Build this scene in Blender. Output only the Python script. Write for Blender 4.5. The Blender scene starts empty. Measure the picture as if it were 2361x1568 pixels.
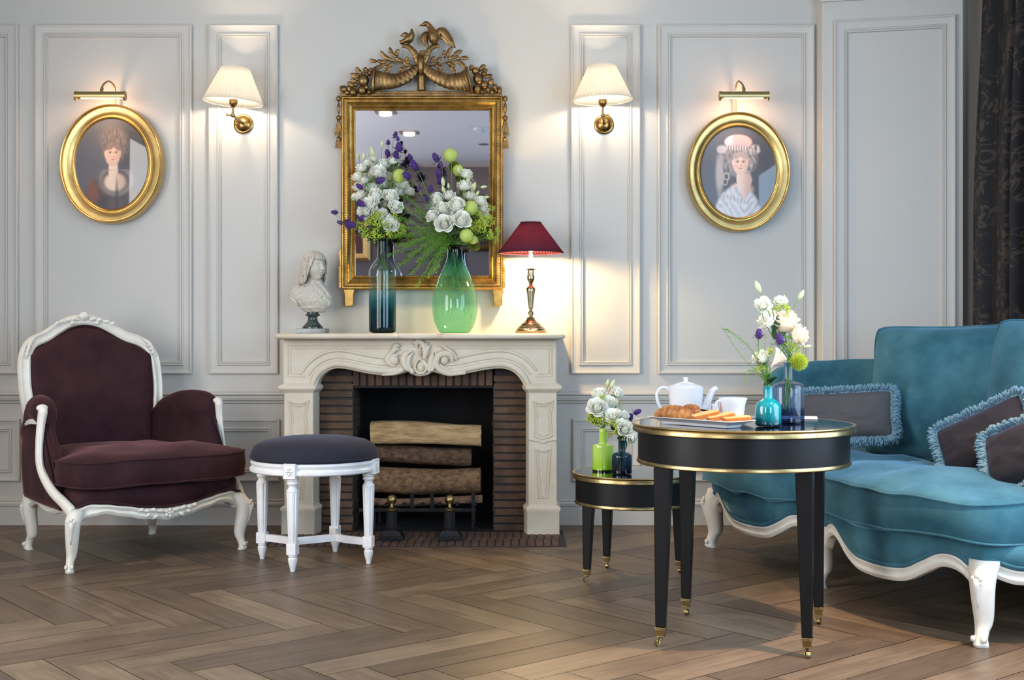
import bpy, bmesh, math, random
import numpy as np
from mathutils import Vector, Matrix, noise
random.seed(7)
C = bpy.context.scene
COL = C.collection
pi = math.pi
sin, cos = math.sin, math.cos
R = math.radians

# ------------------------------------------------------------------ camera, world, light, exposure
F, CX, HY, HC = 2900.0, 1180.5, 768.0, 1.09          # focal length (px), centre column, horizon row, eye height
cam = bpy.data.objects.new('camera', bpy.data.cameras.new('camera'))
COL.objects.link(cam)
cam.location = (0, 0, HC); cam.rotation_euler = (pi/2, 0, 0)
cam.data.sensor_width = 36; cam.data.lens = F/2361*36
cam.data.shift_y = -(784-HY)/2361
cam.data.clip_start = .05; cam.data.clip_end = 60
C.camera = cam

w = bpy.data.worlds.new('world'); C.world = w; w.use_nodes = True
w.node_tree.nodes['Background'].inputs[0].default_value = (.62, .74, 1, 1)
w.node_tree.nodes['Background'].inputs[1].default_value = 1.0

C.view_settings.view_transform = 'Standard'; C.view_settings.look = 'None'
C.view_settings.gamma = 1; C.view_settings.use_curve_mapping = False
C.view_settings.exposure = 0.14
C.cycles.max_bounces = 10; C.cycles.diffuse_bounces = 4; C.cycles.glossy_bounces = 5
C.cycles.transmission_bounces = 10; C.cycles.transparent_max_bounces = 12
C.cycles.caustics_reflective = False; C.cycles.caustics_refractive = False
C.cycles.sample_clamp_indirect = 6.0; C.cycles.use_denoising = True

def lamp(kind, name, loc, rot, power, color, **k):
    d = bpy.data.lights.new(name, kind); d.energy = power; d.color = color
    for a, b in k.items(): setattr(d, a, b)
    o = bpy.data.objects.new(name, d); COL.objects.link(o)
    o.location = loc; o.rotation_euler = rot
    return o

# daylight entering by the windows of the two side walls and of the wall behind the camera
lamp('AREA', 'daylight_right', (2.70, 3.4, 1.75), (0, R(90), 0), 104, (.52, .75, 1), shape='RECTANGLE', size=2.2, size_y=2.2)
lamp('AREA', 'daylight_left', (-3.35, 3.0, 1.7), (0, R(-90), 0), 134, (1, .975, .95), shape='RECTANGLE', size=2.3, size_y=2.0)
lamp('AREA', 'daylight_rear_right', (1.9, -.95, 1.75), (R(90), 0, 0), 108, (.56, .77, 1), shape='RECTANGLE', size=1.3, size_y=2.3)
lamp('AREA', 'daylight_rear_left', (-2.75, -.95, 1.75), (R(90), 0, 0), 78, (.95, .97, 1), shape='RECTANGLE', size=1.1, size_y=2.3)
# recessed ceiling downlights (their housings are built further down at the same places)
CEIL = 3.10; YBACK = -1.05
DOWN = [(-1.15, 2.74), (-1.03, 1.58), (.55, 2.9), (1.75, 3.55), (-2.3, 5.9), (-.45, 5.2), (1.2, 5.6)]
DPOW = [16, 16, 24, 430, 20, 18, 8]
for (x, y), p in zip(DOWN, DPOW):
    lamp('SPOT', 'downlight_beam', (x, y, CEIL-.06), (0, 0, 0), p, (1, .66, .40), spot_size=R(75), spot_blend=.55, shadow_soft_size=.035)

lamp('AREA', 'cove_light', (-.8, YBACK+.42, 2.84), (R(-82), 0, 0), 3.2, (1, .58, .34), shape='RECTANGLE', size=3.2, size_y=.05)

# ------------------------------------------------------------------ helpers
def W(px, py, Y):
    "world point at depth Y seen at photo pixel (px, py)"
    return Vector(((px-CX)*Y/F, Y, HC-(py-HY)*Y/F))

def floor_at(px, py):
    Y = F*HC/(py-HY); return Vector(((px-CX)*Y/F, Y, 0))

def lerp(a, b, t): return a+(b-a)*t
def sm(a, b, x):
    t = min(1, max(0, (x-a)/(b-a))); return t*t*(3-2*t)

def cr(P, n=8, closed=False):
    "Catmull-Rom through points, n steps per span"
    P = [Vector(p) for p in P]; out = []; m = len(P)
    rng = m if closed else m-1
    for i in range(rng):
        if closed: p0, p1, p2, p3 = P[(i-1) % m], P[i], P[(i+1) % m], P[(i+2) % m]
        else:
            p0 = P[i-1] if i > 0 else P[0]*2-P[1]; p1 = P[i]; p2 = P[i+1]
            p3 = P[i+2] if i+2 < m else P[-1]*2-P[-2]
        for k in range(n):
            t = k/n; t2 = t*t; t3 = t2*t
            out.append(.5*((2*p1)+(p2-p0)*t+(2*p0-5*p1+4*p2-p3)*t2+(3*p1-p0-3*p2+p3)*t3))
    if not closed: out.append(P[-1])
    return out

def interp(L, t):
    "piecewise-linear list lookup, t in 0..1"
    if not isinstance(L, (list, tuple)): return L
    x = t*(len(L)-1); i = min(int(x), len(L)-2); return L[i]+(L[i+1]-L[i])*(x-i)

def interps(L, t):
    x = t*(len(L)-1); i = min(int(x), len(L)-2); u = x-i; u = u*u*(3-2*u); return L[i]+(L[i+1]-L[i])*u

class MB:
    def __init__(s): s.v = []; s.f = []; s.tag = []; s.cur = 0
    def add(s, vs, fs, M=None):
        b = len(s.v)
        s.v += [tuple(M @ Vector(v)) if M is not None else tuple(v) for v in vs]
        s.f += [tuple(i+b for i in f) for f in fs]; s.tag += [s.cur]*len(fs)
        return s
    def box(s, c, d, M=None):
        x, y, z = d[0]/2, d[1]/2, d[2]/2
        vs = [(c[0]+a*x, c[1]+b*y, c[2]+e*z) for a in (-1, 1) for b in (-1, 1) for e in (-1, 1)]
        return s.add(vs, [(0, 1, 3, 2), (4, 6, 7, 5), (0, 4, 5, 1), (2, 3, 7, 6), (0, 2, 6, 4), (1, 5, 7, 3)], M)
    def taper(s, c, d0, d1, z0, z1, M=None):
        vs = []
        for (d, z) in ((d0, z0), (d1, z1)):
            vs += [(c[0]+a*d[0]/2, c[1]+b*d[1]/2, z) for a, b in ((-1, -1), (1, -1), (1, 1), (-1, 1))]
        return s.add(vs, [(3, 2, 1, 0), (4, 5, 6, 7), (0, 1, 5, 4), (1, 2, 6, 5), (2, 3, 7, 6), (3, 0, 4, 7)], M)
    def lathe(s, prof, seg=40, c=(0, 0, 0), M=None, mod=None, caps=True):
        n = len(prof); vs = []; fs = []
        for i, (r, z) in enumerate(prof):
            for k in range(seg):
                a = 2*pi*k/seg; rr = r*(mod(a, i, r, z) if mod else 1)
                vs.append((c[0]+rr*cos(a), c[1]+rr*sin(a), c[2]+z))
        for i in range(n-1):
            for k in range(seg):
                a, b = i*seg+k, i*seg+(k+1) % seg
                fs.append((a, b, b+seg, a+seg))
        if caps:
            fs.append(tuple(reversed(range(seg)))); fs.append(tuple(range((n-1)*seg, n*seg)))
        return s.add(vs, fs, M)
    def loft(s, rings, caps=True, closed=True, wrap=False, M=None):
        n = len(rings[0]); vs = [tuple(p) for r in rings for p in r]; fs = []
        m = len(rings)
        for i in range(m if wrap else m-1):
            j = (i+1) % m
            for k in range(n if closed else n-1):
                l = (k+1) % n
                fs.append((i*n+k, i*n+l, j*n+l, j*n+k))
        if caps and closed and not wrap:
            fs.append(tuple(reversed(range(n)))); fs.append(tuple(range((m-1)*n, m*n)))
        return s.add(vs, fs, M)
    def tube(s, path, r, seg=8, closed=False, flat=1.0, up=None, caps=True, M=None, prof=None, twist=0):
        P = [Vector(p) for p in path]; n = len(P)
        T = []
        for i in range(n):
            if closed: t = P[(i+1) % n]-P[i-1]
            else: t = P[min(i+1, n-1)]-P[max(i-1, 0)]
            T.append(t.normalized() if t.length > 1e-9 else Vector((0, 0, 1)))
        u = Vector(up) if up is not None else (Vector((0, 0, 1)) if abs(T[0].z) < .9 else Vector((0, 1, 0)))
        rings = []
        for i in range(n):
            if up is not None: u = Vector(up)
            u = (u-T[i]*u.dot(T[i]))
            if u.length < 1e-6: u = T[i].orthogonal()
            u.normalize(); b = T[i].cross(u)
            t = i/max(1, (n if closed else n-1)); rr = interp(r, t)
            tw = twist*t
            ring = []
            if prof:
                for (a, c) in prof: ring.append(P[i]+b*(a*rr)+u*(c*rr))
            else:
                for k in range(seg):
                    a = 2*pi*k/seg
                    q = 1.0
                    ring.append(P[i]+b*(rr*cos(a+tw))+u*(rr*flat*sin(a+tw)))
            rings.append(ring)
        return s.loft(rings, caps=caps, wrap=closed, M=M)
    def ell(s, c, r, M=None, seg=16, rings=10, fn=None):
        vs = [(c[0], c[1], c[2]-r[2])]; fs = []
        for i in range(1, rings):
            ph = -pi/2+pi*i/rings
            for k in range(seg):
                a = 2*pi*k/seg
                d = Vector((cos(ph)*cos(a), cos(ph)*sin(a), sin(ph)))
                q = fn(d) if fn else 1
                vs.append((c[0]+r[0]*d.x*q, c[1]+r[1]*d.y*q, c[2]+r[2]*d.z*q))
        vs.append((c[0], c[1], c[2]+r[2]))
        for k in range(seg): fs.append((0, 1+(k+1) % seg, 1+k))
        for i in range(rings-2):
            for k in range(seg):
                a, b = 1+i*seg+k, 1+i*seg+(k+1) % seg
                fs.append((a, b, b+seg, a+seg))
        t = 1+(rings-2)*seg; e = len(vs)-1
        for k in range(seg): fs.append((t+k, t+(k+1) % seg, e))
        return s.add(vs, fs, M)
    def grid(s, fn, nu, nv, wu=False, wv=False, M=None):
        vs = []; fs = []
        for i in range(nu+1 if not wu else nu):
            for j in range(nv+1 if not wv else nv):
                vs.append(tuple(fn(i/nu, j/nv)))
        cols = nv if wv else nv+1; rows = nu if wu else nu+1
        for i in range(nu):
            for j in range(nv):
                a, b = i % rows, (i+1) % rows; c, d = j % cols, (j+1) % cols
                fs.append((a*cols+c, b*cols+c, b*cols+d, a*cols+d))
        return s.add(vs, fs, M)
    def prism(s, outline, y0, y1, M=None):
        "outline [(x,z)] extruded along y"
        n = len(outline)
        vs = [(x, y0, z) for x, z in outline]+[(x, y1, z) for x, z in outline]
        fs = [tuple(range(n)), tuple(reversed(range(n, 2*n)))]
        for k in range(n):
            l = (k+1) % n; fs.append((l, k, k+n, l+n))
        return s.add(vs, fs, M)
    def slab(s, outline, z0, z1, M=None):
        "outline [(x,y)] extruded along z"
        n = len(outline)
        vs = [(x, y, z0) for x, y in outline]+[(x, y, z1) for x, y in outline]
        fs = [tuple(reversed(range(n))), tuple(range(n, 2*n))]
        for k in range(n):
            l = (k+1) % n; fs.append((k, l, l+n, k+n))
        return s.add(vs, fs, M)
    def build(s, name, mat, parent=None, smooth=True, bevel=0, seg=2, sub=0, ang=40, solid=0, loc=None, fixn=True):
        me = bpy.data.meshes.new(name); me.from_pydata(s.v, [], s.f)
        mats = mat if isinstance(mat, (list, tuple)) else [mat]
        for m in mats: me.materials.append(m)
        if len(mats) > 1:
            for p, t in zip(me.polygons, s.tag): p.material_index = t
        if fixn:
            bm = bmesh.new(); bm.from_mesh(me)
            bmesh.ops.recalc_face_normals(bm, faces=bm.faces); bm.to_mesh(me); bm.free()
        o = bpy.data.objects.new(name, me); COL.objects.link(o)
        if parent: o.parent = parent
        if loc is not None: o.location = loc
        if smooth:
            me.polygons.foreach_set('use_smooth', [True]*len(me.polygons))
            if ang < 180 and not sub:
                try: me.set_sharp_from_angle(angle=R(ang))
                except Exception: pass
        if solid:
            d = o.modifiers.new('Solid', 'SOLIDIFY'); d.thickness = solid; d.offset = 0
        if bevel:
            d = o.modifiers.new('Bevel', 'BEVEL'); d.width = bevel; d.segments = seg; d.limit_method = 'ANGLE'; d.angle_limit = R(35)
            d.harden_normals = False
        if sub:
            d = o.modifiers.new('Sub', 'SUBSURF'); d.levels = sub; d.render_levels = sub
        return o

def tag(o, label=None, cat=None, group=None, kind=None):
    if label: o['label'] = label
    if cat: o['category'] = cat
    if group: o['group'] = group
    if kind: o['kind'] = kind
    return o

def empty(name, loc=(0, 0, 0), rz=0, label=None, cat=None, group=None, kind=None):
    o = bpy.data.objects.new(name, None); COL.objects.link(o)
    o.location = loc; o.rotation_euler = (0, 0, rz); o.empty_display_size = .1
    return tag(o, label, cat, group, kind)

def struct(o): o['kind'] = 'structure'; return o

def copy_tree(o, parent=None):
    c = o.copy(); COL.objects.link(c); c.parent = parent
    for ch in [x for x in bpy.data.objects if x.parent == o]:
        copy_tree(ch, c)
    return c

def RM(x=0, y=0, z=0): return Matrix.Rotation(z, 4, 'Z') @ Matrix.Rotation(y, 4, 'Y') @ Matrix.Rotation(x, 4, 'X')
def TM(v): return Matrix.Translation(Vector(v))
def aim(d, roll=0):
    "matrix turning +Z to direction d"
    q = Vector(d).to_track_quat('Z', 'Y').to_matrix().to_4x4()
    return q @ Matrix.Rotation(roll, 4, 'Z')

# ------------------------------------------------------------------ materials
def srgb(r, g, b):
    f = lambda c: (c/255/12.92 if c/255 <= .04045 else ((c/255+.055)/1.055)**2.4)
    return (f(r), f(g), f(b), 1)

def mat(name, col, rough=.5, metal=0, sheen=0, sheen_tint=None, trans=0, ior=1.45, coat=0, spec=.5, emit=None, estr=0, sss=0,
        var=0, vscale=6, vcol=None, bump=0, bscale=40, bdetail=4, stretch=(1, 1, 1), rvar=0, alpha=None):
    m = bpy.data.materials.new(name); m.use_nodes = True
    nt = m.node_tree; b = nt.nodes['Principled BSDF']
    b.inputs['Base Color'].default_value = col; b.inputs['Roughness'].default_value = rough
    b.inputs['Metallic'].default_value = metal
    b.inputs['Sheen Weight'].default_value = sheen
    b.inputs['Sheen Roughness'].default_value = .35
    if sheen_tint: b.inputs['Sheen Tint'].default_value = sheen_tint
    b.inputs['Transmission Weight'].default_value = trans; b.inputs['IOR'].default_value = ior
    b.inputs['Coat Weight'].default_value = coat; b.inputs['Coat Roughness'].default_value = .08
    b.inputs['Specular IOR Level'].default_value = spec
    if sss:
        b.inputs['Subsurface Weight'].default_value = sss; b.inputs['Subsurface Radius'].default_value = (.02, .015, .01)
    if emit: b.inputs['Emission Color'].default_value = emit; b.inputs['Emission Strength'].default_value = estr
    if var or bump or rvar:
        tc = nt.nodes.new('ShaderNodeTexCoord'); mp = nt.nodes.new('ShaderNodeMapping')
        nt.links.new(tc.outputs['Object'], mp.inputs[0]); mp.inputs['Scale'].default_value = stretch
    if var or rvar:
        n = nt.nodes.new('ShaderNodeTexNoise'); n.inputs['Scale'].default_value = vscale; n.inputs['Detail'].default_value = 6
        n.inputs['Roughness'].default_value = .6
        nt.links.new(mp.outputs[0], n.inputs['Vector'])
        rp = nt.nodes.new('ShaderNodeValToRGB'); rp.color_ramp.elements[0].position = .35; rp.color_ramp.elements[1].position = .68
        nt.links.new(n.outputs[0], rp.inputs[0])
        if var:
            v2 = vcol if vcol else tuple(c*(1-var) for c in col[:3])+(1,)
            rp.color_ramp.elements[0].color = v2; rp.color_ramp.elements[1].color = col
            if vcol: rp.color_ramp.elements[0].color = tuple(lerp(c, d, var) for c, d in zip(col, vcol))
            nt.links.new(rp.outputs[0], b.inputs['Base Color'])
        if rvar:
            mr = nt.nodes.new('ShaderNodeMapRange'); mr.inputs['To Min'].default_value = max(0, rough-rvar); mr.inputs['To Max'].default_value = min(1, rough+rvar)
            nt.links.new(n.outputs[0], mr.inputs[0]); nt.links.new(mr.outputs[0], b.inputs['Roughness'])
    if bump:
        n2 = nt.nodes.new('ShaderNodeTexNoise'); n2.inputs['Scale'].default_value = bscale; n2.inputs['Detail'].default_value = bdetail
        nt.links.new(mp.outputs[0], n2.inputs['Vector'])
        bp = nt.nodes.new('ShaderNodeBump'); bp.inputs['Strength'].default_value = bump; bp.inputs['Distance'].default_value = .01
        nt.links.new(n2.outputs[0], bp.inputs['Height']); nt.links.new(bp.outputs[0], b.inputs['Normal'])
    return m

def zramp(m, stops, axis=2):
    "colour of a thing that changes along its own height (object coordinates, metres)"
    nt = m.node_tree; b = nt.nodes['Principled BSDF']
    tc = nt.nodes.new('ShaderNodeTexCoord'); sp = nt.nodes.new('ShaderNodeSeparateXYZ')
    nt.links.new(tc.outputs['Object'], sp.inputs[0])
    mr = nt.nodes.new('ShaderNodeMapRange'); z0, z1 = stops[0][0], stops[-1][0]
    mr.inputs['From Min'].default_value = z0; mr.inputs['From Max'].default_value = z1
    nt.links.new(sp.outputs[axis], mr.inputs[0])
    rp = nt.nodes.new('ShaderNodeValToRGB'); e = rp.color_ramp.elements
    while len(e) < len(stops): e.new(.5)
    for i, (z, c) in enumerate(stops): e[i].position = (z-z0)/(z1-z0); e[i].color = c
    nt.links.new(mr.outputs[0], rp.inputs[0]); nt.links.new(rp.outputs[0], b.inputs['Base Color'])
    return m

M = {}
M['wall'] = mat('wall_paint', srgb(195, 191, 184), .55, bump=.02, bscale=220)
M['backwall'] = mat('rear_wall_paint', srgb(104, 98, 100), .6)
M['ceiling'] = mat('ceiling_paint', srgb(206, 205, 206), .7)
M['stone'] = mat('limestone', srgb(214, 203, 184), .72, var=.5, vcol=srgb(190, 172, 146), vscale=5, bump=.12, bscale=120)
M['white'] = mat('worn_white_paint', srgb(222, 219, 210), .42, var=.6, vcol=srgb(206, 198, 182), vscale=11, bump=.08, bscale=45)
M['stool_white'] = mat('bright_white_paint', srgb(232, 232, 232), .38, var=.4, vcol=srgb(205, 202, 198), vscale=14, bump=.05, bscale=45)
M['plum'] = mat('plum_velvet', srgb(62, 38, 42), .85, sheen=.34, sheen_tint=srgb(185, 130, 135), var=.8, vcol=srgb(38, 22, 26), vscale=5, bump=.12, bscale=16, spec=.15)
M['navy'] = mat('slate_velvet', srgb(46, 46, 54), .85, sheen=.28, sheen_tint=srgb(150, 155, 180), var=.5, vcol=srgb(38, 38, 52), vscale=7, bump=.12, bscale=16, spec=.15)
M['teal'] = mat('teal_velvet', srgb(70, 116, 130), .8, sheen=.75, sheen_tint=srgb(140, 185, 225), var=.9, vcol=srgb(40, 84, 98), vscale=5.5, bump=.22, bscale=13, spec=.15)
M['grey_velvet'] = mat('grey_velvet', srgb(84, 82, 81), .85, sheen=.2, sheen_tint=srgb(170, 165, 190), var=.5, vcol=srgb(74, 68, 78), vscale=6, spec=.15)
M['dark_velvet'] = mat('dark_grey_velvet', srgb(46, 44, 48), .75, sheen=.4, sheen_tint=srgb(150, 150, 190), var=.5, vcol=srgb(42, 38, 50), vscale=6, spec=.15)
M['fringe'] = mat('blue_fringe', srgb(112, 148, 166), .9, sheen=.3)
M['gold'] = mat('old_gilding', srgb(196, 160, 92), .36, metal=1, var=.65, vcol=srgb(120, 88, 46), vscale=14, bump=.12, bscale=60, rvar=.12)
M['gold_dark'] = mat('bronzed_gilding', srgb(158, 128, 84), .42, metal=1, var=.8, vcol=srgb(84, 60, 38), vscale=18, bump=.14, bscale=60)
M['gilt'] = mat('bright_gilding', srgb(222, 192, 128), .33, metal=1, var=.6, vcol=srgb(180, 144, 84), vscale=9, bump=.05, bscale=40, rvar=.08)
M['brass'] = mat('brass', srgb(170, 150, 106), .30, metal=1, var=.6, vcol=srgb(128, 108, 70), vscale=12)
M['old_brass'] = mat('antique_brass', srgb(164, 130, 76), .26, metal=1, var=.6, vcol=srgb(112, 84, 46), vscale=14)
M['matte_brass'] = mat('satin_brass', srgb(176, 158, 110), .38, metal=1)
M['pewter'] = mat('worn_silver_brass', srgb(176, 158, 128), .25, metal=1, var=.6, vcol=srgb(120, 104, 78), vscale=16)
M['black'] = mat('ebonised_wood', srgb(12, 12, 14), .38, spec=.3, var=.4, vcol=srgb(7, 7, 9), vscale=9)
M['black_glass'] = mat('black_glass', srgb(10, 12, 15), .04, coat=.5, spec=.7)
M['iron'] = mat('cast_iron', srgb(34, 34, 36), .5, metal=.6, bump=.2, bscale=60)
M['soot'] = mat('soot', srgb(17, 16, 17), .9, bump=.2, bscale=60)
M['mortar'] = mat('dark_mortar', srgb(52, 48, 46), .95, bump=.4, bscale=90)
M['brick'] = mat('old_thin_brick', srgb(98, 72, 53), .85, var=.9, vcol=srgb(54, 43, 35), vscale=9, bump=.35, bscale=70)
M['hearth_brick'] = mat('hearth_brick', srgb(104, 76, 62), .75, var=.8, vcol=srgb(64, 56, 52), vscale=9, bump=.3, bscale=70)
M['marble'] = mat('green_black_marble', srgb(30, 37, 36), .12, var=.5, vcol=srgb(96, 110, 104), vscale=46, coat=.3)
M['bust'] = mat('bust_stone', srgb(196, 188, 174), .62, var=.3, vcol=srgb(170, 158, 142), vscale=9, bump=.05, bscale=60)
M['china'] = mat('white_china', srgb(216, 217, 220), .14, coat=.3)
M['green'] = mat('stem_green', srgb(96, 140, 62), .5, spec=.3)
M['leaf'] = mat('leaf_green', srgb(48, 84, 42), .45, var=.4, vscale=20)
M['lime'] = mat('lime_flower', srgb(190, 208, 80), .6, sss=.1)
M['spray'] = mat('spray_green', srgb(118, 168, 62), .55)
M['petal'] = mat('white_petal', srgb(240, 240, 228), .55, sss=.25, var=.2, vcol=srgb(222, 228, 190), vscale=30)
M['cream'] = mat('cream_petal', srgb(246, 234, 216), .5, sss=.25, var=.25, vcol=srgb(240, 216, 190), vscale=14)
M['bud'] = mat('green_white_bud', srgb(214, 226, 172), .5, sss=.2, var=.4, vcol=srgb(170, 196, 110), vscale=50)
M['balloon'] = mat('balloon_green', srgb(196, 214, 106), .5, sss=.15, var=.5, vcol=srgb(164, 190, 74), vscale=60)
M['purple'] = mat('thistle_purple', srgb(84, 52, 128), .6, bump=.4, bscale=300)
M['purple_leaf'] = mat('thistle_bract', srgb(92, 72, 112), .55)
M['grey_leaf'] = mat('thistle_leaf', srgb(92, 108, 86), .55)

def petal_mat(name, col, tr, mix=.22):
    m = bpy.data.materials.new(name); m.use_nodes = True; nt = m.node_tree; N = nt.nodes.new
    p = nt.nodes['Principled BSDF']; p.inputs['Base Color'].default_value = col; p.inputs['Roughness'].default_value = .6; p.inputs['Specular IOR Level'].default_value = .25
    t_ = N('ShaderNodeBsdfTranslucent'); t_.inputs[0].default_value = tr
    mx = N('ShaderNodeMixShader'); mx.inputs[0].default_value = mix
    nt.links.new(p.outputs[0], mx.inputs[1]); nt.links.new(t_.outputs[0], mx.inputs[2]); nt.links.new(mx.outputs[0], nt.nodes['Material Output'].inputs[0])
    return m
M['petal'] = petal_mat('white_petal_silk', srgb(253, 253, 246), srgb(250, 252, 232))
M['cream'] = petal_mat('cream_petal_silk', srgb(254, 244, 228), srgb(255, 236, 212))
M['bud'] = petal_mat('bud_green_white', srgb(226, 234, 186), srgb(214, 230, 150))
M['balloon'] = petal_mat('balloon_pod_green', srgb(204, 220, 120), srgb(206, 226, 110), .25)
M['lime'] = petal_mat('lime_froth', srgb(206, 220, 88), srgb(214, 230, 80), .3)
M['spray'] = petal_mat('spray_fresh_green', srgb(134, 180, 70), srgb(140, 196, 60), .3)
M['green'] = petal_mat('fresh_stem_green', srgb(112, 158, 74), srgb(120, 176, 60), .15)
# ------------------------------------------------------------------ floor: herringbone boards
def floor_material():
    m = bpy.data.materials.new('oak_boards'); m.use_nodes = True
    nt = m.node_tree; N = nt.nodes.new; L = nt.links.new; b = nt.nodes['Principled BSDF']
    uv = N('ShaderNodeUVMap'); uv.uv_map = 'UVMap'
    at = N('ShaderNodeAttribute'); at.attribute_name = 'tone'
    mp = N('ShaderNodeMapping'); mp.inputs['Scale'].default_value = (2.2, 26, 1); L(uv.outputs[0], mp.inputs[0])
    n1 = N('ShaderNodeTexNoise'); n1.inputs['Scale'].default_value = 1.6; n1.inputs['Detail'].default_value = 7; n1.inputs['Distortion'].default_value = .8
    L(mp.outputs[0], n1.inputs['Vector'])
    mp2 = N('ShaderNodeMapping'); mp2.inputs['Scale'].default_value = (3, 5, 1); L(uv.outputs[0], mp2.inputs[0])
    n2 = N('ShaderNodeTexNoise'); n2.inputs['Scale'].default_value = 1.5; n2.inputs['Detail'].default_value = 5; L(mp2.outputs[0], n2.inputs['Vector'])
    mx = N('ShaderNodeMix'); mx.data_type = 'FLOAT'; mx.inputs[0].default_value = .5
    L(n1.outputs[0], mx.inputs[2]); L(n2.outputs[0], mx.inputs[3])
    ma = N('ShaderNodeMath'); ma.operation = 'MULTIPLY_ADD'; ma.inputs[1].default_value = .34; L(at.outputs['Fac'], ma.inputs[0])
    ms = N('ShaderNodeMath'); ms.operation = 'SUBTRACT'; L(mx.outputs[0], ms.inputs[0]); ms.inputs[1].default_value = .17
    L(ms.outputs[0], ma.inputs[2])
    rp = N('ShaderNodeValToRGB'); e = rp.color_ramp.elements
    e[0].position = .10; e[0].color = srgb(66, 53, 43); e[1].position = .95; e[1].color = srgb(142, 122, 99)
    k = e.new(.5); k.color = srgb(100, 83, 67)
    L(ma.outputs[0], rp.inputs[0]); L(rp.outputs[0], b.inputs['Base Color'])
    mr = N('ShaderNodeMapRange'); mr.inputs['To Min'].default_value = .30; mr.inputs['To Max'].default_value = .52
    L(n2.outputs[0], mr.inputs[0]); L(mr.outputs[0], b.inputs['Roughness'])
    bp = N('ShaderNodeBump'); bp.inputs['Strength'].default_value = .22; bp.inputs['Distance'].default_value = .004
    L(n1.outputs[0], bp.inputs['Height']); L(bp.outputs[0], b.inputs['Normal'])
    b.inputs['Specular IOR Level'].default_value = .4
    return m

def clip_poly(P, a, b, c):
    "keep a*x+b*y<=c"
    out = []
    for i in range(len(P)):
        p, q = P[i], P[(i+1) % len(P)]
        dp, dq = a*p[0]+b*p[1]-c, a*q[0]+b*q[1]-c
        if dp <= 0: out.append(p)
        if (dp < 0 < dq) or (dq < 0 < dp):
            t = dp/(dp-dq); out.append((p[0]+(q[0]-p[0])*t, p[1]+(q[1]-p[1])*t))
    return out

XL, XR, YB, YF = -3.45, 2.80, YBACK, 7.152
def build_floor():
    rnd = random.Random(11)
    Lp, wp = .83, .155; ang = R(-50.3); O = Vector((-2.017, 5.316))
    u = Vector((cos(ang), sin(ang))); v = Vector((-sin(ang), cos(ang)))
    vs, fs, uvs, tone = [], [], [], []
    gap = .0015
    def plank(a0, a1, b0, b1, along):
        pts = [(a0+gap, b0+gap), (a1-gap, b0+gap), (a1-gap, b1-gap), (a0+gap, b1-gap)]
        wpts = [tuple(O+u*a+v*b) for a, b in pts]
        info = wpts
        P = wpts
        for h in ((-1, 0, -XL), (1, 0, XR), (0, -1, -YB), (0, 1, YF)): P = clip_poly(P, *h) if P else P
        if len(P) < 3: return
        # keep clear of the brick hearth
        cx = sum(p[0] for p in P)/len(P); cy = sum(p[1] for p in P)/len(P)
        t = rnd.random(); ox, oy = rnd.uniform(0, 40), rnd.uniform(0, 40)
        b = len(vs)
        z = rnd.uniform(-.0003, .0003)
        for p in P:
            d = Vector(p)-O; a, bb = d.dot(u), d.dot(v)
            vs.append((p[0], p[1], z)); uvs.append((a+ox, bb+oy) if along else (bb+ox, a+oy))
        fs.append(tuple(range(b, b+len(P)))); tone.append(t)
    for k in range(-60, 61):
        for j in range(-16, 17):
            a = k*wp+j*Lp; b = k*wp-j*Lp
            c = O+u*a+v*b
            if c.x < XL-1.5 or c.x > XR+1.5 or c.y < YB-1.5 or c.y > YF+1.5: continue
            plank(a, a+Lp, b, b+wp, True)
            plank(a+Lp, a+Lp+wp, b+wp-Lp, b+wp, False)
    # dark bed under the boards
    nb = len(vs); vs += [(XL, YB, -.004), (XR, YB, -.004), (XR, YF+.5, -.004), (XL, YF+.5, -.004)]
    fs.append((nb, nb+1, nb+2, nb+3)); tone.append(0); uvs += [(0, 0)]*4
    me = bpy.data.meshes.new('floor'); me.from_pydata(vs, [], fs)
    me.materials.append(floor_material()); me.materials.append(mat('board_gap', srgb(34, 28, 24), .9))
    ul = me.uv_layers.new(name='UVMap')
    for p in me.polygons:
        for li in p.loop_indices: ul.data[li].uv = uvs[me.loops[li].vertex_index]
    at = me.attributes.new('tone', 'FLOAT', 'FACE')
    for i, t in enumerate(tone): at.data[i].value = t
    me.polygons[len(fs)-1].material_index = 1
    o = bpy.data.objects.new('floor', me); COL.objects.link(o); struct(o)
build_floor()

# ------------------------------------------------------------------ walls
YW = 7.152
# fireplace opening in the rear plane of the chimney wall
FX0, FX1, FZ1 = -1.06, .06, .86
def wall_chimney():
    b = MB(); t = .12
    for (x0, x1, z0, z1) in ((XL, FX0, 0, CEIL), (FX1, 1.80, 0, CEIL), (FX0, FX1, FZ1, CEIL)):
        b.box(((x0+x1)/2, YW+t/2, (z0+z1)/2), (x1-x0, t, z1-z0))
    return struct(b.build('wall_back', M['wall'], smooth=False))
wall_chimney()
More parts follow.
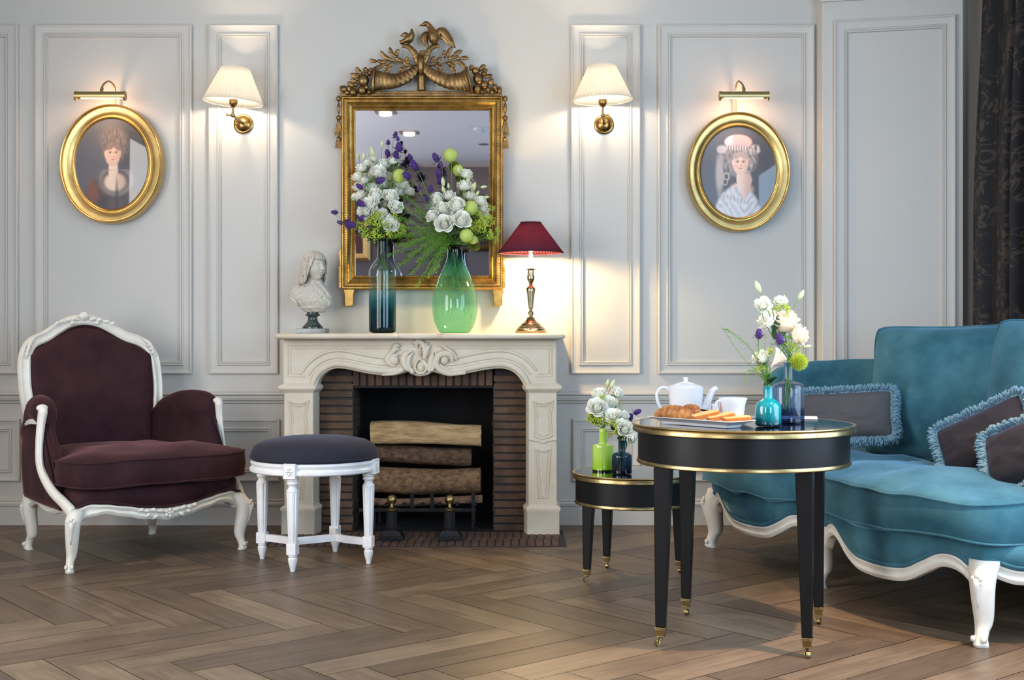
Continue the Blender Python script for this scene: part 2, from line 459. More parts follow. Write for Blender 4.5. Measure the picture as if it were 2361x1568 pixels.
# right end: a return step, then a pier that comes slightly forward
A = Vector(((1896-CX)*7.04/F, 7.04, 0)); Bp = Vector(((2212-CX)*6.88/F, 6.88, 0))
dirp = (Bp-A).normalized(); npier = Vector((dirp.y, -dirp.x, 0))
angp = math.atan2(dirp.y, dirp.x)
def wall_pier():
    b = MB()
    E = Bp+dirp*.02; E2 = Vector((XR, 7.0, 0))
    pts = [(A.x, A.y), (E.x, E.y), (E.x+.03, E.y+.10), (XR, E.y+.10), (XR, YW+.12), (A.x-.02, YW+.12)]
    b.slab(pts, 0, CEIL)
    return struct(b.build('wall_right_pier', M['wall'], smooth=False, bevel=.004))
wall_pier()
def side_wall(name, axis, pos, a0, a1, openings, m):
    "openings (lo, hi, z0, z1)"
    b = MB(); t = .12
    cuts = sorted(openings); cur = a0; segs = []
    for (lo, hi, z0, z1) in cuts:
        segs.append((cur, lo, 0, CEIL)); segs.append((lo, hi, 0, z0)); segs.append((lo, hi, z1, CEIL)); cur = hi
    segs.append((cur, a1, 0, CEIL))
    for (lo, hi, z0, z1) in segs:
        if hi-lo < .01 or z1-z0 < .01: continue
        if axis == 'x': b.box((pos, (lo+hi)/2, (z0+z1)/2), (t, hi-lo, z1-z0))
        else: b.box(((lo+hi)/2, pos, (z0+z1)/2), (hi-lo, t, z1-z0))
    return struct(b.build(name, m, smooth=False))
side_wall('wall_left', 'x', XL-.06, YB, YW+.1, [(1.9, 4.2, .6, 2.75)], M['wall'])
side_wall('wall_right', 'x', XR+.06, YB, YW+.1, [(2.3, 4.5, .6, 2.85)], M['wall'])
side_wall('wall_front', 'y', YB-.06, XL-.12, XR+.12, [(-3.30, -2.20, .6, 2.9), (1.25, 2.55, .6, 2.9)], M['backwall'])
b = MB(); b.box(((XL+XR)/2, (YB+YW)/2, CEIL+.06), (XR-XL+.3, YW-YB+.4, .12)); struct(b.build('ceiling', M['ceiling'], smooth=False))

# windows of the side and rear walls (frame and bars of one window each)
def window(name, axis, pos, lo, hi, z0, z1):
    b = MB(); s = .05
    def bar(a0, a1, c0, c1):
        if axis == 'x': b.box((pos, (a0+a1)/2, (c0+c1)/2), (.05, a1-a0, c1-c0))
        else: b.box(((a0+a1)/2, pos, (c0+c1)/2), (a1-a0, .05, c1-c0))
    bar(lo, hi, z0, z0+s); bar(lo, hi, z1-s, z1); bar(lo, lo+s, z0, z1); bar(hi-s, hi, z0, z1)
    m = (lo+hi)/2; bar(m-s/2, m+s/2, z0, z1)
    for k in (1, 2): zz = z0+(z1-z0)*k/3; bar(lo, hi, zz-.015, zz+.015)
    return struct(b.build(name, M['white'], smooth=False))
window('window_1', 'x', XL-.06, 1.9, 4.2, .6, 2.75)
window('window_2', 'x', XR+.06, 2.3, 4.5, .6, 2.85)
window('window_3', 'y', YB-.06, -3.30, -2.20, .6, 2.9)
window('window_4', 'y', YB-.06, 1.25, 2.55, .6, 2.9)

# ------------------------------------------------------------------ wall mouldings
PROF = [(0, 0), (0, .016), (.004, .019), (.009, .019), (.013, .015), (.030, .010), (.046, .008), (.050, .0125), (.056, .0135), (.060, .009), (.063, .012), (.068, .012), (.071, 0)]
ntrim = [0]
def moulding(x0, x1, z0, z1, Mx, sc=1.0, m=None):
    "mitred rectangle of moulding on the plane y=0 (wall face), growing towards -y"
    b = MB(); rings = []
    for (sx, sz, X, Z) in ((1, 1, x0, z0), (-1, 1, x1, z0), (-1, -1, x1, z1), (1, -1, x0, z1)):
        rings.append([(X+sx*a*sc, -h*1.25, Z+sz*a*sc) for a, h in PROF])
    b.loft(rings, closed=False, wrap=True)
    ntrim[0] += 1
    o = b.build('trim_%d' % ntrim[0], m or M['wall'], ang=25); o.matrix_world = Mx
    return struct(o)
def bandmould(name, x0, x1, prof, Mx, m=None):
    "horizontal moulding: prof [(out, z)]"
    b = MB(); rings = [[(X, -o_, z) for o_, z in prof] for X in (x0, x1)]
    b.loft(rings, closed=True)
    o = b.build(name, m or M['wall'], ang=25); o.matrix_world = Mx
    return struct(o)
MW = TM((0, YW, 0))
def wx(px): return (px-CX)*YW/F
def wz(py): return HC-(py-HY)*YW/F
for (a, c) in ((-420, 44), (83, 444), (482, 642), (1316, 1476), (1517, 1876)):
    moulding(max(wx(a), XL+.02), wx(c), wz(862), wz(58), MW)
    if c != 642 or True: moulding(max(wx(a), XL+.02)+.01, wx(c+4 if c < 1000 else c), wz(1109), wz(966), MW)
RAIL = [(0, wz(903)), (.020, wz(904)), (.034, wz(905)), (.036, wz(909)), (.030, wz(911)), (.022, wz(912.5)), (.022, wz(915)), (.030, wz(917)), (.026, wz(922)), (.014, wz(925)), (.012, wz(929)), (0, wz(931))]
BASE = [(0, 0), (.020, 0), (.020, wz(1168)), (.024, wz(1166)), (.026, wz(1160)), (.017, wz(1156)), (.020, wz(1153)), (.014, wz(1150)), (0, wz(1149))]
for nm, P_ in (('trim_chair_rail', RAIL), ('baseboard_back', BASE)):
    bandmould(nm+'_1', XL, -1.235, P_, MW); bandmould(nm+'_2', .245, 1.79, P_, MW)
# pier panel, rail and base
MP = TM(A) @ Matrix.Rotation(angp, 4, 'Z'); PL = (Bp-A).length
def pierx(px):                       # distance along the pier seen at column px
    k = (px-CX)/F; return (A.y*k-A.x)/(dirp.x-dirp.y*k)
zt0 = HC+(768-46)*6.99/F; zb = wz(862)
moulding(pierx(1923), pierx(2203), zb, zt0, MP)
moulding(pierx(1923), pierx(2203), wz(1109), wz(966), MP)
bandmould('trim_chair_rail_3', 0, PL, RAIL, MP); bandmould('baseboard_right', 0, PL, BASE, MP)
bandmould('trim_cornice_right', -.01, PL+.03, [(0, CEIL-.16), (.02, CEIL-.16), (.035, CEIL-.10), (.09, CEIL-.02), (.09, CEIL), (0, CEIL)], MP)
# rear wall (seen only in the looking glass): panels, rail
MF = TM((0, YB, 0)) @ Matrix.Rotation(pi, 4, 'Z')
for (a, c) in ((-1.05, -.35), (-.22, .62), (.78, 1.62)):
    moulding(a, c, .95, 2.45, MF, m=M['backwall']); moulding(a, c, .25, .72, MF, m=M['backwall'])
bandmould('trim_cornice_front', XL*-1-6, 3.4, [(0, CEIL-.42), (.03, CEIL-.42), (.05, CEIL-.38), (.02, CEIL-.34), (0, CEIL-.33)], MF, m=M['backwall'])
bandmould('trim_chair_rail_4', -2.8, 3.4, RAIL, MF, m=M['backwall'])
bandmould('trim_cornice_left', -2.0, 7.2, [(0, CEIL-.20), (.03, CEIL-.20), (.05, CEIL-.12), (.12, CEIL-.03), (.12, CEIL), (0, CEIL)], TM((XL, 0, 0)) @ Matrix.Rotation(R(90), 4, 'Z'), m=M['ceiling'])

# ceiling fittings reflected in the looking glass
def downlight(x, y, i):
    t = empty('recessed_downlight', (x, y, CEIL), label=['recessed square downlight near the window side, left in the mirror', 'lit square downlight reflected in the middle of the mirror',
              'recessed downlight above the middle of the room', 'recessed downlight above the sofa front', 'recessed downlight above the plum armchair', 'recessed downlight in front of the fireplace', 'recessed downlight above the black tables'][i],
              cat='ceiling light', group='recessed ceiling downlights')
    f = MB(); o_, n_ = .095, .062
    rings = [[(sx*r_, sy*r_, z) for sx, sy in ((-1, -1), (1, -1), (1, 1), (-1, 1))] for r_, z in ((o_, 0), (o_, -.006), (n_, -.006), (n_, .05))]
    f.loft(rings, caps=False); f.build('frame', mat('downlight_frame', srgb(120, 112, 108), .5) if i == 0 else bpy.data.materials['downlight_frame'], t, smooth=False)
    l = MB(); l.lathe([(.055, -.002), (.058, -.02), (.05, -.032), (.0, -.034)], 24)
    l.build('lens', mat('downlight_lens', srgb(255, 220, 180), .4, emit=(1, .72, .42, 1), estr=6) if i == 0 else bpy.data.materials['downlight_lens'], t)
for i, (x, y) in enumerate(DOWN): downlight(x, y, i)
t = empty('smoke_detector', (-.31, 1.83, CEIL), label='round white smoke detector on the ceiling, at top right of the mirror', cat='smoke detector')
b = MB(); b.lathe([(.07, 0), (.07, -.018), (.05, -.035), (.0, -.05)], 28); b.build('body', M['china'], t)
b = MB()
for k in range(10): b.box((cos(k*.628)*.058, sin(k*.628)*.058, -.026), (.012, .006, .006))
b.build('grille', M['iron'], t, smooth=False)
o = MB().lathe([(.05, 0), (.055, -.006), (.03, -.010), (0, -.010)], 24).build('ceiling_vent', M['backwall'], loc=(-.30, .8, CEIL))
tag(o, 'small round grey vent on the ceiling, reflected right of the flowers', 'vent')
# ------------------------------------------------------------------ fireplace
YM = 6.784
def fireplace():
    t = empty('fireplace', (0, 0, 0), label='pale carved limestone fireplace with brick surround against the panelled wall', cat='fireplace')
    X = lambda px: (px-CX)*YM/F
    Z = lambda py: HC-(py-HY)*YM/F
    # opening edge, photo pixels
    E = [(731, 902), (732, 885), (740, 869), (754, 857), (771, 850.5), (792, 850.5), (816, 855), (844, 861), (868, 864.5), (892, 866), (915, 865), (931, 861), (941, 858.5),
         (952, 864.5), (968, 868), (986, 864.5), (997, 858.5), (1009, 861), (1024, 865.5), (1044, 866.5), (1068, 863), (1096, 857.5), (1120, 853), (1143, 850.3), (1164, 851), (1181, 857), (1195, 869), (1206, 886), (1212, 902)]
    edge = cr([(X(a), 0, Z(b_)) for a, b_ in E], 4)
    x0, x1 = X(652), X(1284); zt, zb_ = Z(783), Z(902)
    out = [(x0, zb_), (x0, zt), (x1, zt), (x1, zb_)]+[(p.x, p.z) for p in reversed(edge)]
    fr = MB().prism(out, YM, YW).build('frieze', M['stone'], t, bevel=.012, seg=3, ang=30)
    # rolled moulding along the arch, raised panel fillets
    b = MB()
    sh = [Vector((p.x, YM-.004, p.z)) for p in edge]
    off = []
    for i, p in enumerate(sh):
        d = sh[min(i+1, len(sh)-1)]-sh[max(i-1, 0)]; n = Vector((-d.z, 0, d.x)).normalized()
        off.append((p, n))
    for dd, r_ in ((.026, .017), (.060, .006), (.098, .009)):
        pts = [p+n*dd for p, n in off]
        if dd > .05:
            k = len(pts)
            segs = [pts[6:int(k*.40)], pts[int(k*.60):k-6]]
        else:
            k0 = len(pts); segs = [pts[0:int(k0*.445)], pts[int(k0*.555):]]
        for s in segs: b.tube(s, [r_*.5, r_, r_, r_, r_, r_, r_*.5], 10, flat=.7, up=(0, -1, 0))
    zt2, zb2 = Z(797), Z(868)
    for side in (0, 1):
        xs = x0+.028 if side == 0 else x1-.028
        xe = X(915) if side == 0 else X(1010)
        inn = X(702) if side == 0 else X(1236)
        for dz, dx in ((0, 0), (.014, .014)):
            sg = 1 if side == 0 else -1
            b.tube([(inn+(-dx*sg), YM, zb2+dz), (xs+dx*sg, YM, zb2+dz), (xs+dx*sg, YM, zt2-dz), (xe-dx*sg, YM, zt2-dz)], .0042, 6, up=(0, -1, 0))
    b.build('frieze_moulding', M['stone'], fr)
    # carved cartouche: acanthus leaves, scrolls and shell
    b = MB()
    def P(x, y, d=0): return Vector((X(x), YM-.012-d, Z(y)))
    def leaf(pts, r, d=.0, fl=.9): b.tube(cr([P(*p, d) for p in pts], 5), r, 10, up=(0, -1, 0), flat=fl)
    q = lambda x, y: (840+x/4.919, 760+y/4.919)
    for pts, r in (
        ([(560, 470), (480, 430), (450, 340), (480, 270), (550, 240)], [.010, .020, .022, .016, .003]),
        ([(545, 480), (500, 400), (505, 330), (555, 260)], [.006, .014, .014, .003]),
        ([(750, 470), (700, 400), (670, 340)], [.012, .014, .004]),
        ([(755, 470), (750, 380), (770, 300), (780, 255)], [.012, .016, .013, .003]),
        ([(765, 465), (800, 380), (820, 310), (810, 250)], [.010, .016, .014, .003]),
        ([(680, 330), (690, 250), (670, 170), (610, 135), (550, 160)], [.010, .013, .016, .014, .005]),
        ([(700, 290), (715, 220), (750, 170)], [.008, .014, .003]),
        ([(690, 240), (700, 190), (715, 140)], [.006, .012, .003]),
        ([(600, 200), (590, 170), (620, 150), (650, 180), (630, 205)], [.005, .008, .008, .007, .004]),
        ([(270, 400), (255, 330), (300, 280), (340, 230), (360, 185), (400, 180)], [.006, .012, .013, .014, .016, .008]),
        ([(290, 300), (330, 250), (370, 220), (395, 240)], [.005, .010, .012, .004]),
        ([(380, 290), (300, 300), (270, 350), (300, 400), (350, 410)], [.008, .010, .010, .008, .004]),
        ([(1000, 360), (985, 290), (910, 270), (840, 300), (815, 390), (870, 460), (960, 500), (1050, 500), (1150, 495)], [.010, .018, .020, .018, .018, .018, .014, .010, .006]),
        ([(860, 390), (900, 430), (1000, 470), (1150, 480)], [.004, .007, .008, .003]),
        ([(900, 200), (990, 250), (1050, 330)], [.005, .011, .006]),
        ([(840, 180), (930, 205), (1000, 270), (1045, 345)], [.003, .006, .006, .004]),
        ([(440, 440), (400, 470), (330, 500), (200, 515)], [.020, .016, .010, .004]),
    ):
        leaf([q(*p) for p in pts], r)
    for cx, cy, rx, rz in ((640, 430, .020, .030), (332, 350, .028, .028), (910, 350, .022, .024), (545, 480, .014, .014)):
        c = P(*q(cx, cy)); b.ell((c.x, c.y+.006, c.z), (rx, .020, rz), seg=18, rings=10)
    # pear-shaped shield rim, vertebra beads
    c = [P(*q(*p)) for p in ((630, 330), (590, 370), (575, 430), (610, 490), (670, 490), (700, 440), (660, 370))]
    b.tube(cr(c, 4, True), .0065, 8, closed=True, up=(0, -1, 0))
    for yy in (215, 245, 270, 292): c = P(*q(632, yy)); b.ell(c, (.010, .010, .004), seg=10, rings=6)
    b.build('carved_cartouche', M['stone'], t)
    # shelf with serpentine front, rounded nose
    S = lambda px: (px-CX)*6.68/F
    fx = [(633, .02), (640, 0), (905, 0), (912, .006), (916, .028), (930, .034), (965, .018), (1000, .034), (1012, .028), (1017, .006), (1024, 0), (1296, 0), (1303, .02)]
    front = [(S(a), 6.66+d) for a, d in fx]
    zt_, zb3 = 1.0885, HC-(783-HY)*6.66/F
    b = MB(); rings = []
    for (ins, z) in ((.030, zb3), (.008, zb3+.004), (0, zb3+.012), (.0, zb3+.020), (.006, zt_-.004), (.012, zt_)):
        ring = []
        for i, (x, y) in enumerate(front):
            xx = x+(ins if x < -1 else (-ins if x > .2 else 0)); ring.append((xx, y+ins, z))
        ring += [(front[-1][0]-ins, YW, z), (front[0][0]+ins, YW, z)]
        rings.append(ring)
    b.loft(rings); b.build('mantel_shelf', M['stone'], t, ang=50, bevel=0)
    # jambs
    for side in (0, 1):
        a, c = (655, 722) if side == 0 else (1219, 1284)
        xa, xb = X(a), X(c); yb = YM
        b = MB()
        xi = (xb, X(731)) if side == 0 else (X(1212), xa)
        # stepped core: front face narrower, splayed return on the opening side
        if side == 0: pl = [(xa, yb), (xb, yb), (X(729), yb+.07), (X(729), YW), (xa, YW)]
        else: pl = [(xa, yb), (xb, yb), (xb, YW), (X(1213), YW), (X(1213), yb+.07)]
        cx_ = sum(p[0] for p in pl)/5
        def sec(g, z): return [(cx_+(x-cx_)*(1+g*2.2), y-(g*.16 if y < YW-.01 else 0), z) for x, y in pl]
        rings = [sec(.07, 0), sec(.07, Z(1180)), sec(.10, Z(1176)), sec(.09, Z(1170)), sec(0, Z(1166)), sec(0, Z(906)), sec(.06, Z(902)), sec(.13, Z(897)), sec(.13, Z(890)), sec(.04, Z(886)), sec(.02, Z(884))]
        b.loft(rings); j = b.build('jamb', M['stone'], t, bevel=.004, ang=35)
        # recessed panel outlines
        m = MB(); mid = (a+c)/2
        def loop(pts, r): m.tube(cr([P(*p, -.010) for p in pts], 3), r, 6, up=(0, -1, 0))
        for w1, w2, r_ in ((24, 19, .0050), (18, 13.5, .0035)):
            for sgn in (-1, 1):
                m.tube([P(mid+sgn*w1, 924+(24-w1), -.012), P(mid+sgn*(w2-2), 958, -.012), P(mid+sgn*(w2+2), 1005-(24-w1), -.012)], r_, 6, up=(0, -1, 0))
                m.tube([P(mid+sgn*(w1-6), 1036+(24-w1)*.6, -.012), P(mid+sgn*(w1-13), 1148-(24-w1)*.6, -.012)], r_, 6, up=(0, -1, 0))
            loop([(mid-w1, 924+24-w1), (mid-8, 930+24-w1), (mid+8, 930+24-w1), (mid+w1, 924+24-w1)], r_)
            loop([(mid-w2-2, 1005-24+w1), (mid, 1011-24+w1), (mid+w2+2, 1005-24+w1)], r_)
            loop([(mid-w1+6, 1036+(24-w1)*.6), (mid, 1039+(24-w1)*.6), (mid+w1-6, 1036+(24-w1)*.6)], r_)
            m.tube([P(mid-w1+13, 1148-(24-w1)*.6, -.012), P(mid+w1-13, 1148-(24-w1)*.6, -.012)], r_, 6, up=(0, -1, 0))
        loop([(a+1, 1014), (mid-12, 1016), (mid, 1021), (mid+12, 1016), (c-1, 1014)], .006)
        m.build('panel_moulding', M['stone'], j)
    # brick facing: two piers, soldier course; bricks over a mortar body
    YBk = 6.90
    XB = lambda px: (px-CX)*YBk/F
    ZB = lambda py: HC-(py-HY)*YBk/F
    xo0, xo1 = XB(815), XB(1137); xi0, xi1 = XB(828), XB(1137)
    zl = ZB(890)
    b = MB()
    b.box(((X(722)+xo0)/2, (YBk+7.2)/2+.006, ZB(846)/2), (xo0-X(722), 7.2-YBk, ZB(846)))
    b.box(((xo1+X(1222))/2, (YBk+7.2)/2+.006, ZB(846)/2), (X(1222)-xo1, 7.2-YBk, ZB(846)))
    b.box(((xo0+xo1)/2, (YBk+7.2)/2+.006, (zl+ZB(846))/2), (xo1-xo0+.02, 7.2-YBk, ZB(846)-zl))
    s_ = b.build('brick_surround', M['mortar'], t, smooth=False)
    rnd = random.Random(4)
    b = MB(); pitch = 18.1*YBk/F; br = pitch*.78
    def brick(c, d):
        j = lambda: rnd.uniform(-.0022, .0022)
        b.box((c[0]+j(), c[1]+j(), c[2]+j()*.4), (d[0]+j(), d[1], d[2]+j()*.5), TM(c) @ RM(y=R(rnd.uniform(-.5, .5))) @ TM([-q_ for q_ in c]))
    n = int(zl/pitch)
    for k in range(n+2):
        z = pitch*(k+.5)
        if z > ZB(852): break
        lo = X(722); e = xo0
        brick(((lo+e)/2, YBk+.05, z), (e-lo-.006, .11, br))
        brick(((xo1+X(1222))/2, YBk+.05, z), (X(1222)-xo1-.006, .11, br))
        # left reveal
        brick((xo0-.052, YBk+.18, z), (.11, .12, br)); brick((xo1+.052, YBk+.18, z), (.11, .12, br))
    k = 0; x = xo0+pitch*.3
    while x < xo1-.01:
        brick((x, YBk+.05, (zl+ZB(848))/2), (br, .11, ZB(848)-zl)); x += pitch
    b.build('bricks', M['brick'], s_, bevel=.004, seg=2)
    # firebox: back, sides, top, floor
    b = MB(); x0_, x1_, y0_, y1_ = xo0-.01, xo1+.02, YBk+.20, 7.55
    b.box(((x0_+x1_)/2, y1_+.02, .45), (x1_-x0_+.1, .04, .95)); b.box((x0_-.02, (y0_+y1_)/2, .45), (.04, y1_-y0_, .95))
    b.box((x1_+.02, (y0_+y1_)/2, .45), (.04, y1_-y0_, .95)); b.box(((x0_+x1_)/2, (YBk+.12+y1_)/2, zl+.02), (x1_-x0_, y1_-YBk-.12, .04))
    b.box(((x0_+x1_)/2, (YBk+y1_)/2, .003), (x1_-x0_+.04, y1_-YBk+.03, .006))
    b.build('firebox', M['soot'], t, smooth=False)
    b = MB().box(((xo0+xo1)/2, YBk+.02, zl-.006), (xo1-xo0, .03, .008)); b.build('lintel_bar', M['iron'], t, smooth=False)
    # hearth of thin bricks on edge
    b = MB().box(((X(640)+X(1296))/2, (6.42+6.93)/2, .0005), (1.30+.25, 6.93-6.40, .006)); hb = b.build('hearth', M['mortar'], t, smooth=False)
    b = MB(); x = -1.27; hx1 = .235
    while x < hx1:
        ln = rnd.uniform(.205, .215)
        b.box((x, 6.41+.11, .003), (.033, .21, .008)); b.box((x+.01, 6.635+.11, .003), (.033, .21, .007)); x += .0415
    b.build('hearth_bricks', M['hearth_brick'], hb, bevel=.002)
    return t
fireplace()

# ------------------------------------------------------------------ fire grate, andirons, logs
def wood_mat(name, c1, c2, sx):
    m = mat(name, c1, .85, var=.9, vcol=c2, vscale=7, bump=.9, bscale=22, stretch=(sx, 6, 6), bdetail=8)
    return m
M['split'] = wood_mat('split_log_wood', srgb(196, 164, 116), srgb(132, 104, 70), 1.2)
M['bark'] = wood_mat('rough_bark', srgb(118, 88, 66), srgb(50, 38, 30), 4)
M['bark2'] = wood_mat('mossy_bark', srgb(152, 116, 82), srgb(74, 54, 38), 4)
M['bark3'] = wood_mat('smooth_bark', srgb(142, 108, 86), srgb(96, 70, 56), 3)
def log(x0, x1, z, y, r, seed, mt, lab, flat=1.0, angle=0, split=False):
    rnd = random.Random(seed); L = x1-x0
    t = empty('firewood_log', ((x0+x1)/2, y, z), R(angle), label=lab, cat='log')
    b = MB(); rings = []; n = 26; sg = 30
    for i in range(n+1):
        u = i/n; x = -L/2+L*u; ring = []
        for k in range(sg):
            a = 2*pi*k/sg
            if split:
                c, s = cos(a), sin(a); q = 1/max(abs(c)**1, abs(s)*1.0, .35) if abs(c)+abs(s) > 0 else 1
                q = min(q, 1.25)
            else: q = 1
            nz = noise.noise(Vector((x*3+seed*9, cos(a)*1.2, sin(a)*1.2)))
            n2 = noise.noise(Vector((x*16+seed, cos(a)*5, sin(a)*5)))
            rr = r*q*(1+.13*nz+.05*n2)
            ring.append((x+.006*n2, rr*cos(a), rr*sin(a)*flat+.012*sin(u*3+seed)))
        rings.append(ring)
    b.loft(rings); b.build('bark' if not split else 'split_wood', mt, t, ang=60)
    e = MB()
    for sgn in (-1, 1):
        i = 0 if sgn < 0 else n
        rr = [Vector(p)*1 for p in rings[i]]; c = sum(rr, Vector())/len(rr)
        e.add([tuple(c+(p-c)*.93+Vector((sgn*.0015, 0, 0))) for p in rr], [tuple(range(sg)) if sgn > 0 else tuple(reversed(range(sg)))])
    e.build('cut_end', M['split'], t, smooth=False)
    return t
yl = 7.02
lx = lambda px: (px-CX)*yl/F
lz = lambda py: HC-(py-HY)*yl/F
log(lx(856), lx(1109), lz(1001), yl, .062, 1, M['split'], 'pale split log on top of the firewood stack', .95, 1.5, True)
log(lx(868), lx(1085), lz(1050), yl+.035, .055, 2, M['bark'], 'dark rough-barked log, second from the top of the stack', .90, -2)
log(lx(857), lx(1108), lz(1106), yl-.01, .073, 3, M['bark2'], 'thick mossy log in the middle of the stack above the grate bars', .98, 0)
log(lx(860), lx(1112), lz(1149), yl-.085, .022, 4, M['bark3'], 'thin smooth log lying lowest behind the grate bars', 1, -1)
g = empty('fire_grate', (0, 0, .0065), label='black iron fire grate holding the logs in the fireplace', cat='fire grate')
yg = 6.87; gx = lambda px: (px-CX)*yg/F
gz = lambda py: HC-(py-HY)*yg/F
b = MB(); b.box(((gx(828)+gx(1097))/2, yg, gz(1178.5)), (gx(1097)-gx(828), .012, .018)); b.build('front_rail', M['iron'], g, smooth=False)
for px in (856, 950, 996, 1091):
    MB().box((gx(px), yg+.008, (gz(1138)+gz(1182))/2), (.020, .008, gz(1138)-gz(1182))).build('upright_bar', M['iron'], g, smooth=False)
b = MB()
for k in range(7): b.box((lerp(gx(850), gx(1095), k/6), yg+.16, gz(1166)), (.016, .34, .012))
b.box(((gx(828)+gx(1097))/2, yg+.33, gz(1174)), (gx(1097)-gx(828), .014, .02)); b.build('grid', M['iron'], g, smooth=False)
for px in (862, 1090):
    for yy in (yg+.03, yg+.30):
        MB().box((gx(px), yy, gz(1180)/2), (.014, .014, gz(1180))).build('leg', M['iron'], g, smooth=False)

def andiron(cx, lab):
    t = empty('andiron', (cx, 6.60, .0078), label=lab, cat='andiron', group='pair of brass-topped andirons')
    s = 6.58/F
    b = MB(); b.taper((0, 0), (.125, .11), (.125, .11), 0, .022); b.taper((0, 0), (.115, .10), (.082, .078), .022, .050)
    for k in (-1, 1): b.tube([(k*.02+.006*cos(a), -.056, .011+.006*sin(a)) for a in [q*.7 for q in range(9)]], .0022, 5)
    b.tube([(-.004, -.056, .016), (.004, -.056, .011), (-.004, -.056, .006)], .002, 5); b.build('base', M['iron'], t, bevel=.003)
    b = MB(); fl = lambda a, i, r, z: 1-.07*(cos(a*14) > .3)
    b.lathe([(.040, .050), (.040, .056), (.030, .060)], 28); b.lathe([(.030, .060), (.0275, .150)], 84, mod=fl); b.build('column', M['iron'], t, ang=30)
    b = MB(); b.lathe([(.028, .150), (.0315, .153), (.0315, .158), (.024, .163), (.012, .168), (.008, .176), (.010, .182), (.008, .186)], 28)
    b.ell((0, 0, .209), (.0265, .0265, .0265), seg=28, rings=16); b.build('brass_finial', M['brass'], t, ang=50)
    b = MB(); b.box((0, .17, .045), (.018, .30, .014)); b.box((0, .31, .022), (.018, .018, .044)); b.build('rear_bar', M['iron'], t, smooth=False)
andiron((903.5-CX)*6.60/F, 'black fluted andiron with brass ball, the left of the pair')
andiron((1037-CX)*6.60/F, 'black fluted andiron with brass ball, the right of the pair')
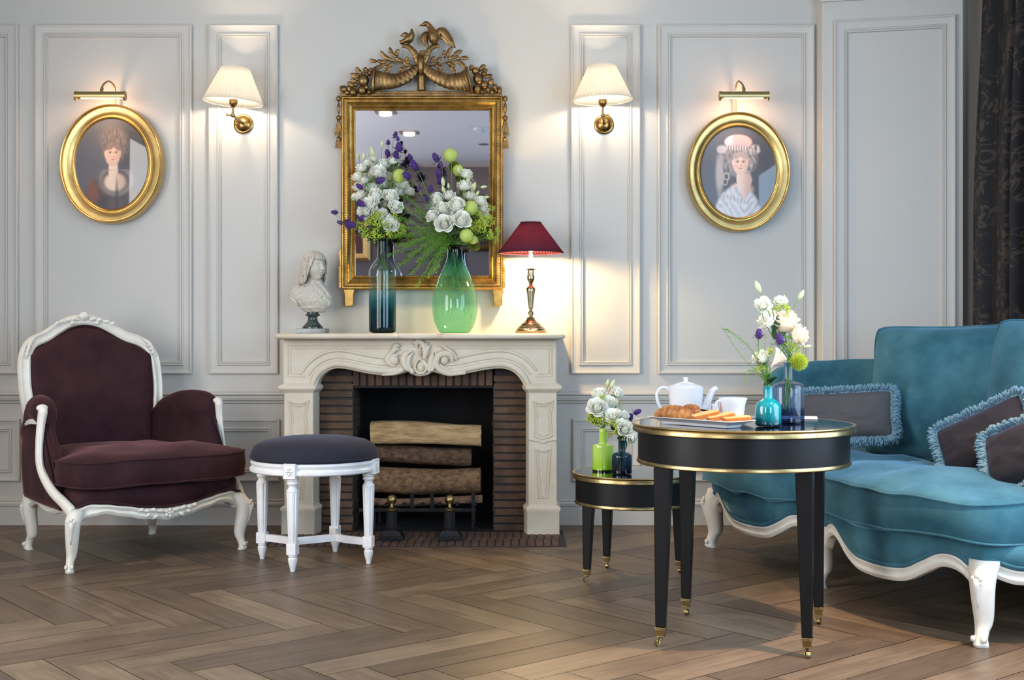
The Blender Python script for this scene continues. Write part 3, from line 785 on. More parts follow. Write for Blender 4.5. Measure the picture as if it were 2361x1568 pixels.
# ------------------------------------------------------------------ gilded looking glass
def looking_glass():
    Y = 7.085
    t = empty('wall_mirror', W(972, 445, 7.15), label='tall rectangular gilded mirror with carved birds and horns of plenty above the fireplace', cat='mirror')
    o_ = t.location.copy()
    def L(px, py, d=0.0):
        p = W(px, py, Y); p.y = Y-d; return p-o_
    def q3(x, y, d=0.0): return L(740+x/4.919, 30+y/4.919, d)
    S = .000496
    # frame
    a, c = L(787, 668), L(1160, 222)
    b = MB(); rings = []
    wfr = L(820, 0).x-L(787, 0).x
    prof = [(0, -.06), (0, .012), (.10, .020), (.16, .020), (.20, .012), (.24, .010), (.42, .014), (.46, .022), (.50, .018), (.72, .010), (.78, .014), (.82, .010), (.98, .004), (1, -.03)]
    for sx, sz, x, z in ((1, 1, a.x, a.z), (-1, 1, c.x, a.z), (-1, -1, c.x, c.z), (1, -1, a.x, c.z)):
        rings.append([(x+sx*u*wfr, a.y-h, z+sz*u*wfr) for u, h in prof])
    b.loft(rings, closed=False, wrap=True)
    f = b.build('frame', M['gold'], t, ang=30)
    # carved bead rows
    b = MB()
    def row(u, rad, pitch, fl=1.0, h=.012):
        x0, x1, z0, z1 = a.x+u*wfr, c.x-u*wfr, a.z+u*wfr, c.z-u*wfr
        for (p0, p1, hor) in (((x0, z0), (x1, z0), 1), ((x0, z1), (x1, z1), 1), ((x0, z0), (x0, z1), 0), ((x1, z0), (x1, z1), 0)):
            ln = math.hypot(p1[0]-p0[0], p1[1]-p0[1]); n = int(ln/pitch)
            for k in range(n+1):
                x, z = lerp(p0[0], p1[0], k/n), lerp(p0[1], p1[1], k/n)
                b.ell((x, a.y-h, z), (rad if hor else rad*fl, rad, rad*fl if hor else rad), seg=6, rings=4)
    row(.32, .0042, .0095, 2.2); row(.90, .0034, .0085, 1.0, .010)
    b.build('carved_beading', M['gold'], f)
    b = MB(); g0, g1 = L(818, 642), L(1129, 246)
    b.box(((g0.x+g1.x)/2, .004+a.y+.004, (g0.z+g1.z)/2), (g1.x-g0.x+.02, .006, g1.z-g0.z+.02))
    b.build('glass', mat('mirror_silver', srgb(196, 196, 206), .015, metal=1), t, smooth=False)
    MB().box(((a.x+c.x)/2, .05+a.y, (a.z+c.z)/2), (c.x-a.x-.01, .03, c.z-a.z-.01)).build('backing_board', M['gold_dark'], t, smooth=False)
    # feet under the frame, corner scrolls, side tassels
    for px in (805, 1148):
        b = MB(); x = L(px, 0).x
        pr = [(-.030, L(0, 667).z), (.030, L(0, 667).z), (.030, L(0, 674).z), (.026, L(0, 676).z), (.024, L(0, 700).z), (.020, L(0, 705).z), (-.020, L(0, 707).z), (-.024, L(0, 700).z), (-.026, L(0, 676).z), (-.030, L(0, 674).z)]
        b.prism([(x+u, z) for u, z in pr], a.y-.012, a.y+.05); b.build('foot', M['gold'], t, bevel=.003)
    for sg, px in ((-1, 786), (1, 1160)):
        b = MB(); x = L(px, 0).x
        pts = [(0, 664), (-4, 664), (-5, 640), (-5, 618), (-2, 606), (-4, 592), (-5, 582), (-1, 578), (1, 568), (3, 566)]
        b.prism([(x-sg*p*(-1)*.0024 if False else x+(-sg)*(-p)*-.0024, L(0, y).z) for p, y in pts]+[(x-sg*.012, L(0, 566).z), (x-sg*.012, L(0, 664).z)], a.y-.008, a.y+.05)
        for k in range(7): b.tube([(x+sg*.004, a.y-.010, L(0, 648-k*6).z), (x+sg*.010, a.y-.012, L(0, 650-k*6).z)], [.004, .002], 6)
        b.build('corner_bracket', M['gold'], t, bevel=.002)
        b = MB(); tx = L(1165 if sg > 0 else 781, 0).x
        def bl(y, rx, rz, dx=0): p = L(0, y); b.ell((tx+dx, a.y-.006, p.z), (rx, rx*.9, rz), seg=12, rings=8)
        bl(228, .014, .018); bl(250, .010, .030); bl(272, .015, .014); bl(284, .011, .022)
        for k in range(5):
            aa = (k-2)*.5; b.tube([(tx+aa*.008, a.y-.012, L(0, 286).z), (tx+aa*.016, a.y-.014, L(0, 304).z), (tx+aa*.020, a.y-.010, L(0, 316).z)], [.004, .006, .001], 6)
        bl(322, .014, .018)
        for k in range(9):
            aa = (k-4)/4; b.tube([(tx+aa*.014, a.y-.008-.006*(1-aa*aa), L(0, 327).z), (tx+aa*.017, a.y-.008-.008*(1-aa*aa), L(0, 343).z)], .0028, 6)
        b.tube([(tx, a.y-.004, L(0, 222).z), (tx, a.y-.004, L(0, 320).z)], .004, 6)
        b.build('tassel_carving', M['gold_dark'], t)
    # crest
    cr_ = MB()
    cr_.box(((L(785, 0).x+L(1158, 0).x)/2, a.y+.02, L(0, 218.5).z), (L(1158, 0).x-L(785, 0).x, .05, .018))
    pts = [q3(x, y) for x, y in ((215, 935), (215, 840), (300, 830), (700, 890), (820, 880), (1450, 880), (1560, 890), (1980, 830), (2050, 830), (2050, 925))]
    cr_.prism([(p.x, p.z) for p in pts], a.y+.002, a.y+.03)
    pts = [q3(x, y) for x, y in ((1090, 890), (1095, 480), (1120, 418), (1185, 418), (1190, 480), (1195, 890))]
    cr_.prism([(p.x, p.z) for p in pts], a.y+.010, a.y+.035)
    cr_.tube([q3(1140, 880, .004), q3(1140, 700, .012)], [.022, .020], 14, flat=.8, up=(0, -1, 0)); 
    crest = cr_.build('crest', M['gold_dark'], t, bevel=.003)
    b = MB(); b.tube(cr([q3(1130, 500, .03), q3(1135, 560, .045), q3(1140, 640, .045), q3(1140, 720, .03)], 4), [.013, .019, .018, .016, .010], 12, up=(0, -1, 0))
    b.build('ribbon_knot', M['gold_dark'], crest)
    for sg, pts, rad, dp in ((-1, [(605, 770), (700, 775), (850, 775), (1000, 715), (1095, 630), (1180, 540), (1230, 430), (1290, 385), (1345, 385)], [.064, .050, .040, .032, .024, .019, .016, .014, .010], .020),
                             (1, [(1685, 770), (1590, 790), (1450, 790), (1300, 730), (1190, 650), (1110, 560), (1060, 460), (1000, 400), (925, 385)], [.064, .050, .042, .034, .024, .019, .016, .014, .010], .034)):
        P = cr([q3(x, y, dp) for x, y in pts], 24); n = len(P); rings = []
        for i, p in enumerate(P):
            tt = (P[min(i+1, n-1)]-P[max(0, i-1)]).normalized(); u = Vector((0, -1, 0)); bb = tt.cross(u).normalized()
            r_ = interp(rad, i/(n-1)); ring = []
            for k in range(40):
                aa = 2*pi*k/40; rr = r_*(1+.05*math.copysign(abs(sin(i*.78+aa*1.6))**.6, sin(i*.78+aa*1.6)))
                ring.append(p+bb*(rr*cos(aa))+u*(rr*.45*sin(aa)))
            rings.append(ring)
        b = MB(); b.loft(rings); h = b.build('horn_of_plenty', M['gold_dark'], crest, ang=180)
        b = MB(); c0 = P[0]; tt = (P[3]-P[0]).normalized(); bb = tt.cross(Vector((0, -1, 0))).normalized(); u = Vector((0, -1, 0))
        b.tube([c0+bb*(.070*cos(q*.2618))+u*(.034*sin(q*.2618)) for q in range(24)], .0075, 8, closed=True); b.build('horn_rim', M['gold_dark'], h)
    def lf(b, p0, p1, wd=24, d0=.01, bend=.15):
        A_, B_ = q3(*p0, d0), q3(*p1, d0+.008); v = B_-A_; n = Vector((-v.z, 0, v.x))*bend
        b.tube(cr([A_, A_+v*.25+n*.7+Vector((0, -.004, 0)), A_+v*.6+n, A_+v*.85+n*.5, B_], 4), [x*wd*S for x in (.25, .6, .9, 1.0, 1.0, .85, .5, .05)], 10, up=(0, -1, 0), flat=.4)
        b.tube([A_, A_+v*.6+n+Vector((0, -wd*S*.45, 0)), B_], [.002, .002, .0008], 5)
    for nm, br, lv in (('laurel_branch', [(1060, 600), (950, 580), (840, 555), (740, 550), (640, 550)],
                        [((640, 550), (560, 528)), ((770, 545), (640, 538)), ((740, 560), (605, 625)), ((835, 550), (710, 615)), ((850, 545), (680, 430)), ((800, 580), (708, 690)), ((870, 520), (785, 390)), ((870, 500), (890, 418)),
                         ((950, 545), (850, 505)), ((1040, 605), (935, 540)), ((1010, 590), (985, 500)), ((990, 600), (885, 640)), ((960, 620), (880, 690))]),
                       ('laurel_branch', [(1225, 605), (1330, 590), (1420, 565), (1500, 545), (1600, 530)],
                        [((1265, 580), (1290, 500)), ((1320, 585), (1375, 510)), ((1415, 520), (1413, 428)), ((1440, 520), (1505, 390)), ((1500, 510), (1610, 438)), ((1570, 532), (1680, 532)), ((1440, 540), (1575, 508)),
                         ((1510, 550), (1640, 642)), ((1420, 575), (1525, 625)), ((1450, 600), (1512, 702)), ((1280, 605), (1380, 640)), ((1330, 640), (1372, 692)), ((1240, 610), (1300, 560)), ((1330, 640), (1380, 690))])):
        b = MB(); b.tube(cr([q3(*p, .010) for p in br], 4), .004, 6)
        for p0, p1 in lv: lf(b, p0, p1)
        b.build(nm, M['gold_dark'], crest, ang=70)
    for balls, leaves in (([(485, 775, 62), (470, 885, 48), (520, 850, 26), (515, 650, 20), (490, 690, 18), (530, 710, 18), (400, 820, 26), (370, 905, 42), (265, 870, 38), (300, 910, 26), (550, 905, 28)],
                           [((480, 700), (410, 615)), ((440, 730), (345, 690)), ((420, 770), (340, 755)), ((400, 830), (312, 785)), ((540, 680), (505, 620)), ((560, 720), (590, 630)), ((450, 720), (380, 690)), ((380, 900), (310, 830)), ((300, 900), (230, 830)), ((560, 860), (540, 920))]),
                          ([(1785, 755, 58), (1770, 872, 50), (1855, 822, 44), (1755, 665, 42), (1925, 795, 34), (1895, 875, 30), (1975, 850, 30), (2025, 890, 28), (1830, 900, 26), (1850, 700, 30), (1940, 905, 24)],
                           [((1700, 660), (1730, 602)), ((1800, 670), (1875, 602)), ((1830, 700), (1895, 655)), ((1860, 750), (1950, 722)), ((1900, 790), (1965, 775)), ((1840, 870), (1860, 915)), ((1950, 880), (2000, 820)), ((1980, 900), (2040, 870))])):
        b = MB()
        for x, y, r_ in balls:
            p = q3(x, y, .02); b.ell(p, (r_*S, r_*S*.8, r_*S*1.05), seg=20, rings=12, fn=lambda d: 1+.05*cos(math.atan2(d.y, d.x)*9))
        for p0, p1 in leaves: lf(b, p0, p1, 26, .012)
        b.build('carved_fruit', M['gold_dark'], crest, ang=70)
    # eagle
    b = MB()
    b.tube(cr([q3(1290, 365, .03), q3(1285, 320, .035), q3(1275, 270, .035), q3(1262, 220, .035), q3(1240, 175, .035), q3(1215, 145, .035), q3(1190, 140, .035), q3(1165, 150, .035), q3(1120, 163, .035)], 4),
           [.016, .030, .031, .024, .016, .014, .016, .010, .002], 16, up=(0, -1, 0))
    def wing(pts, r_): b.tube(cr([q3(*p, .02) for p in pts], 4), r_, 10, up=(0, -1, 0), flat=.35)
    wing([(1310, 270), (1345, 225), (1385, 225), (1430, 270), (1480, 340), (1525, 405)], [.012, .022, .026, .022, .016, .003])
    wing([(1350, 285), (1400, 290), (1450, 350), (1500, 385)], [.012, .016, .012, .003])
    wing([(1245, 260), (1200, 255), (1175, 290), (1190, 350), (1225, 410)], [.010, .020, .022, .016, .004])
    for k in range(5): wing([(1390+k*14, 240+k*22), (1430+k*12, 300+k*16), (1470+k*12, 350+k*12)], [.004, .006, .003])
    b.build('eagle', M['gold_dark'], crest, ang=180)
    b = MB()
    b.tube(cr([q3(905, 350, .03), q3(950, 335, .035), q3(1000, 310, .035), q3(1030, 270, .035), q3(1038, 235, .035), q3(1032, 193, .035)], 4), [.012, .014, .024, .020, .012, .003], 14, up=(0, -1, 0))
    wing([(1010, 280), (960, 255), (908, 272)], [.006, .016, .004]); wing([(990, 350), (1020, 310), (1055, 255)], [.010, .018, .004])
    b.tube([q3(1000, 350, .03), q3(985, 390, .03)], .006, 6)
    b.build('small_bird', M['gold_dark'], crest, ang=180)
looking_glass()

# ------------------------------------------------------------------ oval portraits
def painted(name, w_, h_, fn, parent, nx=150, ny=180):
    "an oval canvas whose pigments are stored per vertex"
    vs, fs, col = [], [], []
    for j in range(ny+1):
        for i in range(nx+1):
            u, v = -1+2*i/nx, -1+2*j/ny
            vs.append((u*w_, 0, v*h_)); col.append(fn(u, v))
    for j in range(ny):
        for i in range(nx):
            u, v = -1+2*(i+.5)/nx, -1+2*(j+.5)/ny
            if u*u+v*v < 1.06:
                a = j*(nx+1)+i; fs.append((a, a+1, a+nx+2, a+nx+1))
    me = bpy.data.meshes.new(name); me.from_pydata(vs, [], fs)
    ca = me.color_attributes.new('pigment', 'FLOAT_COLOR', 'POINT')
    ca.data.foreach_set('color', [x for c in col for x in (c[0], c[1], c[2], 1)])
    m = bpy.data.materials.new('oil_paint'); m.use_nodes = True; nt = m.node_tree; p = nt.nodes['Principled BSDF']
    at = nt.nodes.new('ShaderNodeVertexColor'); at.layer_name = 'pigment'; nt.links.new(at.outputs[0], p.inputs['Base Color'])
    p.inputs['Roughness'].default_value = .5; p.inputs['Coat Weight'].default_value = .9; p.inputs['Coat Roughness'].default_value = .02
    me.materials.append(m)
    o = bpy.data.objects.new(name, me); COL.objects.link(o); o.parent = parent
    return o

def blend(c, d, t): t = max(0, min(1, t)); return tuple(a+(b-a)*t for a, b in zip(c, d))
def soft(u, v, cx, cy, rx, ry, e=.15):
    d = math.hypot((u-cx)/rx, (v-cy)/ry); return sm(1+e, 1-e, d) if False else 1-sm(1-e, 1+e, d)
def s3(*a): return srgb(*a)[:3]
def fbm(u, v, k, s=0): return noise.noise(Vector((u*k, v*k, s)))
def face(c, u, v, cx, cy, r_, skin, shade, hair=None):
    "face with brows, eyes, nose and mouth; r_ = half height"
    x, y = (u-cx)/(r_*1.18), (v-cy)/r_
    m = max(soft(u, v, cx, cy+r_*.12, r_*.98, r_*.98, .10), soft(u, v, cx, cy-r_*.30, r_*.82, r_*.84, .10))
    k = blend(skin, shade, .55*sm(.1, .8, x)+.25*sm(.3, 1, abs(y)))
    k = blend(k, s3(206, 130, 112), .30*(soft(x, y, -.38, -.28, .24, .2, .8)+soft(x, y, .36, -.28, .2, .2, .8)))
    for ex in (-.27, .33):
        k = blend(k, s3(150, 110, 92), .45*soft(x, y, ex, .14, .24, .13, .6))
        k = blend(k, s3(228, 220, 210), .8*soft(x, y, ex, .08, .15, .060, .4))
        k = blend(k, s3(44, 38, 40), soft(x, y, ex+.01, .085, .062, .062, .4))
        k = blend(k, s3(70, 50, 44), .8*soft(x, y, ex, .145, .17, .022, .6))
        k = blend(k, s3(96, 74, 62), .6*soft(x, y, ex, .27, .20, .03, .7))
    k = blend(k, s3(168, 120, 100), .5*soft(x, y, .10, -.12, .05, .24, .8)); k = blend(k, s3(120, 80, 70), .7*soft(x, y, .05, -.26, .12, .035, .7))
    k = blend(k, s3(246, 222, 204), .5*soft(x, y, .01, -.12, .04, .16, .8))
    k = blend(k, s3(176, 84, 78), .85*soft(x, y, .03, -.50, .19, .050, .5)); k = blend(k, s3(110, 50, 50), .8*soft(x, y, .03, -.50, .18, .014, .6))
    k = blend(k, shade, .5*soft(x, y, .03, -.64, .14, .05, .8))
    if hair:
        hl = .52+.16*noise.noise(Vector((u*9, v*3, 4)))-.30*abs(x)**1.6
        k = blend(k, blend(hair, shade, .25+.5*noise.noise(Vector((u*26, v*5, 1)))), sm(hl-.16, hl+.10, y))
    return blend(c, k, m)
def lady_one(u, v):
    c = blend(s3(84, 84, 92), s3(46, 46, 52), sm(-.3, .7, u)+.2*fbm(u, v, 3))
    # powdered hair
    h = soft(u+.05*fbm(u, v, 7), v+.05*fbm(u, v, 9, 3), 0.05, .42, .38, .38, .35)
    c = blend(c, blend(s3(128, 114, 106), s3(90, 78, 74), .5+.9*fbm(u*2, v, 9, 2)), h*.85)
    # dress, lace, neck
    c = blend(c, blend(s3(74, 54, 50), s3(48, 44, 50), .5+fbm(u, v, 4, 5)), soft(u, v, 0, -.95, .78, .72, .12))
    c = blend(c, s3(126, 70, 48), .75*soft(u, v, -.52, -.60, .16, .26, .6))
    nk = max(soft(u, v, .05, -.15, .13, .30, .15), soft(u, v, .10, -.40, .30, .20, .25))
    c = blend(c, blend(s3(222, 196, 176), s3(190, 160, 140), sm(0, .35, u)), nk)
    d = math.hypot((u-.12)/.42, (v+.36)/.30)
    lace = math.exp(-((d-1)/.18)**2)*(1 if v < -.12 else .0)
    c = blend(c, s3(140, 128, 120), lace*(.35+.5*abs(sin(math.atan2(v+.36, u-.12)*26))))
    c = blend(c, s3(34, 30, 34), .7*soft(u, v, .15, -.85, .05, .5, .5))
    return face(c, u, v, .03, .22, .235, s3(214, 182, 162), s3(166, 130, 112), s3(112, 98, 92))
def lady_two(u, v):
    c = blend(s3(92, 94, 104), s3(62, 62, 70), sm(-.8, .8, u)+.15*fbm(u, v, 3))
    h = soft(u+.04*fbm(u, v, 8), v+.04*fbm(u, v, 8, 4), .02, .30, .46, .40, .2)
    c = blend(c, blend(s3(168, 162, 162), s3(104, 98, 98), .45+.9*fbm(u*1.6, v, 10, 2)), h)
    for (cx, cy, r_) in ((-.32, -.10, .10), (-.36, -.22, .08), (.26, -.18, .10), (.22, -.05, .09)):
        c = blend(c, blend(s3(176, 170, 168), s3(80, 72, 72), .5+.5*sin(math.hypot(u-cx, v-cy)*60)), soft(u, v, cx, cy, r_, r_, .2))
    # veil, hat with ribbons
    c = blend(c, s3(214, 204, 200), .6*soft(u, v, -.50, -.05, .10, .42, .5))
    hat = soft(u, v, .0, .66, .36, .17, .12); c = blend(c, blend(s3(226, 170, 168), s3(206, 206, 214), sm(-.05, -.25, u)), hat)
    c = blend(c, blend(s3(214, 212, 212), s3(96, 92, 96), .5+.5*sin(u*90)), .8*soft(u, v, -.02, .54, .40, .06, .3))
    c = blend(c, blend(s3(206, 200, 200), s3(90, 84, 88), .5+fbm(u, v, 14, 7)), .85*soft(u, v, .42, .50, .17, .11, .3))
    c = blend(c, s3(210, 206, 208), .7*soft(u, v, -.44, .50, .13, .09, .3))
    # neck, bodice and fichu
    c = blend(c, blend(s3(232, 206, 192), s3(196, 164, 148), sm(-.05, .25, u)), max(soft(u, v, .06, -.14, .11, .26, .12), soft(u, v, .08, -.38, .30, .14, .3)))
    body = soft(u, v, -.02, -.92, .60, .60, .08)
    fold = .5+.5*sin((u*1.5+(v+.5)*(1 if u < .16 else -1.6))*24+2*fbm(u, v, 4))
    c = blend(c, blend(s3(214, 214, 218), s3(160, 158, 166), fold*.45+.35*sm(-.1, .6, u)+.5*fbm(u, v, 9, 8)), body)
    vn = soft(u, v, .16, -.36, .20-.20*max(0, -(v+.36))*2, .30, .15)
    if v > -.62: c = blend(c, blend(s3(230, 206, 192), s3(200, 170, 156), sm(0, .3, u)), soft(u, v, .16, -.34, .16*max(.1, 1-(-.30-v)*2.6), .34, .2))
    c = blend(c, blend(s3(150, 146, 150), s3(210, 208, 210), .5+.5*sin(u*70)), .7*soft(u, v+.25*(u), -.06, -.62, .44, .045, .3))
    return face(c, u, v, .05, .20, .225, s3(232, 204, 190), s3(190, 154, 142), s3(170, 162, 160))
def portrait(name, pxc, pyc, a, bb, ai, bi, fn, lab, tiltx=0, tilty=0, gm=None):
    Y = 7.09
    t = empty(name, W(pxc, pyc, Y), label=lab, cat='painting')
    b = MB(); N = 96
    prof = [(1.0, -.052), (1.0, .000), (.985, .010), (.93, .016), (.87, .014), (.84, .006), (.82, -.001), (.79, -.001), (.775, .002), (.60, .000), (.28, -.006), (.26, -.010), (.22, -.010), (.20, -.004), (.14, .001), (.09, -.003), (.07, -.010), (0, -.016), (0, -.03)]
    rings = []
    for u, h in prof:
        rings.append([((ai+(a-ai)*u)*cos(2*pi*k/N), -h, (bi+(bb-bi)*u)*sin(2*pi*k/N)) for k in range(N)])
    b.loft(rings, caps=False); b.build('frame', gm or M['gilt'], t, ang=60)
    c = painted('canvas', ai+.004, bi+.004, fn, t); c.location = (0, .012, 0)
    t.rotation_euler = (tiltx, 0, tilty)
    MB().loft([[(.95*a*cos(2*pi*k/48), y, .95*bb*sin(2*pi*k/48)) for k in range(48)] for y in (.03, .045)]).build('back_board', M['black'], t)
    return t
portrait('oval_portrait', 255.5, 377.5, .293, .338, .203, .253, lady_one, 'oval portrait of a lady with grey powdered hair in a dark dress, bright gilt frame', tiltx=R(-1.5), tilty=R(-2))
portrait('oval_portrait', 1703.5, 396, .292, .339, .210, .252, lady_two, 'oval portrait of a lady in a pink ribboned hat and white dress, gilt frame', tiltx=R(-1.5), tilty=R(2),
         gm=mat('pale_gilding', srgb(206, 182, 122), .34, metal=1, var=.6, vcol=srgb(160, 132, 80), vscale=9, bump=.05, bscale=40))

def picture_light(bx, arm, lab, sg):
    Yb = 6.955
    p = W((bx[0]+bx[1])/2, 221, Yb); t = empty('picture_light', p, label=lab, cat='picture light', group='brass picture lights')
    L_ = (bx[1]-bx[0])*Yb/F; r_ = .024
    b = MB(); sec = [(cos(a)*r_, sin(a)*r_) for a in [R(-35)+R(250)*k/22 for k in range(23)]]
    inner = [(x*.93, y*.93) for x, y in reversed(sec)]
    b.loft([[(X, y_, z_) for y_, z_ in sec+inner] for X in (-L_/2, L_/2)], closed=True)
    b.build('reflector', M['matte_brass'], t, ang=50)
    for s in (-1, 1):
        MB().lathe([(0, -.004), (r_*1.1, -.004), (r_*1.1, .004), (0, .004)], 28, M=TM((s*L_/2, 0, 0)) @ RM(y=pi/2), caps=False).build('end_cap', M['matte_brass'], t, ang=40)
    b = MB(); pts = [W(x, y, Y)-p for x, y, Y in arm]
    b.tube(cr(pts, 6), .0055, 10); b.tube([pts[0], pts[0]+(pts[1]-pts[0])*.5], [.010, .008], 10); b.tube([pts[0]-Vector((0, 0, .016)), pts[0]+Vector((0, 0, .006))], [.012, .006], 12)
    b.build('arm', M['matte_brass'], t)
    b = MB(); b.tube([(-L_*.4, -.0, -.004), (L_*.4, 0, -.004)], .009, 10); b.build('tube_bulb', mat('picture_bulb', srgb(255, 230, 200), .3, emit=(1, .68, .38, 1), estr=14), t)
    lamp('AREA', 'picture_lamp', p+Vector((0, .012, -.014)), (R(22), 0, 0), 1.3, (1, .58, .30), shape='RECTANGLE', size=L_*.85, size_y=.02)
    lamp('POINT', 'picture_glow', p+Vector((0, .075, .004)), (0, 0, 0), 1.3, (1, .58, .32), shadow_soft_size=.02)
picture_light((175, 288), [(234, 209, 6.96), (238, 196, 6.98), (250, 187.5, 7.02), (262, 196, 7.07), (266, 215, 7.10), (266, 245, 7.11)], 'brass tube picture light over the portrait on the left', 1)
picture_light((1660, 1771), [(1715, 206, 6.96), (1712, 195, 6.98), (1703, 187.5, 7.02), (1698, 196, 7.07), (1696, 215, 7.10), (1696, 262, 7.11)], 'brass tube picture light over the portrait on the right', -1)

# ------------------------------------------------------------------ lamp shades and sconces
def shade_mat(name, col, tr, mixv=.55, glow=None):
    m = bpy.data.materials.new(name); m.use_nodes = True; nt = m.node_tree; N = nt.nodes.new
    out = nt.nodes['Material Output']; nt.nodes.remove(nt.nodes['Principled BSDF'])
    d = N('ShaderNodeBsdfDiffuse'); d.inputs[0].default_value = col
    t_ = N('ShaderNodeBsdfTranslucent'); t_.inputs[0].default_value = tr
    mx = N('ShaderNodeMixShader'); mx.inputs[0].default_value = mixv
    nt.links.new(d.outputs[0], mx.inputs[1]); nt.links.new(t_.outputs[0], mx.inputs[2]); nt.links.new(mx.outputs[0], out.inputs[0])
    return m
M['white_shade'] = shade_mat('white_pleated_silk', srgb(250, 248, 244), srgb(255, 252, 246), .85)
M['red_shade'] = shade_mat('burgundy_pleated_silk', srgb(88, 46, 58), srgb(126, 56, 62), .2)
M['glowbulb'] = mat('lit_bulb', srgb(255, 236, 200), .4, emit=(1, .74, .42, 1), estr=30)
def shade(parent, r0, r1, z0, z1, m, pleats, loc=(0, 0, 0), rot=None, name='lamp_shade', tm=None):
    N_ = pleats*4; rnd = random.Random(3); jit = [rnd.uniform(.6, 1.3) for _ in range(pleats)]
    b = MB()
    def fn(u, v):
        a = 2*pi*u; k = int(u*pleats) % pleats
        r_ = lerp(r0, r1, v)*(1+.022*jit[k]*cos(a*pleats)); z = lerp(z0, z1, v)
        return (r_*cos(a), r_*sin(a), z)
    b.grid(fn, N_, 6, wu=True)
    o = b.build(name, m, parent, ang=180, solid=.0012, loc=loc)
    if rot: o.rotation_euler = rot
    for r_, z in ((r0*1.005, z0), (r1*1.01, z1)):
        MB().tube([(r_*cos(k*pi/24), r_*sin(k*pi/24), z) for k in range(48)], .0032, 6, closed=True).build('trim_band', tm or m, o)
    return o
def sconce(px, py, spx, sy0, sy1, sc_tilt, lab, screw):
    Ys = 6.985
    p = W(px, py, YW); t = empty('wall_sconce', p, label=lab, cat='wall lamp', group='brass sconces with pleated white shades')
    MB().lathe([(.056, 0), (.056, .006), (.050, .010), (.044, .010), (.040, .014), (.026, .022), (.016, .026), (0, .027)], 40, M=RM(x=pi/2)).build('backplate', M['old_brass'], t, ang=40)
    b = MB()
    for s in (-1, 1): b.ell((s*.047, -.012, -.004 if s < 0 else 0), (.004, .004, .004), seg=10, rings=6)
    b.build('screw', M['brass'], t)
    j = W(spx, 266, Ys)-p
    b = MB(); b.tube([(0, -.02, 0), tuple(Vector((0, -.03, 0)).lerp(j, .3)), tuple(j)], [.010, .008, .008], 12)
    b.ell(j, (.013, .013, .013), seg=14, rings=8)
    b.tube([j, j+Vector((0, 0, .045))], [.007, .006, .009, .007], 12)
    b.build('arm', M['brass'], t)
    b = MB(); d = Vector((screw, -.3, .02)).normalized(); b.tube([j, j+d*.03], .004, 8); e = j+d*.034
    b.tube([e+Vector((-.002*screw, 0, .010)), e, e+Vector((.004*screw, 0, -.008))], [.005, .003, .005], 8); b.build('thumb_screw', M['brass'], t)
    s0 = j+Vector((0, 0, .042)); rot = (0, R(sc_tilt), 0)
    MB().lathe([(.004, 0), (.012, .004), (.022, .020), (.024, .032), (.022, .046), (0, .046)], 24).build('socket', M['old_brass'], t, loc=s0).rotation_euler = rot
    zb_ = W(spx, sy1, Ys).z-p.z; ztp = W(spx, sy0, Ys).z-p.z
    cz = Vector((j.x, j.y, zb_))
    sh = shade(t, .163, .078, 0, ztp-zb_, M['white_shade'], 44, loc=cz, rot=rot)
    MB().ell((0, 0, 0), (.017, .017, .026), seg=16, rings=10).build('bulb', M['glowbulb'], t, loc=s0+Vector((0, 0, .070)))
    lamp('POINT', 'sconce_lamp', p+s0+Vector((0, 0, .078)), (0, 0, 0), 14, (1, .82, .60), shadow_soft_size=.03)
sconce(561.5, 286, 537, 158, 236, 4.5, 'brass wall lamp with white pleated shade, nearer the plum armchair', -1)
sconce(1392.5, 287, 1390, 154, 231, -2, 'brass wall lamp with white pleated shade, above the burgundy table lamp', 1)

# table lamp on the mantel shelf
MZ = 1.0888
def table_lamp():
    s = 6.88/F/3.136; t = empty('table_lamp', ((1224-CX)*6.88/F, 6.88, MZ), label='silvered candlestick table lamp with burgundy pleated shade on the mantel shelf', cat='lamp')
    pr = [(113, 1522), (115, 1506), (104, 1498), (104, 1488), (92, 1482), (88, 1472), (74, 1466), (70, 1456), (56, 1448), (44, 1438), (32, 1422), (26, 1408), (12, 1402), (16, 1392), (21, 1380), (19, 1368), (11, 1360), (10, 1350), (16, 1345), (17, 1338)]
    b = MB(); b.lathe([(r_*s, (1522-y)*s) for r_, y in pr], 48); b.build('foot', M['pewter'], t, ang=40)
    fl = lambda a, i, r_, z: 1-.06*(cos(a*12) > .4)
    b = MB(); b.lathe([(r_*s, (1522-y)*s) for r_, y in ((17, 1340), (21, 1300), (27, 1245), (31, 1215))], 72, mod=fl)
    b.lathe([(r_*s, (1522-y)*s) for r_, y in ((33, 1216), (34, 1200), (30, 1192), (18, 1184), (12, 1170), (15, 1156), (25, 1140), (29, 1124), (27, 1110))], 40)
    b.lathe([(r_*s, (1522-y)*s) for r_, y in ((27, 1110), (22, 1082), (23, 1066))], 72, mod=fl)
    b.lathe([(r_*s, (1522-y)*s) for r_, y in ((24, 1066), (38, 1061), (39, 1056), (20, 1055))], 40)
    b.build('stem', M['pewter'], t, ang=35)
    MB().lathe([(15*s, (1522-1056)*s), (14*s, (1522-1000)*s), (13*s, (1522-945)*s)], 20).build('candle_tube', mat('ivory_tube', srgb(250, 240, 220), .4, sss=.2), t)
    MB().ell((0, 0, (1522-905)*s), (.016, .016, .026), seg=16, rings=10).build('bulb', M['glowbulb'], t)
    shade(t, 232*s, 72*s, (1522-940)*s, (1522-722)*s, M['red_shade'], 60, tm=M['red_shade'])
    lamp('POINT', 'table_lamp_light', t.location+Vector((0, 0, (1522-900)*s)), (0, 0, 0), 60, (1, .72, .32), shadow_soft_size=.03)
table_lamp()

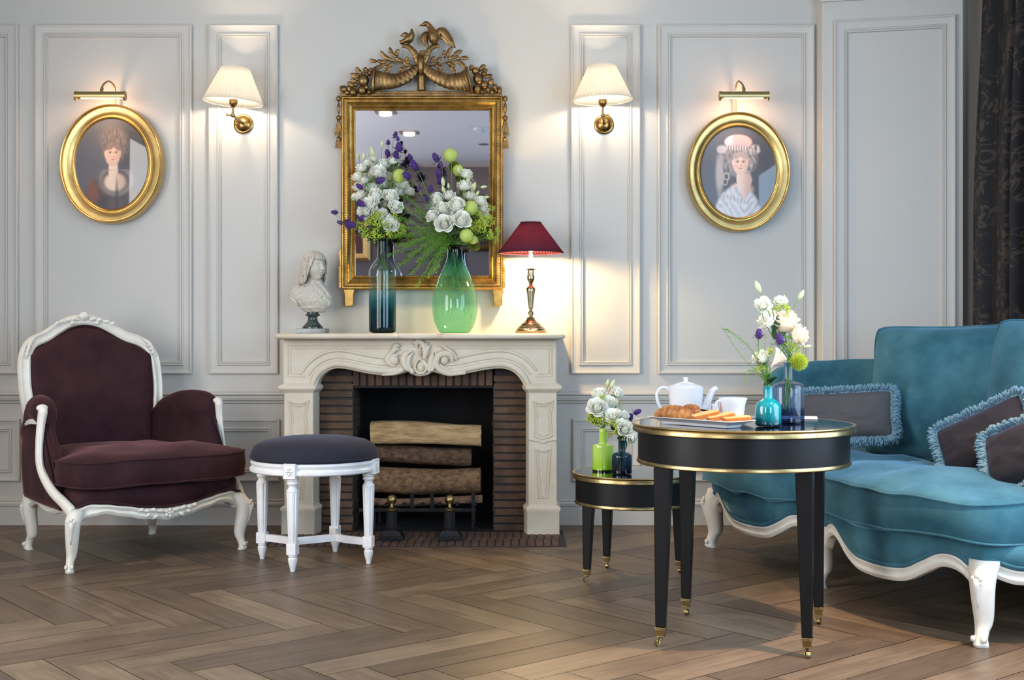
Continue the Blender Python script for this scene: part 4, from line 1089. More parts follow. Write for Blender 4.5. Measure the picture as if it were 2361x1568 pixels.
# ------------------------------------------------------------------ bust
def bust():
    s = 6.92/F/7.125; t = empty('bust_sculpture', ((721-CX)*6.92/F, 6.92, MZ), label='stone bust of a long-haired child draped in cloth on a dark marble socle', cat='sculpture')
    X = lambda x: (x-577)*s
    Z = lambda y: (1470-y)*s
    b = MB(); b.box((0, 0, Z(1430)), ((823-340)*s, (823-340)*s*.9, 80*s)); b.build('plinth', M['marble'], t, bevel=.0015)
    b = MB(); b.lathe([(r_*s, Z(y)) for r_, y in ((168, 1390), (170, 1365), (158, 1350), (140, 1342), (132, 1325), (105, 1300), (80, 1255), (76, 1215), (84, 1195), (112, 1188), (122, 1172), (116, 1156), (96, 1148), (92, 1120))], 44); b.build('socle', M['marble'], t, ang=50)
    # draped torso
    SEC = [(1128, 470, 770, .030), (1118, 445, 785, .040), (1070, 385, 815, .052), (1010, 318, 900, .062), (950, 250, 908, .068), (890, 180, 905, .068), (830, 185, 885, .064), (780, 205, 860, .058), (730, 255, 835, .052), (690, 330, 790, .046), (650, 430, 752, .036), (610, 480, 735, .030), (575, 500, 712, .026)]
    rings = []; n = 72
    K = [Vector((y, a, c, d)[:3]).to_4d() for y, a, c, d in SEC]
    ys = []
    m = 44
    for i in range(m+1):
        u = i/m*(len(SEC)-1); k = min(int(u), len(SEC)-2); f = u-k
        y, xl, xr, dp = (lerp(SEC[k][j], SEC[k+1][j], f) for j in range(4))
        ring = []
        for q in range(n):
            a = 2*pi*q/n; cx_ = (X(xl)+X(xr))/2; hw = (X(xr)-X(xl))/2
            x = cx_+hw*math.copysign(abs(cos(a))**.85, cos(a)); yy = -dp*sin(a); z = Z(y)
            if sin(a) > -.3:
                g = x*.78+z*(.62 if x > -.02 else -.9)
                fd = .0034*sin(g*250+2.5*noise.noise(Vector((x*30, z*30, 1))))+.0022*sin(g*520+1.3)
                fd *= sm(0, .15, i/m)*(1-sm(.80, .93, i/m))
                yy -= fd*(1+sin(a))*.9; z += fd*.4
            ring.append((x, yy, z))
        rings.append(ring)
    b = MB(); b.loft(rings)
    def fold(pts, r_, yd): b.tube(cr([(X(x), yd-dy+.004, Z(y)) for x, y, dy in pts], 6), [.001]+[q*1.35 for q in r_]+[.001], 12, up=(0, -1, 0), flat=.75)
    fold([(380, 1010, .045), (480, 960, .058), (580, 880, .060), (650, 790, .050), (690, 700, .036), (720, 620, .015)], [.006, .010, .010, .009, .009, .005], 0)
    fold([(400, 1020, .042), (520, 990, .060), (650, 930, .066), (760, 840, .056), (800, 760, .036)], [.004, .007, .008, .007, .004], 0)
    fold([(340, 670, .02), (430, 720, .046), (520, 790, .056), (590, 850, .058)], [.007, .010, .009, .004], 0)
    fold([(420, 660, .018), (520, 640, .030), (600, 740, .046), (650, 800, .050)], [.006, .008, .007, .003], 0)
    fold([(180, 880, .02), (240, 900, .045), (310, 960, .055), (360, 1030, .050)], [.005, .008, .008, .005], 0)
    fold([(730, 640, .014), (760, 740, .030), (740, 860, .052), (640, 960, .062)], [.005, .007, .006, .003], 0)
    fold([(360, 1040, .045), (500, 1050, .056), (660, 1040, .058), (800, 1030, .040)], [.004, .006, .006, .004], 0)
    b.build('draped_torso', M['bust'], t, ang=180)
    # head (forward axis turned right and a little to the viewer)
    hc = Vector((X(600), -.008, Z(372))); Mh = TM(hc) @ RM(z=R(-40)) @ RM(y=R(2)) @ Matrix.Scale(1.10, 4)
    def head(u, v):
        az = 2*pi*u; ph = -pi/2+pi*v; d = Vector((cos(ph)*cos(az), cos(ph)*sin(az), sin(ph)))
        x, y, z = .062*d.x, .054*d.y, .074*d.z
        if z < 0:
            k = 1-.34*sm(0, .074, -z); y *= k; x *= 1-.10*sm(0, .074, -z); x += .010*sm(0, .07, -z)
        if d.x > 0:
            G = lambda cy, cz, ry, rz: math.exp(-((y-cy)/ry)**2-((z-cz)/rz)**2)
            f = .0145*G(0, -.012, .0062, .009)+.007*G(0, .002, .0052, .014)+.004*G(.007, -.015, .004, .004)+.004*G(-.007, -.015, .004, .004)
            f += .004*G(0, .028, .03, .008)-.012*G(.020, .008, .011, .008)-.012*G(-.020, .008, .011, .008)-.004*G(.012, .004, .004, .008)-.004*G(-.012, .004, .004, .008)
            f += .0085*G(.020, .007, .0078, .0050)+.0085*G(-.020, .007, .0078, .0050)+.004*G(.020, .0145, .011, .0022)+.004*G(-.020, .0145, .011, .0022)+.002*G(.020, .001, .009, .0018)+.002*G(-.020, .001, .009, .0018)-.003*G(.021, .0075, .0022, .0022)-.003*G(-.019, .0075, .0022, .0022)
            f += .005*G(.026, -.020, .013, .014)+.005*G(-.026, -.020, .013, .014)
            f += .0055*G(0, -.0300, .012, .0035)+.0055*G(0, -.0385, .010, .004)-.0045*G(0, -.0342, .014, .0016)-.003*G(0, -.046, .010, .004)+.006*G(0, -.058, .014, .010)
            x += f
        return (x, y, z)
    b = MB(); b.grid(head, 200, 150, wu=True, M=Mh)
    b.tube([Mh @ Vector((-.004, 0, -.045)), Mh @ Vector((-.014, 0, -.085)), Vector((X(600), 0, Z(740)))], [.030, .028, .032], 20)
    b.tube([Mh @ Vector(p) for p in ((-.004, -.048, .004), (-.012, -.057, .010), (-.016, -.057, -.002), (-.008, -.052, -.018))], [.003, .005, .006, .004], 8)
    hd = b.build('head', M['bust'], t, ang=180)
    # hair: cap with fringe, long at back and sides
    rnd = random.Random(5)
    def hair(u, v):
        az = -pi+2*pi*u; k = abs(az)
        low = .036 if k < .85 else lerp(.036, -.090, sm(.85, 1.45, k))
        low += .006*noise.noise(Vector((az*4, 0, 3)))
        w1 = min(1, v/.55); ph = pi/2*(1-w1*.95) if v < .55 else None
        rg = .0028*sin(az*26+2.2*noise.noise(Vector((az*3, v*3, 0))))+.0018*sin(az*47+3*v)
        rg *= sm(.05, .4, v)
        zt_ = .080; zl = low
        zz = zt_-(zt_-zl)*(v**1.25) if True else 0
        q = max(0, min(1, zz/.080)); rr = math.sqrt(max(0, 1-q*q)) if zz > 0 else 1
        flare = 1+.10*sm(0, .09, -zz)
        rr = max(rr, .001)
        x = (.068*rr*flare+rg)*cos(az)-.006*sm(0, .09, -zz); y = (.061*rr*flare+rg)*sin(az)
        if v >= 1: x *= .93; y *= .93
        return (x, y, zz)
    b = MB(); b.grid(hair, 260, 40, wu=True, M=Mh)
    for k in range(64):
        az = rnd.uniform(.85, 2*pi-.85); long_ = sm(.85, 1.5, min(az, 2*pi-az))
        z0 = rnd.uniform(.02, .05); z1 = lerp(.018, -.100, long_)+rnd.uniform(-.014, .012)
        pts = []
        for i in range(7):
            f = i/6; z = lerp(z0, z1, f); q = max(0, z/.080); rr = math.sqrt(max(0, 1-q*q))
            wob = (.10*sin(f*8+k)+.05*sin(f*15+k*2))*long_; fl = 1+.10*sm(0, .09, -z)+.05*sin(f*9+k*1.7)*long_*f
            pts.append(Mh @ Vector((.0695*rr*fl*cos(az+wob)-.006*sm(0, .09, -z), .0625*rr*fl*sin(az+wob), z)))
        b.tube(pts, [.002, .0042, .0045, .0042, .003, .0008], 7)
    for k in range(26):
        az = rnd.uniform(-.9, .9); pts = []
        z1 = .031+rnd.uniform(-.004, .004)
        for i in range(6):
            f = i/5; z = lerp(.070, z1, f); q = z/.080; rr = math.sqrt(max(0, 1-q*q)); pts.append(Mh @ Vector((.0692*rr*cos(az), .062*rr*sin(az), z)))
        b.tube(pts, [.001, .003, .0035, .003, .0008], 6)
    b.build('hair', M['bust'], t, ang=180)
bust()
# ------------------------------------------------------------------ round stool
def stool():
    t = empty('round_stool', (-.942, 6.01, 0), label='white painted round stool with fluted legs and slate blue velvet seat', cat='stool')
    rot = math.atan2(.205, .326)      # leg square turned as in the photo
    r_ = .270; zs0, zs1 = .437, .500
    b = MB(); b.lathe([(.262, zs0), (.300, zs0), (.306, zs0+.006), (.306, zs0+.018), (.298, zs0+.024), (.292, zs0+.028), (.300, zs0+.036), (.303, zs0+.044), (.298, zs0+.052), (.290, zs0+.058), (.262, zs0+.060)], 96)
    b.build('seat_rail', M['stool_white'], t, ang=35)
    b = MB(); pr = [(.0, .49), (.296, .492), (.300, .498), (.301, .510), (.298, .530), (.284, .555), (.245, .578), (.17, .593), (.08, .600), (0, .602)]
    b.lathe([(p[0]+.0001, p[1]) for p in pr], 96, mod=lambda a, i, r, z: 1+.004*noise.noise(Vector((cos(a)*3, sin(a)*3, z*9)))); b.build('seat_cushion', M['navy'], t, ang=180)
    MB().tube([(.302*cos(k*pi/48), .302*sin(k*pi/48), .505) for k in range(96)], .005, 8, closed=True).build('piping', M['navy'], t)
    for k in range(4):
        a = rot+pi/4+k*pi/2; c, s = cos(a), sin(a)
        lg = empty('leg', (r_*c, r_*s, 0)); lg.parent = t; lg.rotation_euler = (0, 0, a)
        def prof(P, seg=32, mod=None): return MB().lathe(P, seg, mod=mod)
        b = MB()
        b.box((.022, 0, .461), (.040, .060, .070))
        b.lathe([(.026, .428), (.029, .424), (.029, .416), (.024, .412), (.028, .406), (.027, .400), (.020, .392), (.019, .384), (.028, .372), (.029, .366)], 28)
        b.lathe([(.0285, .366), (.0205, .130)], 84, mod=lambda a2, i, r, z: 1-.10*(cos(a2*8) > .35))
        b.box((0, 0, .104), (.045, .045, .052))
        b.lathe([(.021, .078), (.021, .070), (.017, .066), (.022, .060), (.021, .044), (.016, .026), (.012, .012), (.011, 0)], 28)
        m = b.build('turned_leg', M['stool_white'], lg, bevel=.0015, ang=30)
        b = MB()
        for q in range(4):
            aa = q*pi/2; b.ell((.044, .010*cos(aa), .461+.013*sin(aa)), (.005, .008 if q % 2 == 0 else .006, .006 if q % 2 == 0 else .009), seg=10, rings=6)
        for q in range(4):
            aa = pi/4+q*pi/2; b.ell((.043, .013*cos(aa), .461+.016*sin(aa)), (.003, .004, .004), seg=8, rings=5)
        b.ell((.045, 0, .461), (.005, .004, .004), seg=8, rings=6)
        for (y0, z0, y1, z1) in ((-.028, .429, .028, .429), (-.028, .493, .028, .493), (-.028, .429, -.028, .493), (.028, .429, .028, .493)):
            b.tube([(.043, y0, z0), (.043, y1, z1)], .002, 6)
        b.build('rosette', M['stool_white'], m)
    # stretchers: curved arcs between side legs joined by a straight bar
    b = MB(); L4 = [Vector((r_*cos(rot+pi/4+k*pi/2), r_*sin(rot+pi/4+k*pi/2), .104)) for k in range(4)]
    # legs order: find by world direction: right, back, left, front
    def arc(p, q, bow, hh=.034, ww=.022):
        mid = (p+q)/2; d = (Vector((0, 0, .104))-mid).normalized()
        pts = [p.lerp(q, f)+d*(bow*sin(pi*f)) for f in [k/16 for k in range(17)]]
        return b.tube(pts, 1, prof=[(-ww/2, -hh/2), (ww/2, -hh/2), (ww/2, hh/2), (-ww/2, hh/2)], up=(0, 0, 1)), pts[8]
    _, m1 = arc(L4[2], L4[1], .075)      # left-hand pair
    _, m2 = arc(L4[3], L4[0], .075)      # right-hand pair
    b.tube([m1, m2], 1, prof=[(-.011, -.017), (.011, -.017), (.011, .017), (-.011, .017)], up=(0, 0, 1))
    b.build('stretcher', M['stool_white'], t, bevel=.0015, ang=30)
stool()

# ------------------------------------------------------------------ black drum tables with brass
def drum_table(name, loc, R_, zt, zb, leg_r, rot, w0, w1, lab, cast=.068):
    t = empty(name, loc, label=lab, cat='table', group=None)
    k = R_/.3985
    MB().lathe([(R_-.012, zt-.012), (R_-.012, zt-.0012), (R_-.013, zt-.0004), (0, zt-.0004)], 96).build('glass_top', M['black_glass'], t, ang=30)
    b = MB(); b.lathe([(R_-.013, zt-.010), (R_-.013, zt), (R_-.007, zt+.001), (R_-.002, zt), (R_, zt-.004), (R_-.003, zt-.008), (R_-.006, zt-.010), (R_-.004, zt-.013), (R_-.004, zt-.026), (R_-.010, zt-.029), (R_-.016, zt-.030), (R_-.03, zt-.028)], 120, caps=False)
    br = b.build('brass_rim', M['brass'], t, ang=35)
    b = MB()
    for q in range(16): aa = q*2*pi/16+.1; b.ell(((R_-.004)*cos(aa), (R_-.004)*sin(aa), zt-.019), (.002, .002, .002), seg=8, rings=5)
    b.build('brass_pin', M['brass'], br)
    ra = R_-.0225*k
    MB().lathe([(ra-.03, zt-.012), (ra, zt-.02), (ra, zb), (ra-.03, zb)], 120).build('apron', M['black'], t, ang=35)
    MB().lathe([(ra-.002, zb+.010), (ra+.003, zb+.010), (ra+.005, zb+.006), (ra+.005, zb-.001), (ra+.002, zb-.004), (ra-.004, zb-.004)], 120, caps=False).build('lower_brass_band', M['brass'], t, ang=35)
    for q in range(4):
        a = rot+pi/4+q*pi/2
        x, y = leg_r*cos(a), leg_r*sin(a)
        lg = empty('leg', (x, y, 0)); lg.parent = t; lg.rotation_euler = (0, 0, rot)
        b = MB(); k0 = -.012*leg_r/.368; ox, oy = k0*cos(pi/4+q*pi/2), k0*sin(pi/4+q*pi/2)
        b.loft([[(sx*w1/2, sy*w1/2, cast) for sx, sy in ((-1, -1), (1, -1), (1, 1), (-1, 1))], [(ox+sx*w0/2, oy+sy*w0/2, zb-.0035) for sx, sy in ((-1, -1), (1, -1), (1, 1), (-1, 1))]])
        b.build('tapered_post', M['black'], lg, bevel=.003, seg=1, smooth=False)
        b = MB(); h = cast
        b.taper((0, 0), (w1*.72, w1*.72), (w1*.98, w1*.98), h*.52, h*.94); b.box((0, 0, h*.97), (w1*1.14, w1*1.14, h*.07)); b.box((0, 0, h*.88), (w1*1.02, w1*1.02, h*.06)); b.box((0, 0, h*.52), (w1*.84, w1*.84, h*.06))
        b.build('brass_sabot', M['brass'], lg, bevel=.0012, ang=30)
        ca = random.Random(q+3).uniform(0, 2*pi); off = Vector((cos(ca), sin(ca), 0))*h*.16
        b = MB(); b.tube([(0, 0, h*.52), (-off.x*.2, -off.y*.2, h*.40), (off.x, off.y, h*.26)], [h*.10, h*.085, h*.07], 10)
        n = Vector((-off.y, off.x, 0)).normalized(); wc = Vector((off.x, off.y, h*.175))
        for s_ in (-1, 1): b.tube([wc+n*s_*h*.15+Vector((0, 0, h*.14)), wc+n*s_*h*.16], [h*.05, h*.06], 8)
        b.build('caster_fork', M['brass'], lg)
        MB().tube([wc-n*h*.11, wc-n*h*.03, wc+n*h*.03, wc+n*h*.11], [h*.165, h*.175, h*.175, h*.165], 20).build('caster_wheel', M['brass'], lg, ang=40)
    return t
drum_table('pedestal_table', (.832, 4.54, 0), .3985, .766, .628, .352, R(-18), .060, .034, 'large round black table with brass bands and casters, carrying the breakfast')
drum_table('side_table', (.545, 5.62, 0), .277, .470, .336, .240, R(-19), .048, .030, 'small low round black table with brass bands, behind the larger one', cast=.056)

# ------------------------------------------------------------------ cabriole legs, upholstered seats
def cabriole(parent, foot, knee, top, m, r0=.034, r1=.015, name='leg', out=None, scroll=True, flare=1.0):
    "foot, knee, top: points; out = outward direction in plan"
    f, k, tp = Vector(foot), Vector(knee), Vector(top); o_ = Vector(out).normalized() if out else (f-tp).normalized()
    o_.z = 0
    H = tp.z-f.z
    P = cr([tp, k, f.lerp(k, .42)-o_*.016, f+Vector((0, 0, H*.17))-o_*.004, f+Vector((0, 0, .016))+o_*.006, f], 6)
    b = MB(); n = len(P)-1
    rr = []
    for i in range(n+1):
        t = i/n; rr.append(interp([r0*flare, r0*1.12, r0*.92, r1*1.45, r1*1.15, r1*1.05, r1*1.25, r1*1.2], t))
    side = Vector((-o_.y, o_.x, 0)); rings = []
    for i, p in enumerate(P):
        ring = []
        for q in range(24):
            a = 2*pi*q/24; c, s = cos(a), sin(a)
            rid = 1+.10*max(0, cos(a))**8+.04*cos(4*a)
            ring.append(p+o_*(rr[i]*c*rid/(1+(flare-1)*max(0, 1-i/n*4)))+side*(rr[i]*.92*s))
        rings.append(ring)
    b.loft(rings)
    if scroll:
        c = f+Vector((0, 0, .030))+o_*(r1*1.1)
        for s_ in (-1, 1): b.tube([c+side*(r1*.5*s_), c+side*(r1*1.1*s_)], [.012, .010], 12)
        b.tube(cr([k+o_*(r0*1.12)+Vector((0, 0, .02)), k+o_*(r0*1.16), f.lerp(k, .62)+o_*(r0*.72)], 4), [.010, .013, .002], 8)
        kk = k+o_*(r0*1.1)+Vector((0, 0, .018))
        for j in range(5):
            aa = j*2*pi/5+.3; b.ell(kk+side*(.014*cos(aa))+Vector((0, 0, .014*sin(aa))), (.009, .007, .009), seg=8, rings=6)
        b.ell(kk+o_*.006, (.007, .007, .007), seg=8, rings=6)
    return b.build(name, m, parent, ang=180)

def apron(parent, path, ztop, zbot, m, thick=.028, name='apron', closed=False):
    "moulded wooden rail following a plan path; ztop, zbot functions of t in 0..1"
    P = [Vector((p[0], p[1], 0)) for p in path]; n = len(P); b = MB(); rings = []
    for i, p in enumerate(P):
        if closed: d = P[(i+1) % n]-P[i-1]
        else: d = P[min(i+1, n-1)]-P[max(0, i-1)]
        d.normalize(); nrm = Vector((d.y, -d.x, 0)); t = i/(n-1)
        zt, zb = ztop(t), zbot(t); h = zt-zb
        pr = [(-thick, 0), (-.004, 0), (.003, .008), (.006, .016), (.001, .024), (.0, .55*h), (.005, h-.016), (.009, h-.009), (.006, h-.001), (-.004, h), (-thick, h)]
        rings.append([p+nrm*u+Vector((0, 0, zb+w_)) for u, w_ in pr])
    b.loft(rings, closed=True, wrap=closed, caps=not closed)
    return b.build(name, m, parent, ang=45)

def cushion(parent, outline, z0, z1, dome, m, name='seat_cushion', rnd_=.03, pip=True, noise_amp=.006, seed=0, zf=None):
    "boxed cushion on a plan outline (list of xy, closed)"
    P = [Vector((x, y)) for x, y in outline]; c = sum(P, Vector((0, 0)))/len(P); n = len(P)
    zf = zf or (lambda x, y: 0)
    prof = [(.80, z0+.0), (.93, z0+.002), (.985, z0+.008), (1.0, z0+.016), (1.012, (z0+z1)/2), (1.0, z1-.012), (.988, z1-.004), (.95, z1+dome*.10), (.85, z1+dome*.34), (.7, z1+dome*.62), (.5, z1+dome*.86), (.25, z1+dome), (.04, z1+dome)]
    rings = []
    for u, z in prof:
        ring = []
        for p in P:
            q = c+(p-c)*u; nz = noise_amp*noise.noise(Vector((q.x*5+seed, q.y*5, z*7)))
            ring.append((q.x, q.y, z+zf(q.x, q.y)*(1 if z > z0+.01 else .6)+nz*(2 if u < .95 else 1)))
        rings.append(ring)
    b = MB(); b.loft(rings); o = b.build(name, m, parent, ang=180)
    if pip:
        for u, z in ((1.002, z1-.008), (1.002, z0+.010)):
            MB().tube([(lambda q: (q.x, q.y, z+zf(q.x, q.y)+noise_amp*noise.noise(Vector((q.x*5+seed, q.y*5, z*7)))))(c+(p-c)*u) for p in P], .0045, 8, closed=True).build('piping', m, o)
    return o

# ------------------------------------------------------------------ plum armchair
def armchair():
    c0 = Vector((-1.94, 6.30, 0)); th = R(44)
    t = empty('armchair', c0, th, label='bergere armchair in plum velvet with carved white frame', cat='armchair')
    wm, vm = M['white'], M['plum']
    # plan path of the seat rail, front-left -> around -> front-right -> front
    FLx, FLy, BLx, BLy = -.425, -.365, -.345, .345
    front = cr([(-.425, -.365, 0), (-.30, -.410, 0), (-.12, -.432, 0), (0, -.436, 0), (.12, -.432, 0), (.30, -.410, 0), (.425, -.365, 0)], 6)
    zb = lambda u: interps([.215, .245, .255, .235, .215, .210, .200, .210, .215, .235, .255, .245, .215], u)
    zt = lambda u: interps([.285, .305, .300, .285, .268, .262, .258, .262, .268, .285, .300, .305, .285], u)
    ap = apron(t, front, zt, zb, wm)
    b = MB()    # carved spray in the middle of the front rail
    for sx in (-1, 1):
        for k, (x, z, l, a) in enumerate(((.02, .245, .05, .1), (.055, .250, .05, .2), (.09, .254, .045, .0), (.12, .262, .04, -.1), (.05, .232, .04, -.5), (.09, .240, .035, -.4))):
            p = Vector((sx*x, -.445+.04*x, z)); d = Vector((sx*cos(a), .02, sin(a)))*l
            b.tube([p, p+d*.5+Vector((0, -.006, .003)), p+d], [.005, .010, .001], 8, flat=.6, up=(0, -1, 0))
    for k in range(5): aa = k*1.2566; b.ell((.015*cos(aa), -.446, .236+.015*sin(aa)), (.010, .007, .010), seg=10, rings=6)
    b.ell((0, -.450, .236), (.007, .007, .007), seg=8, rings=6); b.build('carved_spray', wm, ap)
    for s in (-1, 1):
        side = cr([(s*.425, -.365, 0), (s*.415, -.15, 0), (s*.385, .12, 0), (s*.345, .345, 0)], 8)
        if s < 0: side = side[::-1]
        apron(t, side, lambda u: interps([.285, .30, .295, .30, .285], u), lambda u: interps([.215, .25, .225, .25, .215], u), wm, name='side_rail')
    apron(t, cr([(.345, .345, 0), (0, .40, 0), (-.345, .345, 0)], 8), lambda u: .285, lambda u: .225, wm, name='back_rail')
    cabriole(t, (-.462, -.385, 0), (-.450, -.390, .215), (-.420, -.362, .285), wm, r0=.036, r1=.017, out=(-.55, -.8, 0))
    cabriole(t, (.440, -.375, 0), (.445, -.385, .215), (.420, -.362, .285), wm, r0=.036, r1=.017, out=(.6, -.75, 0))
    cabriole(t, (-.330, .365, 0), (-.335, .345, .20), (-.335, .335, .285), wm, r0=.034, r1=.018, out=(-.6, .7, 0), scroll=True)
    cabriole(t, (.355, .385, 0), (.345, .350, .20), (.335, .335, .285), wm, r0=.034, r1=.018, out=(.6, .7, 0))
    # upholstered deck between rail and cushion
    def plan(g=0):
        return [(x*(1+g), y*(1+g)) for x, y in [(p.x, p.y) for p in cr([(-.415, -.355, 0), (-.25, -.408, 0), (0, -.426, 0), (.25, -.408, 0), (.415, -.355, 0), (.400, -.1, 0), (.375, .15, 0), (.335, .335, 0), (0, .385, 0), (-.335, .335, 0), (-.375, .15, 0), (-.400, -.1, 0)], 5, True)]]
    rings = []
    def zlow(x, y):
        if y < -.3: return zt((x/.85+.5))+.002
        return .292
    for g, zz in ((0, None), (.012, .33), (.012, .355), (-.02, .372)):
        rings.append([(x, y, zlow(x, y)-.012 if zz is None else zz) for x, y in plan(g)])
    MB().loft(rings).build('seat_deck', vm, t, ang=180)
    fp = [(x*1.018, y*1.018-.002, zt(x/.85+.5)+.010) for x, y in [(p.x, p.y) for p in front]]
    MB().tube(fp, .006, 8).build('deck_piping', vm, t)
    # T-shaped seat cushion overhanging the arms
    out = cr([(-.462, -.345, 0), (-.415, -.425, 0), (-.25, -.478, 0), (0, -.495, 0), (.25, -.478, 0), (.415, -.425, 0), (.465, -.345, 0), (.470, -.27, 0), (.445, -.20, 0), (.395, -.16, 0), (.350, -.02, 0), (.325, .15, 0), (.27, .32, 0), (0, .36, 0), (-.27, .32, 0), (-.325, .15, 0), (-.350, -.02, 0), (-.395, -.16, 0), (-.445, -.20, 0), (-.466, -.27, 0)], 5, True)
    cushion(t, [(p.x, p.y) for p in out], .375, .505, .045, vm, noise_amp=.010, seed=3)
    # back: plan curve wraps forward at the sides, leans backwards
    def backpt(u, z, off=0):
        "u -1..1 across, z height, off outward thickness"
        hw = .320+.040*sm(.45, .85, z)-.02*sm(.95, 1.2, z)
        x = hw*u; y = .355+(z-.45)*.16-.070*(abs(u)**2.4)
        n = Vector((u*.30, .95, 0)).normalized()
        return Vector((x, y, z))+n*off
    TOPP = [(0, 1.158), (.22, 1.146), (.42, 1.112), (.62, 1.072), (.80, 1.048), (.93, 1.010), (.99, .955), (1.02, .86)]
    def ztop(u):
        a = min(abs(u), .995)
        for (u0, z0), (u1, z1) in zip(TOPP, TOPP[1:]):
            if a <= u1: return lerp(z0, z1, (a-u0)/(u1-u0))
        return .9
    # outline of the frame: up the left stile, over the crest, down the right stile
    def frame_path(inset=0):
        k = 1-inset; dz = inset*.34
        h = [(1.0, .60), (1.0, .70), (1.0, .80), (.995, .90), (.97, .968), (.90, 1.020), (.80, 1.048), (.62, 1.072), (.42, 1.112), (.22, 1.146), (0, 1.158)]
        return cr([backpt(-u*k, z-dz*(z > .85)) for u, z in h]+[backpt(u*k, z-dz*(z > .85)) for u, z in h[-2::-1]], 6)
    fr = frame_path()
    mp = [(-.030, -.012), (-.030, .010), (-.022, .020), (-.010, .014), (.004, .016), (.014, .024), (.024, .020), (.030, .006), (.030, -.012)]
    b = MB(); b.tube(fr, 1.0, prof=mp, up=(0, -1, 0)); fb = b.build('back_frame', wm, t, ang=45)
    b = MB(); top = backpt(0, 1.165)
    b.ell(top+Vector((0, -.012, .012)), (.028, .020, .024), seg=16, rings=10, fn=lambda d: 1+.08*cos(math.atan2(d.z, d.x)*10))
    b.build('carved_crest', wm, fb)
    for s in (-1, 1):
        b = MB()
        for k, (x, z, l, a) in enumerate(((.03, 1.160, .05, .1), (.065, 1.158, .05, -.1), (.105, 1.150, .05, -.15), (.05, 1.146, .045, -.3), (.145, 1.142, .035, -.3))):
            p = backpt(s*x/.36, z)+Vector((0, -.022, 0)); d = Vector((s*cos(a), 0, sin(a)))*l
            b.tube([p, p+d*.5+Vector((0, -.005, .005)), p+d], [.005, .011, .001], 8, flat=.6, up=(0, -1, 0))
        for k in range(4):
            p = backpt(s*(.90+.02*k), 1.045-.020*k)+Vector((0, -.022, 0)); b.ell(p, (.013, .010, .010), seg=10, rings=6)
        b.tube(cr([backpt(s*.84, 1.065)+Vector((0, -.02, 0)), backpt(s*.93, 1.03)+Vector((0, -.028, 0)), backpt(s*.99, .96)+Vector((0, -.02, 0))], 4), [.004, .010, .003], 8)
        b.build('carved_leaf_spray', wm, fb)
    def backsurf(u, v, front=True):
        uu = -1+2*u; ins = .955
        z1 = ztop(uu*ins)-.028; z0 = .40
        z = lerp(z0, z1, v)
        e = min(1, min(u, 1-u)*9, min(1-v, 1)*9)
        puff = .050*math.sqrt(max(0, 1-(1-e)**2))+.020*sin(pi*v)*sin(pi*u)
        zz = z
        p = backpt(uu*ins, zz)
        nz = .004*noise.noise(Vector((u*4, v*5, 2)))
        if front: return p+Vector((0, -puff+nz-.004, 0))
        return p+Vector((0, .020+.02*e, 0))
    b = MB(); b.grid(lambda u, v: backsurf(u, v), 36, 44); b.build('back_upholstery', vm, t, ang=180)
    b = MB(); b.grid(lambda u, v: backsurf(u, v, False), 24, 24); b.build('outer_back', vm, t, ang=180)
    pth = [q+Vector((0, -.022, 0)) for q in frame_path(.085)[4:-4]]
    MB().tube(pth, .005, 8).build('back_piping', vm, t)
    # arms
    for s in (-1, 1):
        # upholstered arm: one padded body from the seat up to the rolled top
        st = [(.385, .325, .66, .7), (.30, .345, .70, .75), (.24, .358, .745, .9), (.14, .385, .782, 1), (.05, .410, .792, 1), (-.02, .428, .788, 1), (-.065, .436, .775, .92), (-.095, .440, .755, .70), (-.105, .440, .735, .35)]
        S_ = cr([(y, x, zt_) for y, x, zt_, k in st], 4); ks = [q[3] for q in st]; b = MB(); rings = []
        for i, p in enumerate(S_):
            y, xc, zt_ = p; k = interp(ks, i/(len(S_)-1)); w_ = .058*k
            base = [(xc-.040*k, .37), (xc-.050*k-.004, .46), (xc-.054*k-.002, .56), (xc-.050*k, .64), (xc-w_-.004, .69), (xc-w_-.002, zt_-.045), (xc-w_*.72, zt_-.015), (xc-w_*.2, zt_), (xc+w_*.45, zt_-.006), (xc+w_*.92, zt_-.035), (xc+w_*1.02, zt_-.075), (xc+w_*.75, zt_-.110), (xc+w_*.35, .66), (xc+.012, .60), (xc+.012, .50), (xc+.010, .37)]
            lean = lambda z: -.13*sm(.66, .38, z)*sm(.10, -.08, y)
            rings.append([(s*x, y+lean(z), z) for x, z in [(q.x, q.y) for q in cr([(x, z, 0) for x, z in base], 3, True)]])
        b.loft(rings); b.build('arm_pad', vm, t, ang=180)
        if False: pass
        # padded arm roll
        pts = cr([(s*.350, .27, .660), (s*.395, .17, .705), (s*.430, .06, .722), (s*.450, -.02, .718), (s*.455, -.070, .700)], 8)
        b = MB(); n = len(pts); rings = []
        for i, p in enumerate(pts):
            u = i/(n-1); rx = interp([.045, .052, .058, .064, .068, .060, .030], u); rz = interp([.060, .070, .076, .074, .066, .050, .018], u)
            rings.append([p+Vector((s*rx*cos(2*pi*q/24), 0, rz*sin(2*pi*q/24)))+Vector((0, -.012*(1-abs(sin(2*pi*q/24))) if u > .9 else 0, 0)) for q in range(24)])
        # inner upholstery of the arm, from pad down to the seat
        def inner(u, v):
            y = lerp(.28, -.09-.12*(1-v), u); z = lerp(.36, .72, v)
            xb_ = lerp(.335, .405, u)
            return Vector((s*(xb_-.045*sin(pi*min(1, v*1.0))*.8-.012*sin(pi*u)), y+.01*v, z-.045*(1-sm(0, .3, u))*v))
